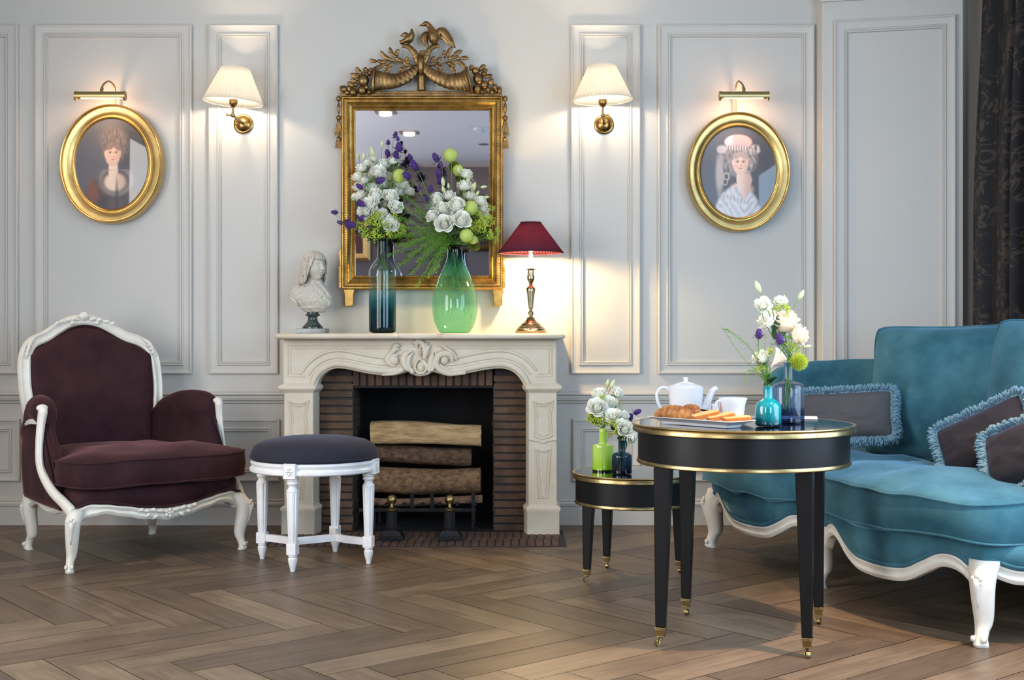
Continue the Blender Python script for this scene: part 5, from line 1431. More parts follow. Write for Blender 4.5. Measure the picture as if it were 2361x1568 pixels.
        def outer(u, v):
            y = lerp(.35, -.09-.20*(1-v)**1.3, u); z = lerp(.275, .665, v)
            xb_ = lerp(.355, .450, u)
            return Vector((s*(xb_+.012*sin(pi*v)+.008*sin(pi*u)), y, z))
        b = MB(); b.grid(outer, 16, 14); b.build('outer_arm', vm, t, ang=180, solid=.02)
        # wooden arm rail and S-shaped post
        b = MB(); b.tube(cr([(s*.375, .28, .640), (s*.420, .15, .655), (s*.452, .03, .668), (s*.464, -.06, .672)], 6), 1.0, prof=[(-.014, -.012), (.014, -.012), (.016, 0), (.010, .012), (-.012, .012)], up=(0, 0, 1))
        b.build('arm_rail', wm, t, ang=45)
        b = MB(); pp = cr([(s*.466, -.095, .738), (s*.468, -.112, .722), (s*.474, -.105, .660), (s*.482, -.105, .560), (s*.486, -.130, .460), (s*.476, -.215, .370), (s*.455, -.310, .310), (s*.438, -.360, .270)], 7)
        b.tube(pp, [.014, .025, .022, .020, .021, .024, .026, .030], 18, up=(s*1, 0, 0), flat=.85)
        b.tube([q+Vector((s*.002, -.020, 0)) for q in pp[6:-8]], [.004, .008, .008, .006], 8)
        b.ell((s*.467, -.102, .738), (.028, .020, .018), seg=14, rings=8); b.build('arm_post', wm, t, ang=60)
        # scroll where the stile meets the arm
        b = MB(); b.tube(cr([backpt(s*1.0, .64), backpt(s*1.0, .50), backpt(s*.97, .36)], 5), [.030, .034, .034], 12); b.build('back_side_upholstery', vm, t)
armchair()
# ------------------------------------------------------------------ teal sofa along the right-hand side
def pillow(b, w_, h_, th, n=30, puff=.62, seed=0, amp=.010, ear=.06):
    "soft pillow, width x, height z, thickness y"
    def f(u, v, sg):
        x, z = -1+2*u, -1+2*v
        e = max(0, (1-abs(x)**2.6))*max(0, (1-abs(z)**2.6))
        t = th/2*(e**puff)
        pinch = 1-ear*(1-abs(z)**2)*abs(x)**3-.07*(x*z)**6; pz = 1-ear*(1-abs(x)**2)*abs(z)**3-.07*(x*z)**6
        nz = amp*noise.noise(Vector((x*2+seed, z*2, sg)))+amp*.45*noise.noise(Vector((x*5+z*4+seed, z*3-x*3, sg)))
        return (x*w_/2*pinch, sg*(t+nz*e), z*h_/2*pz)
    b.grid(lambda u, v: f(u, v, -1), n, n); b.grid(lambda u, v: f(u, v, 1), n, n)
    return lambda k: f(*k, 0)
def edge_path(w_, h_, ear=.06, m=26):
    P = []
    def f(x, z):
        pinch = 1-ear*(1-abs(z)**2)*abs(x)**3-.07*(x*z)**6; pz = 1-ear*(1-abs(x)**2)*abs(z)**3-.07*(x*z)**6
        return Vector((x*w_/2*pinch, 0, z*h_/2*pz))
    for k in range(m): P.append(f(-1+2*k/m, -1))
    for k in range(m): P.append(f(1, -1+2*k/m))
    for k in range(m): P.append(f(1-2*k/m, 1))
    for k in range(m): P.append(f(-1, 1-2*k/m))
    return P
def cushion_thing(parent_, name, w_, h_, th, m, loc, normal, roll=0, lean=0, label=None, fringe=None, seed=0, amp=.012, part='back_cushion'):
    "normal: direction the front face looks (world, horizontal)"
    yaw = math.atan2(normal[1], normal[0])+pi/2
    t = empty(name, loc); t.rotation_euler = (Matrix.Rotation(yaw, 4, 'Z') @ Matrix.Rotation(lean, 4, 'X') @ Matrix.Rotation(roll, 4, 'Y')).to_euler()
    tag(t, label, 'cushion')
    b = MB(); pillow(b, w_, h_, th, seed=seed, amp=amp); b.build('cover', m, t, ang=180)
    P = edge_path(w_, h_)
    if not fringe:
        MB().tube(P, .006, 8, closed=True).build('piping', m, t)
    else:
        rnd = random.Random(seed+9); b = MB(); n = len(P)
        for i in range(n):
            for q in range(30):
                p = P[i].lerp(P[(i+1) % n], rnd.random()); o_ = Vector((p.x, 0, p.z)); 
                nx = Vector((p.x/(w_/2), 0, p.z/(h_/2))); 
                d = Vector((math.copysign(abs(nx.x)**6, nx.x), 0, math.copysign(abs(nx.z)**6, nx.z))); d = d.normalized() if d.length > 1e-5 else nx.normalized()
                d = (d+Vector((rnd.uniform(-.6, .6), rnd.uniform(-1.3, 1.3), rnd.uniform(-.6, .6)))).normalized()
                l = rnd.uniform(.026, .042)
                a = p+Vector((0, rnd.uniform(-.010, .010), 0))
                b.tube([a-d*.008, a+d*l*.6, a+d*l+Vector((0, 0, -.004))], [.0026, .0036, .0026], 4)
        fo = b.build('fringe', fringe, t, ang=180); fo['kind'] = 'stuff'
    return t

S0 = Vector((1.03, 6.40, 0)); SA = math.atan2(-.957, .289)
E1 = Vector((cos(SA), sin(SA), 0)); E2 = Vector((-sin(SA), cos(SA), 0))
def SW(s, d, z=0): return S0+E1*s+E2*d+Vector((0, 0, z))
def sofa():
    t = empty('sofa', S0, SA, label='large curved sofa in teal velvet with carved white frame along the right side', cat='sofa')
    wm, vm = M['white'], M['teal']
    LEN = 2.11
    def dfront(s):
        f = (s % 1.055)/1.055
        return -.105*sin(pi*f)**.9
    front = [Vector((s, dfront(min(s, LEN-1e-6)) if s < LEN else 0, 0)) for s in [LEN*k/220 for k in range(221)]]
    zbL = [.235, .238, .190, .160, .156, .160, .200, .240, .235]
    zbf = lambda u: interps(zbL, (u*2) % 1 if u < 1 else 1)
    ZB = [q.z for q in cr([(k, 0, z) for k, z in enumerate([.160, .222, .250, .232, .190, .162, .155, .154, .156, .166, .200, .240, .236, .160, .222, .250, .232, .190, .162, .155, .154, .158, .172, .212, .250, .238, .160])], 10)]
    zb2 = lambda u: interp(ZB, u)
    ztf = lambda u: max(zb2(u), .222)+.054 if min(u, abs(u-.5), 1-u) < .06 else zb2(u)+.054
    apron(t, front, ztf, zb2, wm, thick=.035)
    sideN = cr([(LEN, 0, 0), (LEN+.06, .12, 0), (LEN+.085, .35, 0), (LEN+.06, .60, 0), (LEN, .80, 0)], 8)
    apron(t, sideN, lambda u: interps([.300, .27, .23, .24, .29], u), lambda u: interps([.245, .215, .175, .185, .24], u), wm, thick=.035, name='side_rail')
    sideF = cr([(0, .80, 0), (-.06, .60, 0), (-.085, .35, 0), (-.06, .12, 0), (0, 0, 0)], 8)
    apron(t, sideF, lambda u: interps([.29, .24, .23, .27, .300], u), lambda u: interps([.24, .185, .175, .215, .245], u), wm, thick=.035, name='side_rail')
    for (s, o_) in ((0, (-.5, -.85, 0)), (1.055, (0, -1, 0)), (LEN, (.5, -.85, 0))):
        ov = Vector(o_).normalized(); k = Vector((s, 0, .22))+ov*.004; tp = Vector((s, 0, .30))-ov*.02
        cabriole(t, Vector((s, 0, 0))+ov*.012, k, tp, wm, r0=.046, r1=.023, out=o_, flare=1.35)
    for s in (.02, LEN-.02): cabriole(t, (s, .84, 0), (s, .80, .20), (s, .78, .29), wm, r0=.036, r1=.018, out=(0, 1, 0), scroll=False)
    # upholstered deck
    loopx = [(p.x, p.y) for p in front]+[(p.x, p.y) for p in sideN[1:]]+[(1.6, .93), (.5, .93)]+[(p.x, p.y) for p in sideF[:-1]]
    rings = []
    nF, nN = len(front), len(sideN)-1
    def zlow(i):
        if i < nF: return ztf(i/(nF-1))
        if i < nF+nN: return interps([.300, .27, .23, .24, .29], (i-nF+1)/nN)
        if i < nF+nN+2: return .28
        return interps([.29, .24, .23, .27, .300], (i-nF-nN-2)/nN)
    cxm = Vector((LEN/2, .42))
    for g, zz in ((-.006, None), (.010, .02), (.016, .5), (.010, .9), (-.03, 1.0)):
        ring = []
        for i, (x, y) in enumerate(loopx):
            zl = zlow(i)-.006; v = Vector((x, y)); dd = (v-cxm).normalized()
            q = v+dd*g*1.2
            ring.append((q.x, q.y, zl if zz is None else lerp(zl, .362, zz)))
        rings.append(ring)
    MB().loft(rings).build('seat_deck', vm, t, ang=180)
    pp = [Vector((x, y)) for x, y in loopx[:nF+nN]]
    MB().tube([Vector((*(p+(p-cxm).normalized()*.012), zlow(i)+.008)) for i, p in enumerate(pp)], .006, 8).build('deck_piping', vm, t)
    # seat cushions with bowed fronts
    def outl(s0, s1, g0, g1):
        P = [(s0+.02, -.02+.04*(g0 == 0), 0)]
        mid = (s0+s1)/2
        pts = [(s0, .10, 0), (s0+.02, -.03, 0), (s0+.10, -.095, 0), (s0+.30, -.140, 0), (mid, -.155, 0), (s1-.30, -.140, 0), (s1-.10, -.095, 0), (s1-.02, -.03, 0), (s1, .10, 0), (s1, .45, 0), (s1-.05, .70, 0), (mid, .76, 0), (s0+.05, .70, 0), (s0, .45, 0)]
        return [(p.x, p.y) for p in cr(pts, 6, True)]
    cushion(t, outl(-.035, 1.045, 0, 1), .352, .480, .070, vm, noise_amp=.016, seed=11)
    cushion(t, outl(1.060, LEN+.060, 0, 1), .356, .505, .062, vm, noise_amp=.016, seed=23)
    # continuous back and arms
    path = cr([(-.045, .34, 0), (-.055, .46, 0), (-.035, .63, 0), (.06, .80, 0), (.22, .885, 0), (.55, .915, 0), (1.055, .925, 0), (1.56, .915, 0), (1.89, .885, 0), (2.05, .80, 0), (2.145, .62, 0), (2.165, .42, 0), (2.155, .26, 0)], 10)
    n = len(path); rings = []
    for i, p in enumerate(path):
        u = i/(n-1); d = (path[min(i+1, n-1)]-path[max(0, i-1)]).normalized(); nrm = Vector((d.y, -d.x, 0))   # towards the seat
        zt = interps([.875, .925, .945, .955, .955, .955, .955, .955, .955, .955, .945, .90, .80], u)
        if i == 0 or i == n-1: zt -= .03
        th = .052
        pr = [(th, .33), (th+.012, .50), (th+.006, .70), (th-.004, zt-.05), (th-.012, zt-.015), (.02, zt), (-.02, zt), (-.045, zt-.012), (-.055, zt-.05), (-.055, .60), (-.05, .29)]
        rings.append([p+nrm*(a+.004*noise.noise(Vector((u*20, z*4, 0))))+Vector((0, 0, z)) for a, z in pr])
    MB().loft(rings).build('backrest', vm, t, ang=180)
    for e in (0, -1):
        MB().tube([Vector(q) for q in rings[e][1:-1]], .006, 8).build('piping', vm, t)
    MB().tube([Vector(r_[7]) for r_ in rings], .0055, 8).build('piping', vm, t)
    return t
sofa()
c1 = SW(.80, .66); c2 = SW(1.66, .64)
cushion_thing(None, 'back_cushion', .84, .65, .29, M['teal'], (c1.x+.11, c1.y-.06, .815), (-.75, -.66), lean=R(-10), roll=R(-1), seed=1, label='teal velvet back cushion behind the grey fringed pillow, its whole front showing', amp=.022)
cushion_thing(None, 'back_cushion', .80, .65, .29, M['teal'], (c2.x+.07, c2.y-.04, .830), (-.88, -.48), lean=R(-10), roll=R(1), seed=5, label='teal velvet back cushion cut off by the right edge, behind the dark fringed pillows', amp=.022)
def px_at(px, py, Y): return W(px, py, Y)
cushion_thing(None, 'throw_pillow', .46, .225, .13, M['grey_velvet'], px_at(1946, 958, 5.84), (-.42, -.90), lean=R(-14), roll=R(-4), fringe=M['fringe'], seed=2, label='oblong grey velvet pillow with blue fringe at the far end of the sofa')
cushion_thing(None, 'throw_pillow', .40, .25, .13, M['dark_velvet'], px_at(2272, 1014, 4.93), (-.80, -.60), lean=R(-20), roll=R(-28), fringe=M['fringe'], seed=3, label='dark grey fringed pillow tilted on the near seat cushion, the left one of two')
cushion_thing(None, 'throw_pillow', .40, .25, .13, M['dark_velvet'], px_at(2384, 1036, 4.62), (-.85, -.50), lean=R(-24), roll=R(-26), fringe=M['fringe'], seed=4, label='dark grey fringed pillow cut off by the right edge of the photo')

# ------------------------------------------------------------------ curtain
def curtain_mat():
    m = mat('damask_curtain', srgb(46, 42, 42), .55, sheen=.12, sheen_tint=srgb(160, 150, 150), spec=.35)
    nt = m.node_tree; N = nt.nodes.new; L = nt.links.new; b = nt.nodes['Principled BSDF']
    uv = N('ShaderNodeUVMap'); uv.uv_map = 'UVMap'
    n0 = N('ShaderNodeTexNoise'); n0.inputs['Scale'].default_value = 7; n0.inputs['Detail'].default_value = 2; n0.inputs['Distortion'].default_value = 1.6; L(uv.outputs[0], n0.inputs['Vector'])
    wv = N('ShaderNodeMath'); wv.operation = 'MULTIPLY'; wv.inputs[1].default_value = 26; L(n0.outputs[0], wv.inputs[0])
    sn = N('ShaderNodeMath'); sn.operation = 'SINE'; L(wv.outputs[0], sn.inputs[0])
    n1 = N('ShaderNodeTexNoise'); n1.inputs['Scale'].default_value = 5; L(uv.outputs[0], n1.inputs['Vector'])
    ad = N('ShaderNodeMath'); ad.operation = 'MULTIPLY_ADD'; ad.inputs[1].default_value = 4; L(n1.outputs[0], ad.inputs[0]); ad.inputs[2].default_value = -2.2
    a2 = N('ShaderNodeMath'); a2.operation = 'ADD'; L(sn.outputs[0], a2.inputs[0]); L(ad.outputs[0], a2.inputs[1])
    rp = N('ShaderNodeValToRGB'); rp.color_ramp.elements[0].position = .35; rp.color_ramp.elements[1].position = .6
    rp.color_ramp.elements[0].color = srgb(32, 30, 31); rp.color_ramp.elements[1].color = srgb(66, 57, 51)
    L(a2.outputs[0], rp.inputs[0]); L(rp.outputs[0], b.inputs['Base Color'])
    mr = N('ShaderNodeMapRange'); mr.inputs['To Min'].default_value = .7; mr.inputs['To Max'].default_value = .42; L(rp.outputs[0], mr.inputs[0]); L(mr.outputs[0], b.inputs['Roughness'])
    return m
def curtain():
    P = cr([(2.455, 6.70, 0), (2.53, 6.40, 0), (2.60, 6.10, 0), (2.66, 5.7, 0), (2.70, 5.2, 0), (2.70, 4.75, 0)], 60); n = len(P)
    L_ = [0]
    for i in range(1, n): L_.append(L_[-1]+(P[i]-P[i-1]).length)
    NZ = 40; vs = []; uvs = []
    rnd = random.Random(2); ph = [rnd.uniform(-.5, .5) for _ in range(60)]
    for j in range(NZ+1):
        z = CEIL*j/NZ
        pin = sm(0, .5, z)*.0
        for i, p in enumerate(P):
            d = (P[min(i+1, n-1)]-P[max(0, i-1)]).normalized(); nn = Vector((d.y, -d.x, 0))
            s = L_[i]; k = s*46
            amp = .034*(1-.25*sm(2.2, 3.1, z))*min(1, s*14+.2)
            w_ = amp*(sin(k+1.5*noise.noise(Vector((s*5, z*.25, 0)))*2)+.35*sin(2*k+1.1+z*.3))
            sh = Vector((.055*sm(1.6, 3.1, z)-.010*sm(1.6, .2, z), 0, 0))*max(0, 1-s*1.2)
            q = p+nn*(-w_)+sh; vs.append((q.x, q.y, z)); uvs.append((s*2.2, z))
    fs = [(j*n+i, j*n+i+1, (j+1)*n+i+1, (j+1)*n+i) for j in range(NZ) for i in range(n-1)]
    me = bpy.data.meshes.new('curtain'); me.from_pydata(vs, [], fs); me.materials.append(curtain_mat())
    ul = me.uv_layers.new(name='UVMap')
    for p in me.polygons:
        p.use_smooth = True
        for li in p.loop_indices: ul.data[li].uv = uvs[me.loops[li].vertex_index]
    o = bpy.data.objects.new('curtain', me); COL.objects.link(o)
    d = o.modifiers.new('S', 'SOLIDIFY'); d.thickness = .003
    tag(o, 'dark charcoal damask curtain hanging in folds behind the teal sofa', 'curtain')
curtain()
# ------------------------------------------------------------------ vases
def glass(name, col, milk=.10):
    "thin blown glass: tinted see-through wall with fresnel reflections and a little milky scatter"
    m = bpy.data.materials.new(name); m.use_nodes = True; nt = m.node_tree; N = nt.nodes.new; L = nt.links.new
    nt.nodes.remove(nt.nodes['Principled BSDF']); out = nt.nodes['Material Output']
    tr = N('ShaderNodeBsdfTransparent'); tr.name = 'Tint'; tr.inputs[0].default_value = col
    tl = N('ShaderNodeBsdfTranslucent'); tl.name = 'Milk'; tl.inputs[0].default_value = col
    gl = N('ShaderNodeBsdfGlossy'); gl.inputs['Roughness'].default_value = .02
    fr = N('ShaderNodeFresnel'); ge = N('ShaderNodeNewGeometry'); io = N('ShaderNodeMapRange')
    io.inputs['To Min'].default_value = 1.5; io.inputs['To Max'].default_value = 1/1.5; L(ge.outputs['Backfacing'], io.inputs[0]); L(io.outputs[0], fr.inputs[0])
    a = N('ShaderNodeMixShader'); a.inputs[0].default_value = milk; L(tr.outputs[0], a.inputs[1]); L(tl.outputs[0], a.inputs[2])
    b = N('ShaderNodeMixShader'); L(fr.outputs[0], b.inputs[0]); L(a.outputs[0], b.inputs[1]); L(gl.outputs[0], b.inputs[2])
    L(b.outputs[0], out.inputs[0]); return m
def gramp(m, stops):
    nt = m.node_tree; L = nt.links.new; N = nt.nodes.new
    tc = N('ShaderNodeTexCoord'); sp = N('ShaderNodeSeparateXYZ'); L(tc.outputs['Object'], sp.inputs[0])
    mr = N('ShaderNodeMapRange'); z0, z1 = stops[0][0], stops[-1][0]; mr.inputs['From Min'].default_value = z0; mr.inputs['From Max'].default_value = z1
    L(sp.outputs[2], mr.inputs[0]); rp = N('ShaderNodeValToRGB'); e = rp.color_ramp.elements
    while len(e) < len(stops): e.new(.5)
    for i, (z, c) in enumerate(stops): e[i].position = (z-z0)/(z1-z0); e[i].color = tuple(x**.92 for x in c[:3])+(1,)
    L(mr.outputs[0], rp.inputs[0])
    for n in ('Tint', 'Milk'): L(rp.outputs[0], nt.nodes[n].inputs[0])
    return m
def vase(name, loc, prof, s, th, m, lab, seg=64, base=None, mod=None):
    t = empty(name, loc, label=lab, cat='vase')
    pr = [prof[0]]+[(max(1, q.x), q.y) for q in cr([(a, b, 0) for a, b in prof[1:-1]], 4)]+[prof[-1]] if len(prof) > 8 else prof
    outer = [(r_*s, z*s) for r_, z in pr]
    inner = [(max(.001, r_-th), z) for r_, z in outer[::-1]]
    inner = [(r_, z) for r_, z in inner if z > .010]
    inner.append((inner[-1][0]*.6, inner[-1][1]-.001))
    if 'Tint' in m.node_tree.nodes: inner = [(outer[-1][0]-th, outer[-1][1]), (outer[-1][0]-th, outer[-1][1]-.006)]
    b = MB(); b.lathe([(.0005, 0)]+outer+inner+([(.0005, inner[-1][1])] if 'Tint' not in m.node_tree.nodes else []), seg, caps=False); b.build('glass_body', m, t, ang=60)
    return t
s1 = 6.92/F/3.136
VY = 6.90
tall_c = ((881.9-CX)*VY/F, VY, MZ); bulb_c = ((1048.7-CX)*VY/F, VY, MZ)
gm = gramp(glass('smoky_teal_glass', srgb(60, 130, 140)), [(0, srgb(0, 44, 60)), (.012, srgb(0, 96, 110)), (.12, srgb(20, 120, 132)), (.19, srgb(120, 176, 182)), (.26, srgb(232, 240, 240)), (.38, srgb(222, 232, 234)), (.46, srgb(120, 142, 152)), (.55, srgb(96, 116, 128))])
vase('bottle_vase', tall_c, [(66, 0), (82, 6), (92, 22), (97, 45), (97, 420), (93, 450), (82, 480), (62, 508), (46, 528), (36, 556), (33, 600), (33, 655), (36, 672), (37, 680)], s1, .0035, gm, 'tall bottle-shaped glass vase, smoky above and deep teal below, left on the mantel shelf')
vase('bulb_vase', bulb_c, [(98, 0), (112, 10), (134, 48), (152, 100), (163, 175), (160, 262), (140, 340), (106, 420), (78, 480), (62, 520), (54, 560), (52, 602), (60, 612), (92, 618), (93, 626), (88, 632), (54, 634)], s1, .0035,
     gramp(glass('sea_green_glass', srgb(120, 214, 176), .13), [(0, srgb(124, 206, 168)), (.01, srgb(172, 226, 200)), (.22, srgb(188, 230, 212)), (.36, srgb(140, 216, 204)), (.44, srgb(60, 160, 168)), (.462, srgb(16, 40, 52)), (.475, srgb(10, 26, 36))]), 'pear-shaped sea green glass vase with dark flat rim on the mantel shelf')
ZT = .7672; ZS = .4712
sq = 4.37/F/4.48
turq_c = (.890, 4.37, ZT); blue_c = (.9935, 4.52, ZT)
tm = mat('turquoise_cased_glass', srgb(0, 132, 146), .06, coat=.6, sss=.1)
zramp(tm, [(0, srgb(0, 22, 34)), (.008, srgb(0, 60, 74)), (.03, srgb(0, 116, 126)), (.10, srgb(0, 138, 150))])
vase('small_vase', turq_c, [(108, 0), (124, 6), (132, 20), (133, 40), (133, 170), (126, 215), (104, 250), (70, 272), (52, 284), (45, 300), (44, 396), (48, 404), (46, 410)], sq, .003, tm, 'small opaque turquoise vase on the large black table')
sb = 4.52/F/4.48
vase('bottle_vase', blue_c, [(140, 0), (156, 8), (162, 26), (163, 330), (160, 376), (148, 398), (110, 414), (70, 428), (52, 446), (48, 480), (48, 610), (54, 622)], sb, .003,
     gramp(glass('blue_glass', srgb(150, 176, 210)), [(0, srgb(40, 60, 120)), (.01, srgb(100, 126, 170)), (.045, srgb(130, 154, 194)), (.06, srgb(208, 218, 232)), (.16, srgb(208, 218, 232)), (.22, srgb(176, 196, 224))]), 'pale blue glass bottle vase beside the turquoise one on the large black table')
sl = 5.65/F/6.535
lm = mat('lime_cased_glass', srgb(176, 212, 64), .06, coat=.6, sss=.15)
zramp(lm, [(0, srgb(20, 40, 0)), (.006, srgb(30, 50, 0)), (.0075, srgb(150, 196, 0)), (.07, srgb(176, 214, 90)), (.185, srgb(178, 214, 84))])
lime_c = ((1390-CX)*5.66/F, 5.66, ZS); dark_c = ((1433.5-CX)*5.54/F, 5.54, ZS)
vase('small_vase', lime_c, [(150, 0), (158, 6), (159, 30), (159, 350), (152, 380), (128, 396), (80, 402), (62, 412), (58, 430), (60, 622), (58, 630)], sl, .003, lm, 'small opaque lime green vase on the low side table')
sd = 5.52/F/6.535
vase('small_vase', dark_c, [(130, 0), (148, 8), (151, 30), (151, 250), (140, 288), (110, 312), (68, 328), (53, 342), (50, 360), (51, 500)], sd, .003,
     gramp(glass('ink_blue_glass', srgb(70, 104, 128)), [(0, srgb(14, 30, 54)), (.012, srgb(60, 90, 124)), (.10, srgb(124, 154, 176)), (.146, srgb(80, 134, 160))]), 'small dark ink-blue glass vase beside the lime one on the low side table')

# ------------------------------------------------------------------ flower shapes (unit radius, opening towards +z)
def polar_petal(b, az, wang, rho, h, nu=8, nv=6, ruf=0, rk=3, ph=0, thick=None):
    def fn(u, v):
        t = -1+2*v; wd = wang*(sin(pi*min(1, .14+.62*u))**.5)
        u = u*(1-.20*t*t*t*t-.06*t*t)
        a = az+t*wd; r_ = rho(u)*(1-.12*t*t*u); z = h(u)-.10*abs(t)**3*u+ruf*sin(t*rk*2+ph)*u**3; r_ += ruf*.7*cos(t*rk*2+ph*1.7)*u**3
        return (r_*cos(a), r_*sin(a), z)
    b.grid(fn, nu, nv)
def mk_rose(seed, full=1.0):
    rnd = random.Random(seed); b = MB()
    for ring, (n, r1, h1, wa, cv) in enumerate(((2, .08, .90, 2.2, .0), (3, .17, .93, 1.5, .0), (3, .28, .94, 1.35, .01), (4, .40, .92, 1.10, .03), (4, .54, .86, 1.05, .06), (5, .68, .74, .90, .12), (5, .82, .54, .85, .20), (5, .92, .26, .80, .24))):
        for k in range(n):
            az = 2*pi*k/n+ring*.9+rnd.uniform(-.2, .2); rr = r1*rnd.uniform(.92, 1.06); hh = h1*rnd.uniform(.93, 1.05)
            polar_petal(b, az, wa, lambda u, rr=rr, cv=cv: .05+rr*(u**.42)+cv*max(0, u-.7)*1.6, lambda u, hh=hh, cv=cv: -.42+(hh+.42)*(u**.95)-cv*max(0, u-.78)*2.4, ruf=.022, rk=2, ph=rnd.random()*6)
    return b
def mk_lisi(seed):
    rnd = random.Random(seed); b = MB()
    for ring, (n, r1, h1, wa) in enumerate(((3, .14, .74, 1.3), (4, .32, .78, 1.1), (5, .55, .72, .95), (5, .80, .54, .85), (6, .95, .28, .70), (4, .92, .02, .6))):
        for k in range(n):
            az = 2*pi*k/n+ring*.7+rnd.uniform(-.25, .25); rr = r1*rnd.uniform(.85, 1.12); hh = h1*rnd.uniform(.85, 1.1)
            polar_petal(b, az, wa, lambda u, rr=rr: .05+rr*u**.60, lambda u, hh=hh: -.40+(hh+.40)*u**.95-.2*max(0, u-.8), nv=10, ruf=.075, rk=rnd.choice((3, 4, 5)), ph=rnd.random()*6)
    return b
def mk_bud(seed):
    b = MB(); b.lathe([(.10, -.9), (.30, -.6), (.42, -.2), (.44, .15), (.30, .6), (.14, .95), (.03, 1.15)], 14, mod=lambda a, i, r, z: 1+.10*cos(a*4+z*3))
    return b
def mk_thistle(seed):
    rnd = random.Random(seed); b = MB()
    b.ell((0, 0, .1), (.46, .46, .85), seg=14, rings=14)
    for k in range(220):
        z = rnd.uniform(-.9, .97); a = k*2.4; q = math.sqrt(max(0, 1-z*z)); p = Vector((.46*q*cos(a), .46*q*sin(a), .1+.85*z)); d = Vector((q*cos(a), q*sin(a), z*.6+.25)).normalized()
        b.tube([p, p+d*.13], [.035, .006], 4, caps=False)
    return b
def mk_bracts(seed):
    rnd = random.Random(seed); b = MB()
    for k in range(9):
        a = 2*pi*k/9+rnd.uniform(-.2, .2); up_ = rnd.uniform(-.1, .7); L_ = rnd.uniform(1.0, 1.7); d = Vector((cos(a), sin(a), up_)).normalized(); p = Vector((0, 0, -.6))
        sd_ = Vector((-sin(a), cos(a), 0))
        b.tube([p, p+d*L_*.35, p+d*L_*.7, p+d*L_+Vector((0, 0, .1))], [.05, .13, .08, .005], 6, flat=.25, up=(0, 0, 1))
        for s_ in (-1, 1):
            q = p+d*L_*.45; b.tube([q, q+d*.30+sd_*s_*.32], [.06, .004], 5, flat=.3)
            q = p+d*L_*.70; b.tube([q, q+d*.22+sd_*s_*.22], [.045, .004], 5, flat=.3)
    return b
def mk_balloon(seed):
    rnd = random.Random(seed); b = MB()
    b.ell((0, 0, 0), (.95, .95, 1.0), seg=36, rings=24, fn=lambda d: 1+.015*cos(math.atan2(d.y, d.x)*6))
    for k in range(260):
        z = -1+2*(k+.5)/260; a = k*2.39996; q = math.sqrt(1-z*z); d = Vector((q*cos(a), q*sin(a), z)); e = (d+Vector((rnd.uniform(-.4, .4), rnd.uniform(-.4, .4), rnd.uniform(-.4, .4)))).normalized()
        b.tube([d*.93, d*.97+e*.14], [.018, .004], 3, caps=False)
    return b
def mk_spider(seed):
    rnd = random.Random(seed); b = MB(); b.ell((0, 0, 0), (.55, .55, .5), seg=14, rings=10)
    for k in range(420):
        z = -1+2*(k+.5)/420; a = k*2.39996; q = math.sqrt(1-z*z); d = Vector((q*cos(a), q*sin(a), z))
        w_ = Vector((rnd.uniform(-.5, .5), rnd.uniform(-.5, .5), rnd.uniform(-.3, .6)))
        b.tube([d*.45, d*.78+w_*.05, d*.95+w_*.18], [.030, .034, .012], 4, caps=False)
    return b
def mk_froth(seed):
    rnd = random.Random(seed); b = MB()
    for k in range(16):
        d = Vector((rnd.gauss(0, .55), rnd.gauss(0, .55), rnd.uniform(.1, 1))).normalized(); e = d*rnd.uniform(.6, .95)
        b.cur = 1; b.tube([(0, 0, -.5), e*.5+Vector((0, 0, -.15)), e], [.022, .014, .010], 4)
        for q in range(9):
            f = e+Vector((rnd.gauss(0, .17), rnd.gauss(0, .17), rnd.gauss(0, .14)))
            b.cur = 0
            for j in range(4):
                a = j*pi/2+q; b.ell((f.x+.045*cos(a), f.y+.045*sin(a), f.z), (.042, .042, .028), seg=5, rings=4)
    b.cur = 0
    return b
def mk_calla(seed):
    b = MB()
    def fn(u, v):
        a = -pi+2*pi*v; r_ = .10+.75*u**1.7; back = .5+.5*cos(a)
        z = -1.2+1.9*u+.55*back*u**3; x = r_*cos(a)*(1+.5*back*u**4); return (x, r_*sin(a)*.85, z)
    b.grid(fn, 16, 24); return b
def mk_leaf(seed, ratio=.42):
    b = MB(); rnd = random.Random(seed)
    def fn(u, v):
        t = -1+2*v; w_ = ratio*sin(pi*u**.8)*(1-.15*u)
        return (w_*t, -.12*abs(t)*1+.05*sin(u*9), u*1.0-.0)
    b.grid(lambda u, v: (ratio*sin(pi*u**.8)*(-1+2*v), .10*abs(-1+2*v)-.35*u*u, u), 10, 6); return b
MESH = {}
def mesh_of(kind, m, fn, *a):
    k = (kind,)+a
    if k not in MESH:
        o = fn(*a).build(kind, m, None, ang=180, fixn=False); MESH[k] = o.data; bpy.data.objects.remove(o)
    return MESH[k]
def ray(px, py, Y): return W(px, py, Y)
ORD = ['topmost', 'second from the top', 'third from the top', 'fourth from the top', 'fifth from the top', 'sixth from the top', 'seventh from the top', 'eighth from the top', 'ninth from the top', 'tenth from the top']
FL = []
rf = random.Random(21)
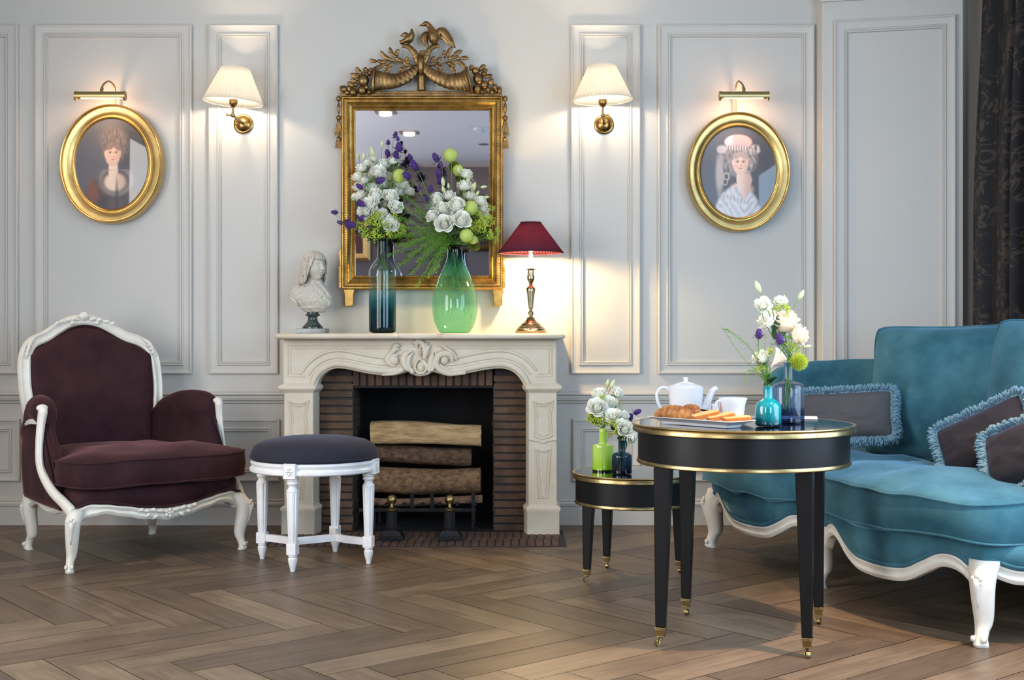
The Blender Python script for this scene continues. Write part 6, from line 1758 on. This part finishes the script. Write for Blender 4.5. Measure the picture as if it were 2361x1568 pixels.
KIND = {
 'rose': ('white_rose', 'rose', 'full white rose', 'petal', 'petals'),
 'lisi': ('white_lisianthus', 'flower', 'frilled white bloom', 'petal', 'petals'),
 'bud': ('flower_bud', 'flower bud', 'pale green bud', 'bud', 'bud_head'),
 'thistle': ('purple_thistle', 'thistle', 'purple thistle head', 'purple', 'flower_head'),
 'balloon': ('balloon_plant', 'seed pod', 'round lime hairy pod', 'balloon', 'seed_pod'),
 'froth': ('lime_froth_sprig', 'flower sprig', 'frothy lime sprig', 'lime', 'flower_cluster'),
 'peach': ('cream_rose', 'rose', 'large creamy white rose', 'cream', 'petals'),
 'spider': ('yellow_pompon', 'flower', 'spiky yellow green pompon', 'lime', 'petals'),
 'calla': ('cream_calla', 'flower', 'cream trumpet bloom', 'cream', 'petals'),
}
def flower(kind, px, py, Y, rpx, d, neck, end, vname, roll=0):
    nm, cat, desc, mk, part = KIND[kind]
    c = W(px, py, Y); r_ = rpx*Y/F*{'rose': 1.2, 'lisi': 1.28, 'bud': 1.15, 'thistle': 1.25, 'froth': 1.1}.get(kind, 1.0); d = Vector(d).normalized()
    t = empty(nm, c); t['category'] = cat
    v = rf.randrange(3)
    fn = {'rose': mk_rose, 'lisi': mk_lisi, 'bud': mk_bud, 'thistle': mk_thistle, 'balloon': mk_balloon, 'froth': mk_froth, 'peach': mk_rose, 'spider': mk_spider, 'calla': mk_calla}[kind]
    mm = [M['lime'], M['green']] if kind == 'froth' else M[mk]
    key = 'petals_'+kind
    if (key, v) not in MESH:
        o = fn(v).build(part, mm, None, ang=180, fixn=False); MESH[(key, v)] = o.data; bpy.data.objects.remove(o)
    o = bpy.data.objects.new(part, MESH[(key, v)]); COL.objects.link(o); o.parent = t
    o.rotation_euler = aim(d, rf.uniform(0, 6)).to_euler(); o.scale = (r_,)*3
    if kind == 'thistle':
        if ('bract', v) not in MESH:
            q = mk_bracts(v).build('bracts', M['purple_leaf'], None, fixn=False); MESH[('bract', v)] = q.data; bpy.data.objects.remove(q)
        q = bpy.data.objects.new('bracts', MESH[('bract', v)]); COL.objects.link(q); q.parent = t; q.rotation_euler = o.rotation_euler; q.scale = (r_,)*3
    if kind in ('bud', 'rose', 'lisi', 'peach'):
        if 'sep' not in MESH:
            b = MB(); b.lathe([(.05, -.75), (.16, -.55), (.24, -.36), (.20, -.22)], 10)
            for k in range(5):
                a = k*2*pi/5; b.tube([(.15*cos(a), .15*sin(a), -.5), (.36*cos(a), .36*sin(a), -.15), (.42*cos(a), .42*sin(a), .15)], [.09, .08, .005], 5, flat=.3)
            q = b.build('sepals', M['green'], None, fixn=False); MESH['sep'] = q.data; bpy.data.objects.remove(q)
        q = bpy.data.objects.new('sepals', MESH['sep']); COL.objects.link(q); q.parent = t; q.rotation_euler = o.rotation_euler; q.scale = (r_*1.05,)*3
    nk = Vector(neck)-c; en = Vector(end)-c; L_ = nk.length
    p0 = -d*r_*.5; wob = Vector((rf.uniform(-.01, .01), rf.uniform(-.006, .006), 0))
    pts = cr([p0, p0-d*min(.05, L_*.25), nk.lerp(p0, .35)+wob, nk+Vector((0, 0, .015)), nk, en], 6)
    th = .0022 if kind in ('rose', 'peach', 'calla') else .0014
    MB().tube(pts, th, 6).build('stem', M['green'], t)
    if kind in ('rose', 'lisi', 'thistle') and L_ > .10:
        for k in range(1 if kind != 'thistle' else 2):
            f = rf.uniform(.35, .75); p = p0.lerp(nk, f); ld = Vector((rf.uniform(-1, 1), rf.uniform(-1, .3), rf.uniform(-.1, .8))).normalized()
            if kind == 'thistle':
                q = bpy.data.objects.new('leaf', MESH[('bract', v)]); q.data = MESH[('bract', v)]; sc_ = .024
                if ('tleaf',) not in MESH:
                    qq = mk_bracts(9).build('leaf', M['grey_leaf'], None, fixn=False); MESH[('tleaf',)] = qq.data; bpy.data.objects.remove(qq)
                q.data = MESH[('tleaf',)]
            else: q = bpy.data.objects.new('leaf', mesh_of('leaf', M['leaf'], mk_leaf, 1, .26)); sc_ = rf.uniform(.05, .07)
            COL.objects.link(q); q.parent = t; q.location = p; q.rotation_euler = aim(ld, rf.uniform(0, 6)).to_euler(); q.scale = (sc_,)*3
    FL.append((t, kind, vname, px, py)); return t
def bouquet(items, origin, scale, Yf, neck, nr, vname, cen, bottom, spread_end):
    ox, oy = origin
    for it in items:
        kind, x, y, rp = it[:4]; px, py = ox+x/scale, oy+y/scale
        Y = Yf(it)
        c = W(px, py, Y)
        if len(it) > 5 and it[5]: d = it[5]
        else: d = (c-Vector(neck)).normalized()+Vector((rf.uniform(-.25, .25), -.55, rf.uniform(-.1, .35)))
        a = rf.uniform(0, 2*pi); q = nr*rf.uniform(.2, .9); nk = (neck[0]+q*cos(a), neck[1]+q*sin(a), neck[2])
        if rf.random() < .22 or len(items) < 15: e = (neck[0]-q*cos(a)*spread_end, neck[1]-q*sin(a)*spread_end*.7, bottom+rf.uniform(.0, .10))
        else: e = (nk[0], nk[1], nk[2]-.03)
        flower(kind, px, py, Y, rp/scale, d, nk, e, vname)
def Ymain(lo, hi):
    def f(it):
        if len(it) > 4 and it[4] is not None: return it[4]
        return rf.uniform(lo, hi)
    return f
LIM = 7.02
A1 = [('lisi', 480, 575, 66), ('lisi', 445, 690, 82), ('lisi', 545, 505, 48), ('lisi', 765, 515, 82), ('rose', 905, 470, 66), ('lisi', 705, 630, 98), ('lisi', 590, 680, 64), ('lisi', 855, 690, 70, 6.95), ('lisi', 520, 735, 60),
      ('lisi', 455, 820, 84, 6.93), ('lisi', 640, 850, 90, 6.90), ('lisi', 480, 950, 88, 6.90), ('rose', 670, 940, 92, 6.80), ('lisi', 862, 950, 100, 6.82), ('lisi', 605, 1050, 104, 6.78), ('lisi', 545, 1150, 100, 6.78), ('lisi', 790, 1055, 60, 6.86), ('lisi', 925, 1085, 90, 6.80),
      ('lisi', 745, 1200, 88, 6.80), ('lisi', 865, 1320, 96, 6.80), ('lisi', 1000, 780, 92, 6.94), ('lisi', 960, 880, 80, 6.95), ('lisi', 1105, 880, 74, 6.98), ('lisi', 760, 790, 80, 6.95), ('lisi', 400, 945, 55, 6.92),
      ('bud', 438, 405, 42), ('bud', 510, 412, 46), ('bud', 628, 350, 62), ('lisi', 640, 440, 52), ('bud', 625, 540, 55), ('bud', 752, 248, 44), ('bud', 570, 385, 26),
      ('balloon', 985, 668, 95, 6.84),
      ('thistle', 930, 122, 42), ('thistle', 965, 178, 32), ('thistle', 835, 225, 36), ('thistle', 980, 292, 68), ('thistle', 830, 375, 56), ('thistle', 935, 400, 62), ('thistle', 720, 728, 66, 6.76, (1, -.2, .25)),
      ('thistle', 460, 812, 50, 6.78, (-.8, -.4, .5)), ('thistle', 470, 1030, 62, 6.76, (1, -.3, -.5)), ('thistle', 130, 1150, 44, 6.80, (-1, -.1, .1)), ('thistle', 320, 1312, 74, 6.76, (1, -.3, -.2)), ('thistle', 200, 1285, 40, 6.78, (-1, -.2, .3)), ('thistle', 480, 1232, 52, 6.76, (.5, -.5, .5)), ('thistle', 445, 1388, 42, 6.78, (.8, -.3, -.5)), ('thistle', 300, 1280, 36, 6.80, (-.6, -.3, .6)),
      ('froth', 520, 1350, 110, 6.80), ('froth', 640, 1300, 110, 6.80), ('froth', 760, 1380, 110, 6.80), ('froth', 560, 1430, 90, 6.82), ('froth', 900, 1250, 100, 6.84), ('froth', 960, 1380, 100, 6.84), ('froth', 700, 1200, 80, 6.78), ('froth', 880, 1450, 90, 6.84), ('froth', 680, 1450, 90, 6.82)]
bouquet(A1, (750, 290), 5.759, Ymain(6.82, 6.94), (tall_c[0], tall_c[1], MZ+.50), .020, 'tall teal bottle vase', None, MZ+.20, 2.4)
A2 = [('rose', 1490, 990, 92, 6.86), ('lisi', 1640, 945, 78, 6.86), ('rose', 1745, 1062, 100, 6.80), ('lisi', 1560, 1110, 90, 6.82), ('rose', 1430, 1210, 80, 6.80), ('rose', 1580, 1310, 112, 6.76), ('rose', 1812, 1262, 112, 6.76), ('lisi', 1690, 1180, 76, 6.82), ('lisi', 1430, 1110, 70, 6.86),
      ('lisi', 1922, 950, 74, 6.92), ('lisi', 1845, 812, 88, 6.90), ('lisi', 1862, 652, 76, 6.90), ('lisi', 2055, 1020, 84, 6.90), ('lisi', 2090, 1110, 74, 6.90), ('lisi', 2100, 1200, 74, 6.92), ('bud', 1965, 822, 66, 6.90), ('bud', 1900, 705, 55, 6.90), ('bud', 1850, 930, 60, 6.94),
      ('bud', 1565, 752, 58, 6.84), ('bud', 1570, 852, 52, 6.82), ('bud', 1635, 800, 36, 6.86), ('bud', 2100, 812, 40, 6.88, (1, -.2, .1)), ('bud', 1770, 592, 44, 6.86), ('bud', 2140, 948, 34, 6.90, (1, -.2, .1)), ('bud', 1480, 965, 40, 6.76), ('bud', 2020, 900, 36, 6.90, (.5, -.2, .9)),
      ('balloon', 1660, 392, 92, 6.84), ('balloon', 1762, 592, 76, 6.94), ('balloon', 1930, 1092, 100, 6.84), ('balloon', 1875, 1458, 92, 6.78), ('balloon', 1965, 1515, 62, 6.82),
      ('thistle', 1472, 430, 64, 6.86, (-.5, -.2, .9)), ('thistle', 1515, 642, 62, 6.86, (-.2, -.3, 1)), ('thistle', 1515, 735, 52, 6.88, (.1, -.3, 1)), ('thistle', 1400, 842, 50, 6.84, (0, -.2, 1)), ('thistle', 1340, 970, 44, 6.84, (-.6, -.4, .4)), ('thistle', 1185, 532, 72, 6.84, (-.5, -.3, .9)), ('thistle', 1090, 668, 64, 6.78, (-.8, -.4, .7)), ('thistle', 1130, 422, 44, 6.86, (-.5, -.2, .9)), ('thistle', 1240, 832, 34, 6.86), ('thistle', 1530, 522, 42, 6.92),
      ('froth', 2010, 1260, 120, 6.84), ('froth', 2080, 1370, 120, 6.82), ('froth', 1990, 1370, 90, 6.84), ('froth', 2160, 1270, 80, 6.84), ('froth', 2160, 1450, 80, 6.82), ('froth', 2260, 1420, 66, 6.82, (1, -.2, .2)), ('froth', 2230, 1520, 66, 6.82, (1, -.2, -.2)), ('froth', 2190, 1110, 60, 6.86, (.4, -.2, .9))]
bouquet(A2, (750, 290), 5.759, Ymain(6.84, 6.94), (bulb_c[0], bulb_c[1], MZ+.475), .030, 'sea green bulb vase', None, MZ+.09, 3.0)
A3 = [('lisi', 535, 292, 80, 4.36), ('lisi', 712, 262, 66, 4.46), ('bud', 484, 100, 58, 4.38, (-.45, -.1, 1)), ('bud', 925, 185, 50, 4.5, (.5, -.1, 1)), ('bud', 760, 212, 28, 4.5, (-.3, 0, 1)), ('peach', 885, 600, 122, 4.42, (.75, -.35, .15)), ('peach', 745, 490, 175, 4.46, (.1, -.25, 1)), ('lisi', 590, 450, 100, 4.44, (-.7, -.2, .6)),
      ('thistle', 706, 640, 60, 4.30, (-.15, -.3, 1)), ('froth', 735, 360, 80, 4.44), ('froth', 640, 330, 50, 4.46), ('froth', 830, 740, 70, 4.42), ('spider', 905, 872, 98, 4.38), ('bud', 990, 712, 36, 4.45, (1, -.2, .2))]
bouquet(A3, (1640, 640), 4.48, Ymain(4.4, 4.5), (blue_c[0], blue_c[1], ZT+.222), .010, 'pale blue bottle vase', None, ZT+.03, 2.2)
A4 = [('thistle', 492, 590, 52, 4.34, (0, -.2, 1)), ('lisi', 520, 840, 84, 4.36, (-.5, -.3, .8)), ('calla', 680, 850, 88, 4.33, (.45, -.35, .6)), ('froth', 520, 950, 60, 4.36), ('froth', 600, 780, 50, 4.34)]
bouquet(A4, (1640, 640), 4.48, Ymain(4.34, 4.4), (turq_c[0], turq_c[1], ZT+.143), .008, 'small turquoise vase', None, ZT+.02, 2)
A5 = [('lisi', 345, 258, 98, 5.64), ('lisi', 606, 248, 88, 5.66, (.5, -.4, .7)), ('lisi', 480, 400, 112, 5.62), ('rose', 310, 462, 135, 5.58), ('bud', 465, 96, 60, 5.68), ('bud', 535, 108, 68, 5.66), ('froth', 360, 640, 120, 5.60), ('froth', 250, 640, 100, 5.62), ('froth', 460, 660, 90, 5.62), ('froth', 600, 430, 70, 5.66), ('froth', 380, 320, 50, 5.58)]
bouquet(A5, (1330, 870), 6.535, Ymain(5.58, 5.66), (lime_c[0], lime_c[1], ZS+.180), .012, 'small lime green vase', None, ZS+.02, 2)
A6 = [('lisi', 545, 590, 108, 5.50), ('lisi', 700, 600, 84, 5.52), ('rose', 730, 790, 118, 5.46, (.2, -.8, .5)), ('rose', 830, 880, 100, 5.46, (.7, -.6, -.3)), ('lisi', 660, 700, 70, 5.46), ('froth', 560, 760, 110, 5.48), ('froth', 510, 860, 66, 5.50, (-.8, -.2, -.3)), ('froth', 640, 830, 70, 5.50),
      ('thistle', 905, 525, 60, 5.56, (.8, -.1, .4)), ('thistle', 812, 605, 56, 5.56, (.1, -.4, .9))]
bouquet(A6, (1330, 870), 6.535, Ymain(5.46, 5.54), (dark_c[0], dark_c[1], ZS+.142), .010, 'small ink-blue vase', None, ZS+.015, 2)
# labels: kind, vase, column of the bouquet and order within it
cols = {}
for t, k, vn, px, py in FL: cols.setdefault((k, vn), []).append((t, px, py))
for (k, vn), L_ in cols.items():
    desc = KIND[k][2]
    if len(L_) == 1: L_[0][0]['label'] = '%s in the %s' % (desc, vn); continue
    if len(L_) <= 4:
        w_ = sorted(L_, key=lambda q: q[2])
        nm = {2: ['upper', 'lower'], 3: ['highest', 'middle', 'lowest'], 4: ['highest', 'second highest', 'third highest', 'lowest']}[len(L_)]
        for q, a in zip(w_, nm): q[0]['label'] = '%s in the %s, the %s one' % (desc, vn, a)
    else:
        w_ = sorted(L_, key=lambda q: q[1]); n = len(w_); th3 = [w_[:n//3], w_[n//3:n-n//3], w_[n-n//3:]]
        for part, nm in zip(th3, ('left', 'middle', 'right')):
            for j, q in enumerate(sorted(part, key=lambda q: q[2])): q[0]['label'] = '%s in the %s, %s side, %s' % (desc, vn, nm, ORD[j])
    for q in L_: q[0]['group'] = '%ss in the %s' % (desc, vn)

# ------------------------------------------------------------------ airy green sprays (pennycress): stems with small round pods
def spray(pts, density, label, group, r_pod=.0022, hl=.018, seed=0, fan=1.0):
    rnd = random.Random(seed); P = cr([Vector(p) for p in pts], 10); n = len(P); c = P[0]
    t = empty('green_spray', c, label=label, cat='foliage', group=group)
    b = MB(); b.tube([p-c for p in P], [.0016, .0012, .0008, .0005], 5); b.build('stem', M['spray'], t)
    b = MB(); start = int(n*.26)
    for i in range(start, n):
        for q in range(density):
            p = P[i].lerp(P[min(i+1, n-1)], rnd.random()); tg = (P[min(i+1, n-1)]-P[max(0, i-1)]).normalized()
            o_ = tg.orthogonal().normalized(); o_ = Matrix.Rotation(rnd.uniform(0, 2*pi), 3, tg) @ o_
            f = (i-start)/max(1, n-start); l = hl*fan*(1-.55*f)*rnd.uniform(.5, 1.2)
            e = p+o_*l*.8+tg*l*.6+Vector((0, 0, -.002))
            b.tube([p-c, e-c], [.0004, .0003], 3, caps=False)
            s_ = r_pod*rnd.uniform(.6, 1.2); b.ell(e-c, (s_, s_, s_*.7), seg=5, rings=4)
            if rnd.random() < .5:
                g_ = p+o_*l*.4+tg*l*.9; b.ell(g_-c, (s_*.8, s_*.8, s_*.6), seg=5, rings=4)
    o = b.build('seed_pods', M['spray'], t, ang=180, fixn=False); o['kind'] = 'stuff'
    return t
nk = Vector((bulb_c[0]-.01, bulb_c[1]-.01, MZ+.475))
q4 = lambda x, y, Y: W(740+x/3.136, 280+y/3.136, Y)
ends = [(495, 965, 6.74), (520, 830, 6.76), (560, 1045, 6.72), (650, 1105, 6.70), (688, 1195, 6.68), (775, 1120, 6.72), (820, 1085, 6.74), (540, 700, 6.78), (565, 610, 6.80), (600, 540, 6.84), (600, 900, 6.72), (700, 1010, 6.70), (640, 960, 6.70), (580, 770, 6.74), (690, 640, 6.80), (560, 900, 6.80), (740, 950, 6.76), (620, 830, 6.82)]
words = ['reaching furthest left', 'upper left of centre', 'lower left', 'low in the middle', 'drooping lowest below the frame', 'lower right near the vase', 'rightmost, close beside the vase neck', 'rising to the left', 'rising behind the white blooms', 'highest, against the mirror', 'left middle', 'lower middle', 'middle of the veil', 'upper middle', 'short and upright by the roses', 'tucked behind the left vase neck', 'short, right middle', 'behind the others']
for i, (x, y, Y) in enumerate(ends):
    e = q4(x, y, Y); mid = nk.lerp(e, .5)+Vector((0, -.02, .05*(1 if y > 700 else .3)))
    spray([nk+Vector((.01, 0, -.14)), nk, nk.lerp(e, .22)+Vector((0, -.01, .045)), mid, nk.lerp(e, .8)+Vector((0, 0, .02)), e], 5, 'feathery green spray from the sea green vase, %s' % words[i], 'feathery green sprays between the mantel vases', seed=i, fan=1.35, r_pod=.0021, hl=.022)
tn = Vector((turq_c[0], turq_c[1], ZT+.143)); q5 = lambda x, y, Y: W(1640+x/4.48, 640+y/4.48, Y)
for i, (pp, lab) in enumerate((([(330, 830), (118, 525)], 'thin green spray rising furthest left from the turquoise vase'), ([(420, 760), (250, 590), (150, 530)], 'thin green spray just right of the furthest left one in the turquoise vase'), ([(400, 960), (345, 1090)], 'short green spray drooping left from the turquoise vase'),
                               ([(500, 900), (470, 560)], 'green spray standing upright behind the small thistle'), ([(560, 880), (560, 600)], 'green spray upright beside the dark thistle'), ([(540, 940), (450, 790)], 'short green spray leaning left among the turquoise vase flowers'), ([(580, 900), (620, 680)], 'green spray leaning right in the turquoise vase'))):
    spray([tn+Vector((0, 0, -.08)), tn]+[q5(x, y, 4.35-.01*k) for k, (x, y) in enumerate(pp)], 3, lab, 'thin green sprays in the turquoise vase', seed=40+i, hl=.010, r_pod=.0016)
t = empty('vase_leaf', tn, label='broad green leaf at the mouth of the turquoise vase', cat='leaf')
for k, (dx, dz, s_) in enumerate(((.012, .03, .05), (.018, -.02, .04), (-.010, .04, .045))):
    o = bpy.data.objects.new('leaf_blade', mesh_of('leaf', M['leaf'] if k else M['spray'], mk_leaf, 1, .26)); COL.objects.link(o); o.parent = t; o.rotation_euler = aim((dx, -.02, .03), k).to_euler(); o.scale = (s_,)*3
t = empty('vase_leaf', Vector((dark_c[0]+.012, dark_c[1], ZS+.15)), label='small green leaf hanging right of the ink-blue vase neck', cat='leaf')
o = bpy.data.objects.new('leaf_blade', mesh_of('leaf', M['leaf'], mk_leaf, 1, .26)); COL.objects.link(o); o.parent = t; o.rotation_euler = aim((.35, -.2, -1), 0).to_euler(); o.scale = (.045,)*3
# ------------------------------------------------------------------ breakfast on the large table
TZ = .7672
M['crust'] = mat('croissant_crust', srgb(200, 140, 78), .5, var=.95, vcol=srgb(118, 62, 26), vscale=34, bump=.3, bscale=90)
M['cake_crust'] = mat('cake_crust', srgb(188, 112, 42), .65, var=.7, vcol=srgb(140, 74, 26), vscale=30)
M['crumb'] = mat('cake_crumb', srgb(222, 192, 132), .85, var=.5, vcol=srgb(200, 160, 98), vscale=60, bump=.5, bscale=200)
M['steel'] = mat('steel', srgb(200, 200, 204), .15, metal=1)
M['paper'] = mat('white_paper', srgb(236, 234, 230), .7)
PU = Vector((.638, -.77, 0)).normalized(); PV = Vector((.77, .638, 0)); PC = Vector((.659, 4.40, TZ)); PA = math.atan2(PU.y, PU.x)
def plate():
    t = empty('serving_plate', PC, PA, label='rectangular white china plate holding croissants and cake slices', cat='plate')
    def rr(w_, h_, r_, z, n=5):
        P = []
        for cx, cy, a0 in ((w_/2-r_, h_/2-r_, 0), (-w_/2+r_, h_/2-r_, 90), (-w_/2+r_, -h_/2+r_, 180), (w_/2-r_, -h_/2+r_, 270)):
            for k in range(n): a = R(a0+90*k/(n-1)); P.append((cx+r_*cos(a), cy+r_*sin(a), z))
        return P
    rings = [rr(.300, .070, .004, 0), rr(.306, .076, .004, .004), (rr(.312, .080, .004, .009)), rr(.326, .092, .004, .011), rr(.332, .098, .004, .014), rr(.372, .130, .004, .021), rr(.384, .140, .004, .0235), rr(.384, .140, .004, .0255), rr(.378, .134, .004, .026), rr(.350, .108, .004, .0195), rr(.328, .090, .004, .012), rr(.310, .075, .004, .009)]
    MB().loft(rings).build('dish', M['china'], t, ang=40)
plate()
def croissant(c, a, L_, r_, lab, seed):
    t = empty('croissant', c, a, label=lab, cat='croissant', group='croissants on the plate'); rnd = random.Random(seed); b = MB(); n = 64; rings = []
    for i in range(n+1):
        u = i/n; th = (u-.5)*1.9; x = sin(th)*L_*.62; y = -(cos(th)-1)*L_*.15*-1
        env = (max(0, sin(pi*min(1, max(0, u*.96+.02))))**.62)*.92+.08
        seg = (abs(u-.5)*9.5+.3) % 1; rad = r_*env*(.82+.24*(1-seg)**.6*min(1, seg*7))
        c0 = Vector((x, -y, r_*.78*env+.001)); tg = Vector((cos(th), sin(th)*.5, 0)).normalized(); sd_ = Vector((-tg.y, tg.x, 0))
        rings.append([c0+sd_*(rad*1.05*cos(2*pi*q/24))+Vector((0, 0, rad*.85*sin(2*pi*q/24)*(1.05 if sin(2*pi*q/24) > 0 else .9)))+tg*(.004*sin(2*pi*q/24*1)) for q in range(24)])
    b.loft(rings); b.build('pastry', M['crust'], t, ang=180)
zc = TZ+.010
P1 = W(1546, 953, 4.435); croissant((P1.x+.012, P1.y+.012, zc+.006), PA+R(8), .165, .031, 'front croissant lying along the left end of the plate', 1)
P2 = W(1592, 950, 4.500); croissant((P2.x, P2.y, zc+.009), PA-R(14), .115, .029, 'rear croissant, half hidden behind the front one', 2)
def slice_(px, py, Y, tilt, rz, lab):
    c = W(px, py-1.5, Y)+Vector((.004, .010, 0)); t = empty('cake_slice', c, rz, label=lab, cat='cake slice', group='yellow cake slices on the plate')
    t.rotation_euler = (R(3), R(tilt), rz)
    o_ = [(-.046, -.020), (-.040, -.026), (.040, -.026), (.046, -.020), (.047, .018), (.036, .030), (.010, .036), (-.015, .035), (-.038, .029), (-.047, .018)]
    b = MB(); b.slab(o_, -.0075, .0060); b.build('crust', M['cake_crust'], t, bevel=.0015, ang=40)
    MB().slab([(x*.96, y*.90) for x, y in o_], .0057, .0072).build('crumb', M['crumb'], t, ang=40)
slice_(1624.5, 958.5, 4.365, -13, R(8), 'cake slice leaning against the front croissant')
slice_(1660, 962.5, 4.335, -12, R(6), 'middle cake slice of the three on the plate')
slice_(1697, 967.5, 4.300, -4, R(4), 'cake slice at the right-hand end of the plate')
def teapot():
    c = Vector(((1581-CX)*4.66/F, 4.66, TZ)); t = empty('teapot', c, label='white china teapot with flat lid behind the croissants', cat='teapot')
    MB().lathe([(.040, 0), (.052, .001), (.057, .006), (.060, .060), (.0655, .112), (.0665, .121), (.064, .123), (.055, .123)], 56).build('body', M['china'], t, ang=50)
    MB().lathe([(.062, .121), (.0635, .124), (.058, .128), (.030, .139), (.012, .142), (.008, .146), (.0075, .150), (.009, .154), (.009, .158), (.006, .160), (0, .160)], 48).build('lid', M['china'], t, ang=50)
    b = MB(); P = cr([(.052, -.002, .030), (.070, -.002, .044), (.084, -.002, .078), (.098, -.002, .108), (.116, -.002, .1195)], 6); n = len(P); rings = []
    b.tube(P, [.020, .018, .014, .011, .009], 18, up=(0, 1, 0)); b.build('spout', M['china'], t, ang=180)
    b = MB(); b.tube(cr([(-.060, 0, .108), (-.072, 0, .120), (-.092, 0, .118), (-.106, 0, .098), (-.104, 0, .070), (-.090, 0, .042), (-.070, 0, .022), (-.055, 0, .012)], 6), [.006, .0065, .006, .006, .0055, .005], 12, flat=.8, up=(0, 1, 0)); b.build('handle', M['china'], t, ang=180)
teapot()
def cup():
    c = Vector((.796, 4.53, TZ)); t = empty('saucer', c, label='round white china saucer under the cup', cat='saucer')
    MB().lathe([(.030, 0), (.040, .001), (.042, .004), (.070, .014), (.084, .021), (.085, .023), (.082, .0235), (.066, .016), (.036, .008), (0, .007)], 56).build('dish', M['china'], t, ang=60)
    c = Vector((.796, 4.53, TZ+.0082)); t = empty('coffee_cup', c, label='white china cup with heart-shaped handle on a saucer', cat='cup')
    MB().lathe([(.034, 0), (.036, .001), (.0365, .006), (.038, .010), (.0405, .030), (.0440, .058), (.0515, .0805), (.0510, .082), (.0490, .0805), (.042, .058), (.038, .030), (.034, .009), (0, .006)], 56).build('body', M['china'], t, ang=60)
    b = MB(); d = lambda x, z: (x, -.012, z)
    b.tube(cr([d(-.036, .050), d(-.040, .064), d(-.048, .071), d(-.058, .068), d(-.063, .056), d(-.060, .040), d(-.050, .022), d(-.034, .006)], 6), .0052, 12, up=(0, 1, 0)); b.build('handle', M['china'], t)
    cf = MB().lathe([(.0435, .066), (.0005, .066)], 32, caps=False).build('coffee', mat('coffee', srgb(70, 42, 24), .1), t)
cup()
# sugar sachets leaning behind the saucer, knife, folded card
pm = mat('printed_paper', srgb(236, 234, 232), .7)
nt = pm.node_tree; tc = nt.nodes.new('ShaderNodeTexCoord'); wv = nt.nodes.new('ShaderNodeTexWave'); wv.inputs['Scale'].default_value = 60; wv.bands_direction = 'X'
rp = nt.nodes.new('ShaderNodeValToRGB'); rp.color_ramp.elements[0].position = .1; rp.color_ramp.elements[0].color = srgb(110, 112, 130); rp.color_ramp.elements[1].position = .3; rp.color_ramp.elements[1].color = srgb(238, 236, 234)
nt.links.new(tc.outputs['Object'], wv.inputs[0]); nt.links.new(wv.outputs[0], rp.inputs[0]); nt.links.new(rp.outputs[0], nt.nodes['Principled BSDF'].inputs['Base Color'])
M['ink'] = mat('print_ink', srgb(30, 28, 34), .7); M['red_ink'] = mat('red_print', srgb(196, 40, 60), .7)
for i, (px, Y, tz, lab) in enumerate(((1642, 4.665, 12, 'striped paper sugar sachet between teapot and cup, the left one'), (1655, 4.690, -8, 'striped paper sugar sachet just behind the cup, the right one'))):
    t = empty('sugar_sachet', W(px, 950, Y)*1, label=lab, cat='sachet'); t.location.z = TZ; t.rotation_euler = (R(-28), R(tz), R(10-20*i))
    b = MB(); b.box((0, 0, .034), (.042, .004, .068)); b.build('packet', pm, t, bevel=.001, smooth=False)
    b = MB()
    for k in range(7): b.box((-.004+.0015*(k % 2), -.0023, .022+k*.0055), (.0035, .0004, .0035), None)
    b.build('print', M['ink'], t, smooth=False)
    MB().box((.016, -.0023, .036), (.0025, .0004, .05)).build('red_stripe', M['red_ink'], t, smooth=False)
a_, b_ = W(1614, 944.5, 4.485), W(1668, 953, 4.44); t = empty('butter_knife', a_, label='knife with black handle resting across the back of the plate', cat='knife')
d = b_-a_; MB().tube([d*0, d*.05, d*.4, d*.52], [.002, .0052, .0042, .0034], 12, flat=.7).build('handle', M['black'], t)
MB().tube([d*.52, d*.6, d*1.3, d*1.7], [.003, .0055, .0065, .002], 10, flat=.18, up=(0, 0, 1)).build('blade', M['steel'], t)
t = empty('folded_card', (1.085, 4.745, TZ), R(-12), label='folded white card lying behind the blue bottle vase', cat='card')
b = MB(); b.box((0, 0, .0008), (.13, .09, .0012)); b.build('lower_leaf', M['paper'], t, smooth=False)
MB().box((0, 0, .004), (.13, .09, .0010), RM(x=R(3))).build('upper_leaf', M['paper'], t, smooth=False)

# ------------------------------------------------------------------ pictures on the rear wall, seen only in the looking glass
def rear_picture(x, z, w_, h_, fm, cm, lab, fw=.07):
    t = empty('framed_painting', (x, YB+.03, z), R(180), label=lab, cat='painting')
    b = MB(); rings = []
    for sx, sz in ((1, 1), (-1, 1), (-1, -1), (1, -1)):
        rings.append([(-sx*(w_/2+u), -h, -sz*(h_/2+u)) for u, h in ((fw, -.02), (fw, .02), (fw*.6, .045), (fw*.2, .02), (0, .01), (0, -.02))])
    b.loft(rings, closed=False, wrap=True); b.build('frame', fm, t, ang=30)
    MB().box((0, 0, 0), (w_, .01, h_)).build('canvas', cm, t, smooth=False)
rear_picture(-1.98, 2.36, .36, .62, M['gilt'], mat('dark_red_painting', srgb(96, 44, 34), .5, var=.7, vcol=srgb(40, 30, 30), vscale=4), 'gold framed dark red painting reflected at the left of the mirror', .09)
rear_picture(-.02, 2.40, .75, .50, M['old_brass'], mat('dark_painting', srgb(52, 44, 42), .5, var=.7, vcol=srgb(28, 26, 28), vscale=4), 'dark painting in a brown frame reflected at the right of the mirror')
